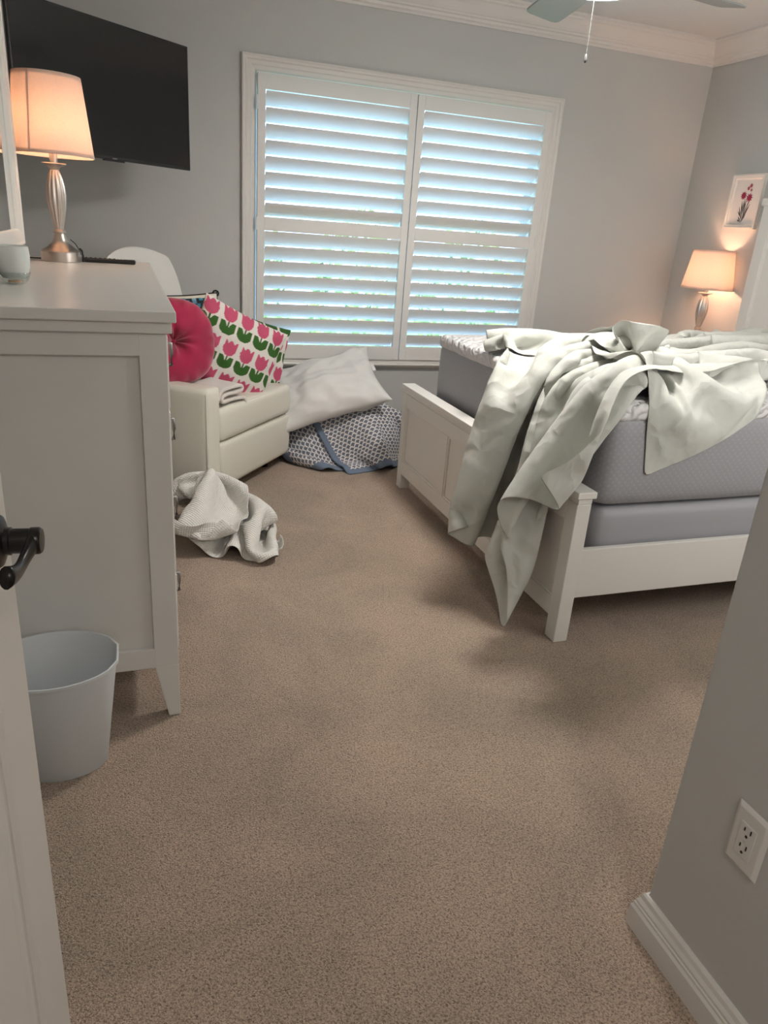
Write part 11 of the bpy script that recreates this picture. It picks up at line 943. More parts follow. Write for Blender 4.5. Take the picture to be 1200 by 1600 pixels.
G_QUILTTOP = grid_points([
107,12,11,12,12,11,12,12,11,12,11,12,7,-2,-2,3,10,12,11,8,6,6,5,7,9,10,10,10,11,10,10,10,10,10,-4,0,0,0,0,0,0,0,0,0,0,-2,-8,3,2,5,0,0,0,2,1,-2,0,-1,-2,-1,1,0,-1,0,0,0,0,-1,-4,0,1,-1,0,1,-1,0,0,-1,1,-4,-1,-1,5,2,0,0,0,0,1,-1,0,0,-1,-2,-2,0,0,0,0,0,0,1,-3,0,-1,1,0,-1,0,0,0,1,-1,-5,-1,3,3,-1,2,-1,1,0,0,1,0,-1,0,0,-1,-2,-1,0,0,-1,1,-1,-3,-1,1,-1,0,0,1,0,0,-1,-7,-2,5,4,1,0,-1,1,-1,0,1,1,-1,-1,1,0,0,0,-1,-1,-1,0,-1,0,-4,0,0,1,-1,1,0,-1,0,-4,-4,3,4,3,-1,-1,1,-1,1,0,-1,1,-1,1,0,1,1,1,1,-1,-1,-1,-1,-1,-4,1,-1,0,0,0,0,0,-3,-5,3,5,3,-2,0,0,-1,1,0,0,1,-1,0,1,1,1,2,0,0,0,1,-1,-2,0,-4,0,0,0,1,-1,-1,-1,-1,1,4,2,-1,-1,-2,1,0,-1,0,0,0,1,0,1,1,2,0,0,0,1,0,-1,1,1,-4,0,0,0,-1,1,-2,0,2,3,1,-1,0,-2,0,0,-1,1,0,0,0,0,1,1,1,1,-1,1,0,0,-1,1,0,1,-4,0,0,0,0,-2,-1,0,1,3,0,0,0,1,0,-1,-1,0,0,1,-2,1,2,2,1,-1,1,0,-1,1,0,-1,2,1,-4,0,0,-1,0,0,-1,-1,-1,1,2,1,0,2,-1,0,0,0,0,0,1,0,1,2,0,0,-1,0,1,-1,-1,3,-1,1,-4,-1,1,-1,0,0,1,-2,0,0,0,0,1,1,1,0,0,0,-1,1,1,-1,3,-1,1,0,
1,-1,0,0,0,0,2,0,-5,1,-1,0,0,-1,1,2,-2,-1,-1,1,1,1,1,0,0,-1,1,0,-1,3,1,1,-1,0,-1,0,2,-1,0,1,2,-1,-5,-1,0,1,0,0,0,0,1,-1,0,0,0,0,2,0,1,-1,0,0,1,0,1,0,0,0,0,1,-3,-1,4,2,-1,0,-5,0,0,0,-1,2,0,-2,2,0,0,0,-1,1,-1,1,1,1,-1,0,2,1,0,-2,0,1,1,-1,0,2,2,-1,-1,1,-5,0,0,-1,1,0,0,2,-3,1,0,-1,1,0,2,0,0,0,0,0,1,0,0,0,2,-1,-3,1,2,3,-2,1,1,0,-6,0,0,1,0,-1,2,0,1,-1,0,0,0,-1,0,2,0,1,0,0,-1,2,-2,1,0,-1,2,0,3,-1,1,0,-1,0,-6,1,0,-1,0,1,0,1,1,1,0,0,0,-1,1,0,0,0,-1,0,1,0,1,0,-2,1,1,3,-1,1,-1,-1,1,-1,-5,-1,0,0,0,0,-1,1,2,1,-2,1,0,0,0,0,0,0,1,0,0,0,1,1,1,1,1,-1,0,-1,-1,0,-1,-1,-5,0,-1,1,0,-1,0,0,-1,1,3,0,0,0,0,0,0,0,1,-1,1,-1,0,1,0,0,0,-1,-1,0,0,0,-1,0,-6,0,0,0,0,0,1,-1,0,0,0,0,1,2,0,1,0,0,-1,1,0,0,1,-1,0,0,-1,0,-2,0,0,-1,1,-1,-5,-1,1,0,-1,1,0,0,1,-1,1,1,0,0,1,-1,0,0,1,0,-1,1,-1,-1,1,-2,-1,0,1,-1,0,1,-2,0,-3,0,-1,0,1,0,-1,1,0,0,1,0,0,1,-1,0,0,0,-1,1,0,0,1,1,-3,2,0,0,0,-2,-1,0,0,-1,-4,0,1,1,-1,0,1,0,0,1,-1,0,0,-1,0,1,0,0,
1,0,-1,0,-1,0,2,-1,0,0,-1,1,0,-5,0,0,-2,1,1,-1,0,0,0,-1,0,-1,0,0,0,0,1,0,1,-1,-1,0,0,1,0,-1,-1,0,0,1,-2,2,-1,0,0,-2,-2,1,-1,1,0,-1,0,0,1,0,0,0,0,1,-1,0,0,-1,1,-1,1,0,-1,1,0,0,0,-2,0,0,0,-1,0,-1,-1,1,0,-2,1,1,0,1,-1,1,0,1,1,-1,-2,-1,-1,1,-1,1,-1,0,0,0,1,-1,-1,-1,3,-3,-1,3,-2,1,0,-1,0,1,1,0,1,0,0,0,1,-1,0,-1,-1,-1,1,-1,0,-1,0,0,0,0,0,2,0,-5,-2,-1,2,0,-2,3,1,0,1,0,-1,1,0,0,1,1,-1,0,-3,-1,2,1,-1,1,-4,0,1,-2,0,1,-1,-1,3,-1,-3,-1,1,-1,0,-2,2,0,0,0,1,0,-1,1,0,0,0,-2,-2,2,-1,-1,1,-1,-1,0,0,0,0,-1,1,0,0,6,-6,-3,-1,-1,2,-1,2,0,0,1,0,0,1,-1,0,0,0,-2,3,0,0,-2,0,-2,-2,1,-1,-1,1,-1,1,0,-1,3,6,-7,-6,-1,0,-1,3,0,0,0,0,0,-1,1,0,-1,-1,2,-2,-2,2,2,-4,-6,4,0,-1,2,-1,2,-2,0,0,0,5,6,-7,-4,-3,0,3,0,0,0,-1,0,1,0,-1,0,0,0,1,1,-2,-2,-4,0,2,0,0,0,0,-2,2,-1,1,-1,2,5,4,-4,-4,-2,3,0,0,0,0,0,0,0,0,-1,0,1,0,-2,-2,-4,-2,4,2,-1,-1,1,-1,0,0,1,-2,1,-1,5,4,2,-3,-3,6,4,3,3,4,3,3,4,3,5,5,3,-8,-12,-11,-11,-4,2,6,8,9,10,10,8,9,7,7,6,6,6,7,7,6,7,13,-1,1,0,-1,1,0,0,0,-1,
1,-7,-6,3,0,4,2,0,-1,-1,0,0,0,1,0,1,-1,1,1,0,0,0,1,0,13,0,-1,1,0,-1,0,-2,1,1,-4,-5,2,-2,3,2,0,-1,1,-1,1,-1,0,1,0,1,2,0,0,0,0,0,0,0,10,0,1,-1,0,0,1,1,-1,-1,-4,-2,0,1,2,1,1,-1,-1,1,-1,1,-1,0,0,1,0,1,1,1,0,0,0,0,12,0,0,1,0,1,-1,0,1,-4,-6,-1,2,2,2,0,-1,1,0,-1,-1,0,1,0,0,-1,0,1,0,1,1,0,1,0,13,0,0,0,0,-1,1,0,-2,-6,-4,3,3,3,-1,-1,1,0,-2,1,0,0,-1,0,0,-1,0,-2,1,0,0,2,0,1,12,1,0,-1,0,1,-1,0,-7,-4,4,3,2,-1,-1,1,-1,0,0,-1,0,0,1,-1,0,-1,-3,0,-1,1,-1,0,2,0,13,0,-1,1,0,-1,-1,-4,-2,2,2,2,-1,0,-1,-1,0,-1,0,0,0,0,0,0,-2,-1,0,0,0,-1,0,1,-1,-1,12,0,1,-1,0,-2,-4,0,4,0,1,-1,-1,-1,1,0,-1,0,0,0,0,-1,0,0,-2,-1,1,-2,0,0,1,0,-1,-1,13,-1,-1,0,-2,-2,-4,0,2,4,0,-1,1,1,-2,0,-1,1,-1,0,1,0,-1,-2,-1,0,-1,1,0,-1,1,0,-1,-2,12,-1,0,-2,-1,-2,0,-3,-2,2,3,1,1,1,1,-1,0,-1,0,-1,0,-1,0,-3,0,1,0,1,-1,1,0,-2,0,-1,11,-1,-1,-1,-2,1,1,-2,-1,1,0,0,2,0,0,1,0,0,0,-1,-1,1,-2,-1,1,-2,0,1,-1,1,0,0,-3,-4,8,1,-2,0,1,-1,1,1,-2,-2,-1,2,1,1,1,0,0,-1,-1,1,1,-2,-3,0,0,0,2,-1,0,-1,1,-2,-4,-3,7,-2,
1,0,0,0,0,2,0,-2,0,0,-1,3,1,0,1,-1,0,-1,-1,-1,0,0,-1,1,-1,-1,3,1,-4,-5,-3,1,5,1,0,0,1,1,0,-2,2,1,-1,0,0,0,0,1,1,1,-1,-1,-3,0,-1,2,2,-3,-1,1,-1,0,-5,-5,0,2,6,1,-1,0,-1,1,2,0,-1,0,0,-1,1,-1,3,0,1,1,-1,-2,0,-1,-1,1,-4,3,3,-2,0,-7,-6,2,3,2,6,-1,1,0,1,0,0,2,0,-1,0,0,0,-1,0,3,0,-1,1,1,-2,-1,3,-2,-1,0,-1,0,-6,-7,4,3,2,2,4,1,0,0,0,0,2,1,1,1,0,1,-1,-1,2,-1,0,2,-1,-1,0,-3,-2,0,4,0,-4,-7,-2,5,4,2,2,0,7,-1,-2,-1,1,0,-1,2,3,1,-2,0,1,0,0,-1,1,1,0,1,0,-1,1,-1,-4,-3,-2,4,2,4,0,1,0,1,7,-1,-1,0,-1,-1,0,-1,1,3,4,0,-1,1,-2,2,0,-1,1,0,-2,3,-1,0,-1,-1,2,2,1,-1,1,0,0,0,5,0,0,1,-2,1,0,0,-1,-1,1,1,2,2,2,1,-1,0,0,0,-1,0,0,-1,2,2,0,-1,0,1,-1,0,0,-1,8,-2,1,-1,1,1,0,0,0,0,0,2,0,1,0,-1,2,-1,1,1,1,0,-1,-1,0,1,-1,1,-1,0,0,0,-1,0,10,0,-1,1,0,0,0,1,0,0,1,0,0,1,-1,0,0,-1,0,-1,-1,1,-1,3,1,-1,1,-1,1,-1,0,0,1,0,10,0,2,0,0,0,0,0,0,1,0,-1,0,-1,0,2,0,1,0,0,1,-2,0,-1,0,0,0,0,0,1,0,-1,-2,1,11,2,0,0,0,-1,1,-1,0,0,-1,0,0,0,2,-1,0,-1,1,-1,1,0,1,1,0,-1,0,0,
1,-1,0,-1,2,-2,13,0,0,0,0,0,-1,1,0,0,0,1,1,-1,-1,1,-1,1,-1,0,0,0,0,-1,0,1,0,0,-1,1,0,0,-1,0,13,0,0,-1,1,0,1,-1,1,-1,1,-1,-2,1,1,0,0,1,0,1,-1,-1,0,0,-1,1,-1,0,1,-1,0,1,0,0,14,-1,0,0,0,0,-1,1,0,0,-2,-2,2,1,1,0,1,-1,0,0,0,1,0,-1,1,-1,0,-1,-1,0,0,1,-2,2,13,1,-1,1,-1,0,0,0,-2,-2,-1,4,2,0,-1,0,-1,1,0,-1,1,-1,0,0,1,0,0,1,-1,-1,2,-3,1,-1,13,-1,0,0,-1,0,1,-2,-2,1,2,1,0,0,1,0,0,0,0,1,0,-1,0,0,-1,1,1,-1,0,-1,-2,2,1,-1,14,-1,-1,-1,0,-1,-1,-1,1,1,2,1,-1,-1,0,1,0,1,0,1,-1,-1,1,0,-1,0,1,0,-1,2,-2,-2,-1,0,11,-2,1,-2,0,0,-1,1,2,2,0,-1,1,2,-1,-1,2,-2,1,-1,-1,2,0,0,0,-2,1,1,0,-2,3,0,-1,-1,12,0,-1,-1,0,0,0,1,1,0,0,0,0,-1,1,1,-1,1,1,-1,-1,0,1,0,0,0,-3,2,1,-1,-2,3,0,0,10,1,0,0,-1,0,1,0,1,0,0,-1,0,2,0,0,-1,1,-1,0,0,1,-1,1,0,0,-1,-2,3,1,-1,-2,2,1,0,0,0,0,0,0,0,0,0,0,0,0,10,3,1,7,7,3,-1,-4,-5,-5,-5,-4,-3,-1,0,2,2,2,1,0,2,2,0,0,0,0,0,0,0,0,1,-1,0,10,-6,1,6,0,-1,-1,1,1,1,-1,0,-1,-1,-2,1,-1,-1,0,-1,-1,-1,-3,2,0,1,0,1,0,1,3,0,-2,5,-2,0,1,0,0,-1,3,-2,1,
0,0,-1,0,0,-1,-4,-3,-1,-2,-1,3,0,-1,7,2,-1,-1,1,1,-2,-1,0,1,3,0,-2,2,1,-1,0,-1,2,0,0,0,0,0,-1,0,-1,-1,-2,-2,-1,-3,-2,1,6,-1,-1,0,-1,-1,1,-4,0,9,2,-5,5,1,-2,0,1,-1,0,1,0,1,0,-1,1,0,0,0,-1,-1,-1,-1,-1,-2,2,-3,0,2,0,-1,-1,3,4,4,-6,5,1,-2,2,1,-1,0,1,-1,1,-1,0,1,0,0,2,0,0,0,0,-1,-1,0,-4,2,1,-1,1,1,2,4,4,-4,4,0,-1,1,-1,0,1,0,0,1,0,0,0,0,0,2,0,0,0,0,0,0,-1,1,3,-1,-1,1,-1,3,3,2,0,1,0,-2,0,1,1,0,0,1,0,-1,0,1,0,0,1,0,0,1,0,0,0,-1,1,0,2,0,1,1,2,2,3,-1,0,-1,-1,1,1,0,0,0,0,0,0,1,-1,1,0,1,1,0,0,-1,0,0,0,1,0,-1,1,3,2,1,1,2,1,0,-1,0,0,0,-1,0,1,0,1,-1,1,0,-1,0,1,1,1,0,0,0,0,1,-1,0,0,1,4,2,1,2,1,0,0,1,-1,1,-1,0,0,0,-1,0,0,1,0,1,0,0,1,2,-1,0,-1,1,0,-1,1,0,0,0,7,1,1,1,1,-1,0,1,0,-1,0,1,-1,0,0,0,0,0,0,0,1,-1,2,0,0,0,2,-2,1,-1,0,0,1,0,10,-1,1,-1,1,1,-1,-1,1,1,0,-1,0,-1,0,0,1,0,0,0,0,2,1,0,0,0,-2,2,-1,1,0,0,0,0,10,1,-1,1,-1,0,0,1,-1,0,1,0,1,-2,-1,1,-2,1,1,1,0,0,1,0,0,0,0,0,0,-1,1,2,-1,0,10,0,1,0,-1,0,0,0,0,-1,1,0,
-1,1,0,-1,0,0,1,0,2,1,-1,-2,0,2,1,-1,0,0,1,-1,0,1,11,-1,1,0,0,-1,0,0,1,0,-1,1,0,0,-1,0,-1,-1,1,0,1,0,1,0,2,-1,-3,1,1,3,-1,-1,2,-1,11,0,-1,0,1,0,-1,-1,0,1,0,-1,0,1,0,-2,0,0,-1,2,1,1,-2,2,0,-1,2,1,1,-2,1,1,-1,-1,11,0,1,-1,0,0,0,-1,-1,-1,1,0,0,0,-1,0,1,-2,1,0,0,4,1,-1,-2,0,2,1,-1,2,-1,-1,-1,0,10,1,0,1,-1,0,0,0,-1,0,-1,1,0,0,0,1,-1,0,0,-1,-1,0,0,1,3,2,0,-1,1,-3,-3,-1,-1,-1,11,0,0,0,0,0,0,0,0,-1,-1,-1,1,0,0,0,0,1,0,-1,3,-3,-2,1,2,0,0,-2,-3,-1,-1,-1,-1,-2,10,1,0,-1,1,0,0,0,0,0,1,-1,-1,-1,-1,-3,0,1,-1,0,2,0,3,0,-3,-1,-3,-3,-3,1,0,0,0,-2,10,0,0,1,0,-1,0,0,0,0,-1,0,-1,-1,0,3,-2,0,0,-2,0,-3,0,1,0,-6,-1,1,1,-2,0,1,-2,1,9,0,0,0,-1,0,0,-1,0,0,-1,-2,1,-2,2,-1,1,1,-1,2,0,0,3,-2,-8,7,-1,-2,1,-3,0,0,-2,-1,8,0,-2,-1,1,0,-1,0,0,-1,0,1,0,2,-1,-1,-1,0,-2,1,-2,1,1,0,2,-2,-1,3,-2,2,-2,-6,0,0,6,-2,-2,0,1,1,0,1,0,1,1,0,0,-1,-2,0,1,0,2,1,-1,0,-3,-4,1,-1,0,1,-2,2,0,-1,1,-2,6,-4,3,-1,0,-1,2,-1,-1,-1,1,0,-2,-1,2,-4,1,2,-1,1,0,1,1,1,2,-1,0,-2,-1,0,-1,0,0,-1,2,1,-1,2,
-1,0,-2,-1,0,1,-3,-2,-3,2,2,5,1,-2,-4,0,-1,0,1,5,2,-1,-2,-1,3,-3,0,2,-2,1,1,1,1,-2,-1,-1,-4,1,1,-2,-3,-1,4,0,2,1,0,0,7,-2,0,0,-3,-2,3,2,2,-6,-2,-1,3,0,-1,2,0,-1,-1,0,-1,-2,3,-1,-4,-3,1,3,4,2,-3,-3,1,0,5,2,-1,-4,0,-1,0,5,1,0,-1,-2,0,-1,0,-1,-6,3,-3,1,-2,0,0,-2,-2,2,1,3,1,-1,2,3,-3,2,0,0,-1,-1,-2,0,-1,2,5,2,-2,-1,-2,0,2,-1,-1,-3,1,-3,-1,0,-2,-1,1,0,4,1,-3,0,0,1,1,2,2,0,-2,-1,3,0,-4,-1,3,5,0,0,-3,-1,-1,-1,-7,-2,1,-3,1,-1,0,1,2,2,1,-2,2,2,-1,-2,4,4,-3,-3,-2,3,2,1,-2,-5,2,4,3,0,0,-2,-1,0,-6,-1,-1,0,-1,0,1,1,1,1,-1,1,-1,-1,1,4,2,-1,0,-3,-2,1,0,3,3,-4,-6,4,6,1,-1,2,-2,0,-8,1,0,-1,0,0,0,1,1,1,0,-1,0,2,2,2,1,-1,-4,-1,0,0,3,0,0,3,-6,-3,4,5,1,-1,1,-1,
], 34, 34, [1.014, 3.823, 0.005])
tag(grid_obj('bed_sheet', G_SHEET, M['sheet'], origin=(2.0, 2.4, .87), uvscale=(2.9, 1.75)), 'long crumpled white sheet trailing over the foot of the bed', 'sheet')
tag(grid_obj('pillowcase', G_FLAP, M['sheet'], origin=(1.75, 2.1, .87), uvscale=(.6, .6)), 'loose white cloth whose pointed corner hangs over the near mattress side', 'cloth')
tag(grid_obj('fitted_sheet', G_TONGUE, M['sheet'], origin=(1.8, 2.7, .87), uvscale=(.9, .9)), 'knotted white cloth bunched on the mattress pad near the footboard', 'cloth')
tag(grid_obj('throw_blanket', G_THROW, M['waffle'], origin=(.25, 3.1, 0), uvscale=(1.0, 1.2), thick=.006), 'white seersucker throw blanket in a heap between dresser and armchair', 'blanket')
ql = thing('quilt', (1.25, 4.15, 0), 'blue bordered scallop-patterned quilt bundled on the floor under the window', 'quilt')
def quilt_sheet(name, G, uvs):
    g_ = grid_obj(name, G - np.array((1.25, 4.15, 0)), M['quilt'], parent=ql, uvscale=uvs, thick=.014, mats=M['blue_binding'], border=2); return g_
quilt_sheet('under_fold', G_QUILT, (1.0, .92)); quilt_sheet('top_fold', G_QUILTTOP, (.66, .60))

# ------------------------------------------------------------------ armchair (local x across the front, y towards its back)
CR_ = math.atan2(.784, .62); cc0 = Vector((.334, 3.377, 0)); ex_ = Vector((.62, .784, 0)); ey_ = Vector((-.784, .62, 0))
croot = cc0 + ex_ * .435 + ey_ * .35
ac = thing('armchair', croot, 'cream leather recliner armchair in the corner piled with cushions', 'armchair', rz=CR_)
def soft(name, x0, x1, y0, y1, z0, z1, r, m_, par, crown=0, puff=0, fn=None, n=(16, 16, 12)):
    s_ = soft_box(name, x0, x1, y0, y1, z0, z1, m_, par, r=r, crown=crown, puff=puff, nx=n[0], ny=n[1], nz=n[2])
    if fn:
        for v in s_.v: fn(v)
    return s_.build(name, m_, par, smooth=True)
XA, XB, YA = -.435, .435, -.35
soft('arm', XA, XA + .118, YA, .36, .065, .596, .026, M['leather'], ac, n=(10, 24, 20)); soft('arm', XB - .11, XB - .004, -.06, .33, .065, .555, .026, M['leather'], ac, n=(10, 16, 16))
MB().box(XA + .03, XB - .03, YA + .06, .32, .05, .30).build('seat_base', M['leather'], ac, bevel=.01)
def seatfn(v):
    v.z += .012 * max(0, 1 - ((v.x + .0) / .4) ** 2) * (1 if v.z > .44 else 0)
soft('seat_cushion', XA + .114, XB, YA + .004, .26, .318, .484, .034, M['leather'], ac, crown=.012, puff=.006, n=(30, 24, 12))
soft('footrest_panel', XA + .118, XB, YA + .006, YA + .10, .075, .312, .028, M['leather'], ac, puff=.006, n=(30, 8, 14))
wl = MB(); y_ = YA + .0; zt_ = .478
def welt(pts, par, r=.0038): MB().tube(pts, r, 8).build('piping', M['leather'], par, smooth=True)
seat_o = [o for o in ac.children if o.name.startswith('seat_cushion')][0]; foot_o = [o for o in ac.children if o.name.startswith('footrest')][0]; arm_o = [o for o in ac.children if o.name.startswith('arm')][0]
welt([(XA + .14, YA + .014, .474), (XB - .03, YA + .014, .474), (XB - .012, YA + .03, .474), (XB - .010, .2, .474)], seat_o)
welt([(XA + .13, YA + .012, .330), (XB - .03, YA + .012, .330), (XB - .012, YA + .03, .330)], seat_o)
welt([(XA + .006, YA + .012, .12), (XA + .006, YA + .012, .566), (XA + .012, YA + .02, .588), (XA + .018, .3, .590)], arm_o, .003)
# back, curving, with rounded top and a pale cover
def backshape():
    P = []; F = []; nx_, nz_ = 20, 18
    for side in (0, 1):
        for k in range(nz_ + 1):
            for i in range(nx_ + 1):
                u = -1 + 2 * i / nx_; t = k / nz_; z = .30 + .87 * t
                hw_ = .335 * (1 - .10 * t - .16 * max(0, (t - .75) / .25) ** 2.5)
                y = .20 + .16 * t - .05 * u * u * (1 - .3 * t) - .01
                th = .115 * math.sqrt(max(0, 1 - (max(0, (t - .80)) / .2) ** 2)) * (max(.02, 1 - abs(u) ** 6)) + .006
                zz_ = z - .05 * u * u * t
                P.append((u * hw_, y + (0 if side == 0 else th), zz_))
    n_ = (nx_ + 1) * (nz_ + 1)
    for k in range(nz_):
        for i in range(nx_):
            a = k * (nx_ + 1) + i; f = (a, a + 1, a + nx_ + 2, a + nx_ + 1); F.append(f); F.append(tuple(n_ + q for q in f[::-1]))
    for k in range(nz_):
        for i in (0, nx_):
            a = k * (nx_ + 1) + i; F.append((a, a + nx_ + 1, n_ + a + nx_ + 1, n_ + a))
    for i in range(nx_):
        for k in (0, nz_):
            a = k * (nx_ + 1) + i; F.append((a, a + 1, n_ + a + 1, n_ + a))
    return MB().add(P, F)
backshape().build('backrest', M['chairback'], ac, smooth=True, subsurf=1)
for (x_, yy) in ((XA + .08, YA + .12), (XB - .1, YA + .12), (XA + .08, .28), (XB - .1, .28)):
    MB().lathe([(.022, 0), (.024, .055)], (x_, yy, 0), 16).build('foot', M['black'], ac, smooth=True)

# ------------------------------------------------------------------ cushions
def cushion_grid(w, h_, t, n=44, pinch=.06, seed=0, wr=.006, power=.45):
    """front and back faces of a knife edge cushion; returns grids in local frame (x right, z up, y depth; front = -y)"""
    out = []
    for sgn in (-1, 1):
        G = np.zeros((n, n, 3))
        for i in range(n):
            for j in range(n):
                u = -1 + 2 * j / (n - 1); v = -1 + 2 * i / (n - 1)
                # keep density near the edges
                u = math.sin(u * math.pi / 2) * .6 + u * .4; v = math.sin(v * math.pi / 2) * .6 + v * .4
                q = max(0.0, (1 - u * u) * (1 - v * v)) ** power
                x = u * w / 2 * (1 - pinch * (1 - v * v) * abs(u) ** 3); z = v * h_ / 2 * (1 - pinch * (1 - u * u) * abs(v) ** 3)
                edge = (1 - q)
                rad_ = math.hypot(u, v)
                ang = math.atan2(v, u)
                k = noise.noise(Vector((u * 1.6 + seed, v * 1.6, sgn * 3))) * wr * 2 + noise.noise(Vector((u * 5 + seed, v * 5, sgn * 7))) * wr * .8
                k += wr * .9 * math.sin(ang * 9 + seed + 2 * rad_) * max(0, rad_ - .55) * min(1, q * 3)
                G[i, j] = (x, sgn * (t / 2 * q) + k * min(1, q * 3), z)
        out.append(G)
    return out
def cushion_mesh(name, m_, parent, w, h_, t, n=44, color=None, **k):
    A, B = cushion_grid(w, h_, t, n, **k); V = []; F = []; idx = {}
    def vid(s, i, j):
        if i in (0, n - 1) or j in (0, n - 1): s = 0
        if (s, i, j) not in idx: idx[(s, i, j)] = len(V); V.append(tuple((A if s == 0 else B)[i, j]))
        return idx[(s, i, j)]
    for s in (0, 1):
        for i in range(n - 1):
            for j in range(n - 1):
                f = (vid(s, i, j), vid(s, i, j + 1), vid(s, i + 1, j + 1), vid(s, i + 1, j)); F.append(f if s == 0 else f[::-1])
    mb = MB(); mb.v = [Vector(v) for v in V]; mb.f = F
    ob = mb.build(name, m_, parent, smooth=True)
    if color is not None:
        at = ob.data.color_attributes.new('pattern', 'FLOAT_COLOR', 'POINT')
        for q, v in enumerate(V): at.data[q].color = (*color(v[0], v[2], v[1]), 1)
    return ob
def orient(o, px, right, upv):
    """place with local x along right and local z along up"""
    r_ = Vector(right).normalized(); u_ = (Vector(upv) - r_ * Vector(upv).dot(r_)).normalized(); y_ = u_.cross(r_)
    o.matrix_world = Matrix(((r_.x, y_.x, u_.x, px[0]), (r_.y, y_.y, u_.y, px[1]), (r_.z, y_.z, u_.z, px[2]), (0, 0, 0, 1)))
PINK, GREEN, CREAM = (.55, .085, .17), (.035, .12, .018), (.74, .71, .67)
def tulip_color(ox=0, oy=0):
    cw, rh = .098, .160
    def f(x, z, y):
        x += ox; z += oy
        row = math.floor(z / rh); zz_ = z - row * rh; xx = x + (cw / 2 if row % 2 else 0); c = xx - math.floor(xx / cw) * cw - cw / 2
        # flower: cup with three points
        fz = zz_ - .108; r_ = math.hypot(c / .037, fz / .041)
        top = .030 - .012 * abs(math.sin(c / .0315 * math.pi * 1.0)) if abs(c) < .033 else -1
        if (r_ < 1 and fz < .008) or (abs(c) < .035 and -.004 < fz < .022 + .015 * abs(math.cos(c / .035 * math.pi))): return PINK
        if abs(c) < .005 and .035 < zz_ < .08: return GREEN
        lz = zz_ - .046; lr = math.hypot(c / .047, lz / .045)
        if lr < 1 and lz < .022 - .03 * math.exp(-(c / .014) ** 2) and lz < .020 and abs(c) < .043: return GREEN
        return CREAM
    return f
def cushion(name, loc, right, upv, label, cat='cushion'):
    t = thing(name, loc, label, cat); orient(t, loc, right, upv); return t
# tulip cushions
t1 = cushion('tulip_cushion', (.520, 3.865, .690), (.86, .22, -.42), (.36, .16, .90), 'white cushion with pink tulips leaning in front on the armchair')
cushion_mesh('cushion_cover', M['tulip'], t1, .50, .42, .15, n=150, color=tulip_color(.010, .103), seed=2, wr=.005)
t2 = cushion('tulip_cushion', (.660, 4.105, .655), (.90, .30, -.30), (.28, .24, .92), 'rear tulip cushion, mostly plain white, tucked behind the front one')
def side_tulip(x, z, y):
    f = tulip_color(.03, .03)(x, z, y)
    if x > .13 or z > .14: return f
    return CREAM
cushion_mesh('cushion_cover', M['tulip'], t2, .42, .36, .12, n=90, color=side_tulip, seed=5)
# black piped cushion
t3 = cushion('piped_cushion', (.270, 3.985, .760), (.93, .30, .03), (-.02, .20, .97), 'cream cushion with black cord edge and blue mosaic patch behind the pink one')
def mosaic(x, z, y):
    if -.03 < x < .16 and -.15 < z < .175:
        k = noise.cell(Vector((x * 55, z * 55, 0))); k2 = noise.cell(Vector((x * 55 + 40, z * 55, 3)))
        if k < .28: return (.02, .03, .04)
        if k < .55: return (.05 + .1 * k2, .28, .42)
        if k < .75: return (.25, .45, .55)
        return (.12, .2, .33)
    return (.72, .68, .58)
cushion_mesh('cushion_cover', M['mosaic'], t3, .44, .40, .11, n=100, color=mosaic, seed=9)
pp = []
for (sx, sz, ex2, ez2) in ((-1, -1, 1, -1), (1, -1, 1, 1), (1, 1, -1, 1), (-1, 1, -1, -1)):
    for k in range(14):
        t = k / 14; x = (sx + (ex2 - sx) * t); z = (sz + (ez2 - sz) * t); pp.append((x * .22 * (1 - .06 * (1 - z * z)), 0, z * .20 * (1 - .06 * (1 - x * x))))
pp.append(pp[0]); MB().tube(pp, .0055, 8).build('cord_edge', M['blacktrim'], t3, smooth=True)
for cx_ in (.215, -.215):
    MB().tube([(cx_ + .016 * math.cos(a) , 0, .198 + .014 * math.sin(a)) for a in [i * .7 for i in range(10)]], .005, 8).build('corner_loop', M['blacktrim'], t3, smooth=True)
# the round cushion
rc = cushion('round_cushion', (.205, 3.655, .772), (.97, .22, -.03), (-.05, .22, .97), 'round pink cushion with a button in its middle')
def round_cushion_shape():
    P = []; F = []; nr, na = 26, 72
    for sgn in (-1, 1):
        for k in range(nr + 1):
            rr = math.sin(k / nr * math.pi / 2)
            for i in range(na):
                a = 2 * math.pi * i / na; sq = (abs(math.cos(a)) ** 3.0 + abs(math.sin(a)) ** 3.0) ** (-1 / 3.0)
                R_ = .203 * (.55 + .45 * sq)
                th = .078 * max(0, 1 - rr ** 2.6) ** .5 * (1 - .80 * math.exp(-(rr / .17) ** 2) - .0)
                gather = .010 * math.sin(a * 7 + 1.3 * math.sin(a * 3)) * math.exp(-((rr - .22) / .22) ** 2) + .006 * math.sin(a * 16 + math.sin(5 * a)) * math.exp(-((rr - .93) / .12) ** 2)
                P.append((R_ * rr * math.cos(a), sgn * (th + gather * (th > .004)), R_ * rr * math.sin(a)))
    for s in range(2):
        o_ = s * (nr + 1) * na
        for k in range(nr):
            for i in range(na):
                f = (o_ + k * na + i, o_ + k * na + (i + 1) % na, o_ + (k + 1) * na + (i + 1) % na, o_ + (k + 1) * na + i); F.append(f if s else f[::-1])
    return MB().add(P, F)
po_ = round_cushion_shape().build('cushion_cover', M['pink'], rc, smooth=True)
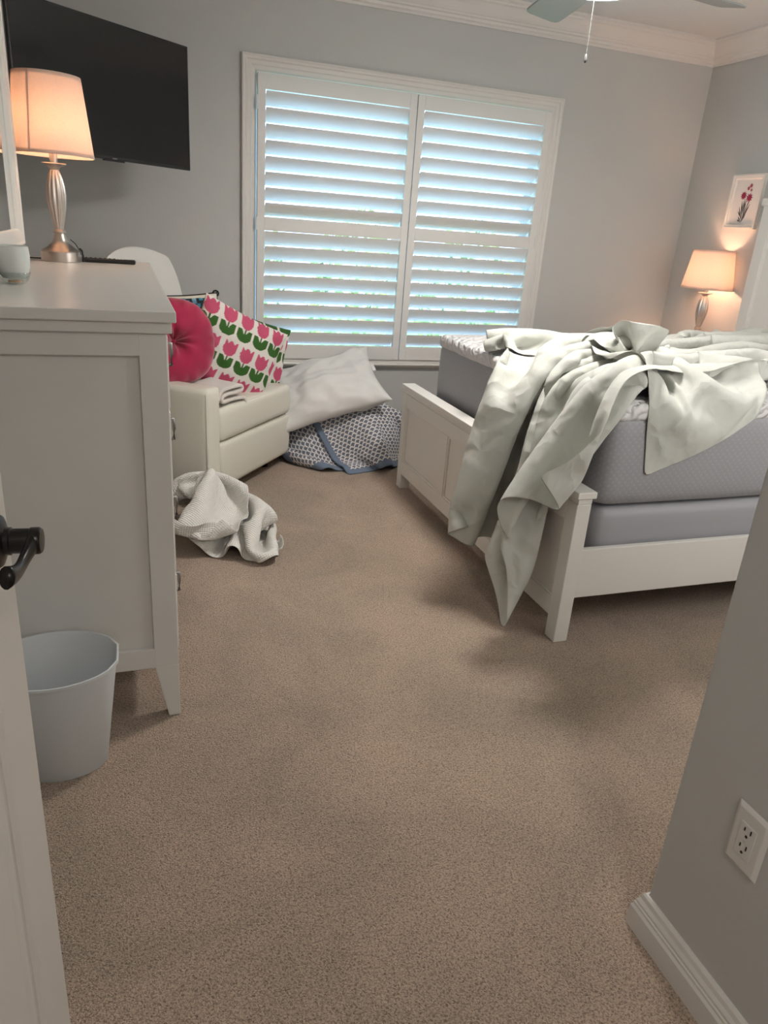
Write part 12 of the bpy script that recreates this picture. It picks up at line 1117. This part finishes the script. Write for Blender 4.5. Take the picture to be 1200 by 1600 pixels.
bm = bmesh.new(); bm.from_mesh(po_.data); bmesh.ops.remove_doubles(bm, verts=bm.verts, dist=.0005); bm.to_mesh(po_.data); bm.free()
MB().lathe([(.001, -.026), (.009, -.024), (.013, -.018), (.013, -.012)], (0, 0, 0), 20, 'y').build('button', M['pink'], rc, smooth=True)
MB().box(.180, .187, -.012, .012, -.075, -.05).build('care_tag', M['white_label'], rc)
# folded fleece on the seat edge
tw = thing('fleece_cloth', croot, 'folded fuzzy cream cloth lying on the front edge of the armchair seat', 'cloth', rz=CR_)
def towel():
    prof = [(.13, -.055), (.128, -.02), (.115, .010), (.06, .016), (.0, .016), (-.06, .018), (-.105, .022), (-.118, .036), (-.105, .050), (-.04, .050), (.04, .046), (.095, .046), (.108, .060), (.092, .074), (.02, .078), (-.05, .082), (-.10, .080), (-.118, .062), (-.128, .045), (-.132, .030)]
    D = [0]
    for a, b in zip(prof, prof[1:]): D.append(D[-1] + math.hypot(b[0] - a[0], b[1] - a[1]))
    n, m_ = 80, 26; G = np.zeros((n, m_, 3))
    for i in range(n):
        s_ = D[-1] * i / (n - 1); x = np.interp(s_, D, [p[0] for p in prof]); z = np.interp(s_, D, [p[1] for p in prof])
        for j in range(m_):
            y = -.10 + .20 * j / (m_ - 1); k = noise.noise(Vector((x * 9, y * 9, s_ * 6))) * .008
            G[i, j] = (-.175 + x + k + y * .15, YA + .105 + y + noise.noise(Vector((s_ * 8, 2, 0))) * .012, .489 + z + k * .5 + .004)
    for _ in range(3): G[1:-1] = (G[:-2] + 2 * G[1:-1] + G[2:]) / 4
    return G
grid_obj('folded_layers', towel(), M['fuzzy'], parent=tw, thick=.017, uvscale=(.3, .2))
# bed pillow on the quilt
p1 = cushion('bed_pillow', (1.10, 4.205, .425), (.93, -.08, .30), (-.10, .80, .42), 'plump white bed pillow lying on top of the bundled quilt', 'pillow')
cushion_mesh('pillow_cover', M['pillowcase'], p1, .70, .50, .23, n=80, seed=14, wr=.018, pinch=.10, power=.55)
MB().box(.318, .338, -.006, .006, .02, .09).build('open_hem', M['pillowcase'], p1, bevel=.003)
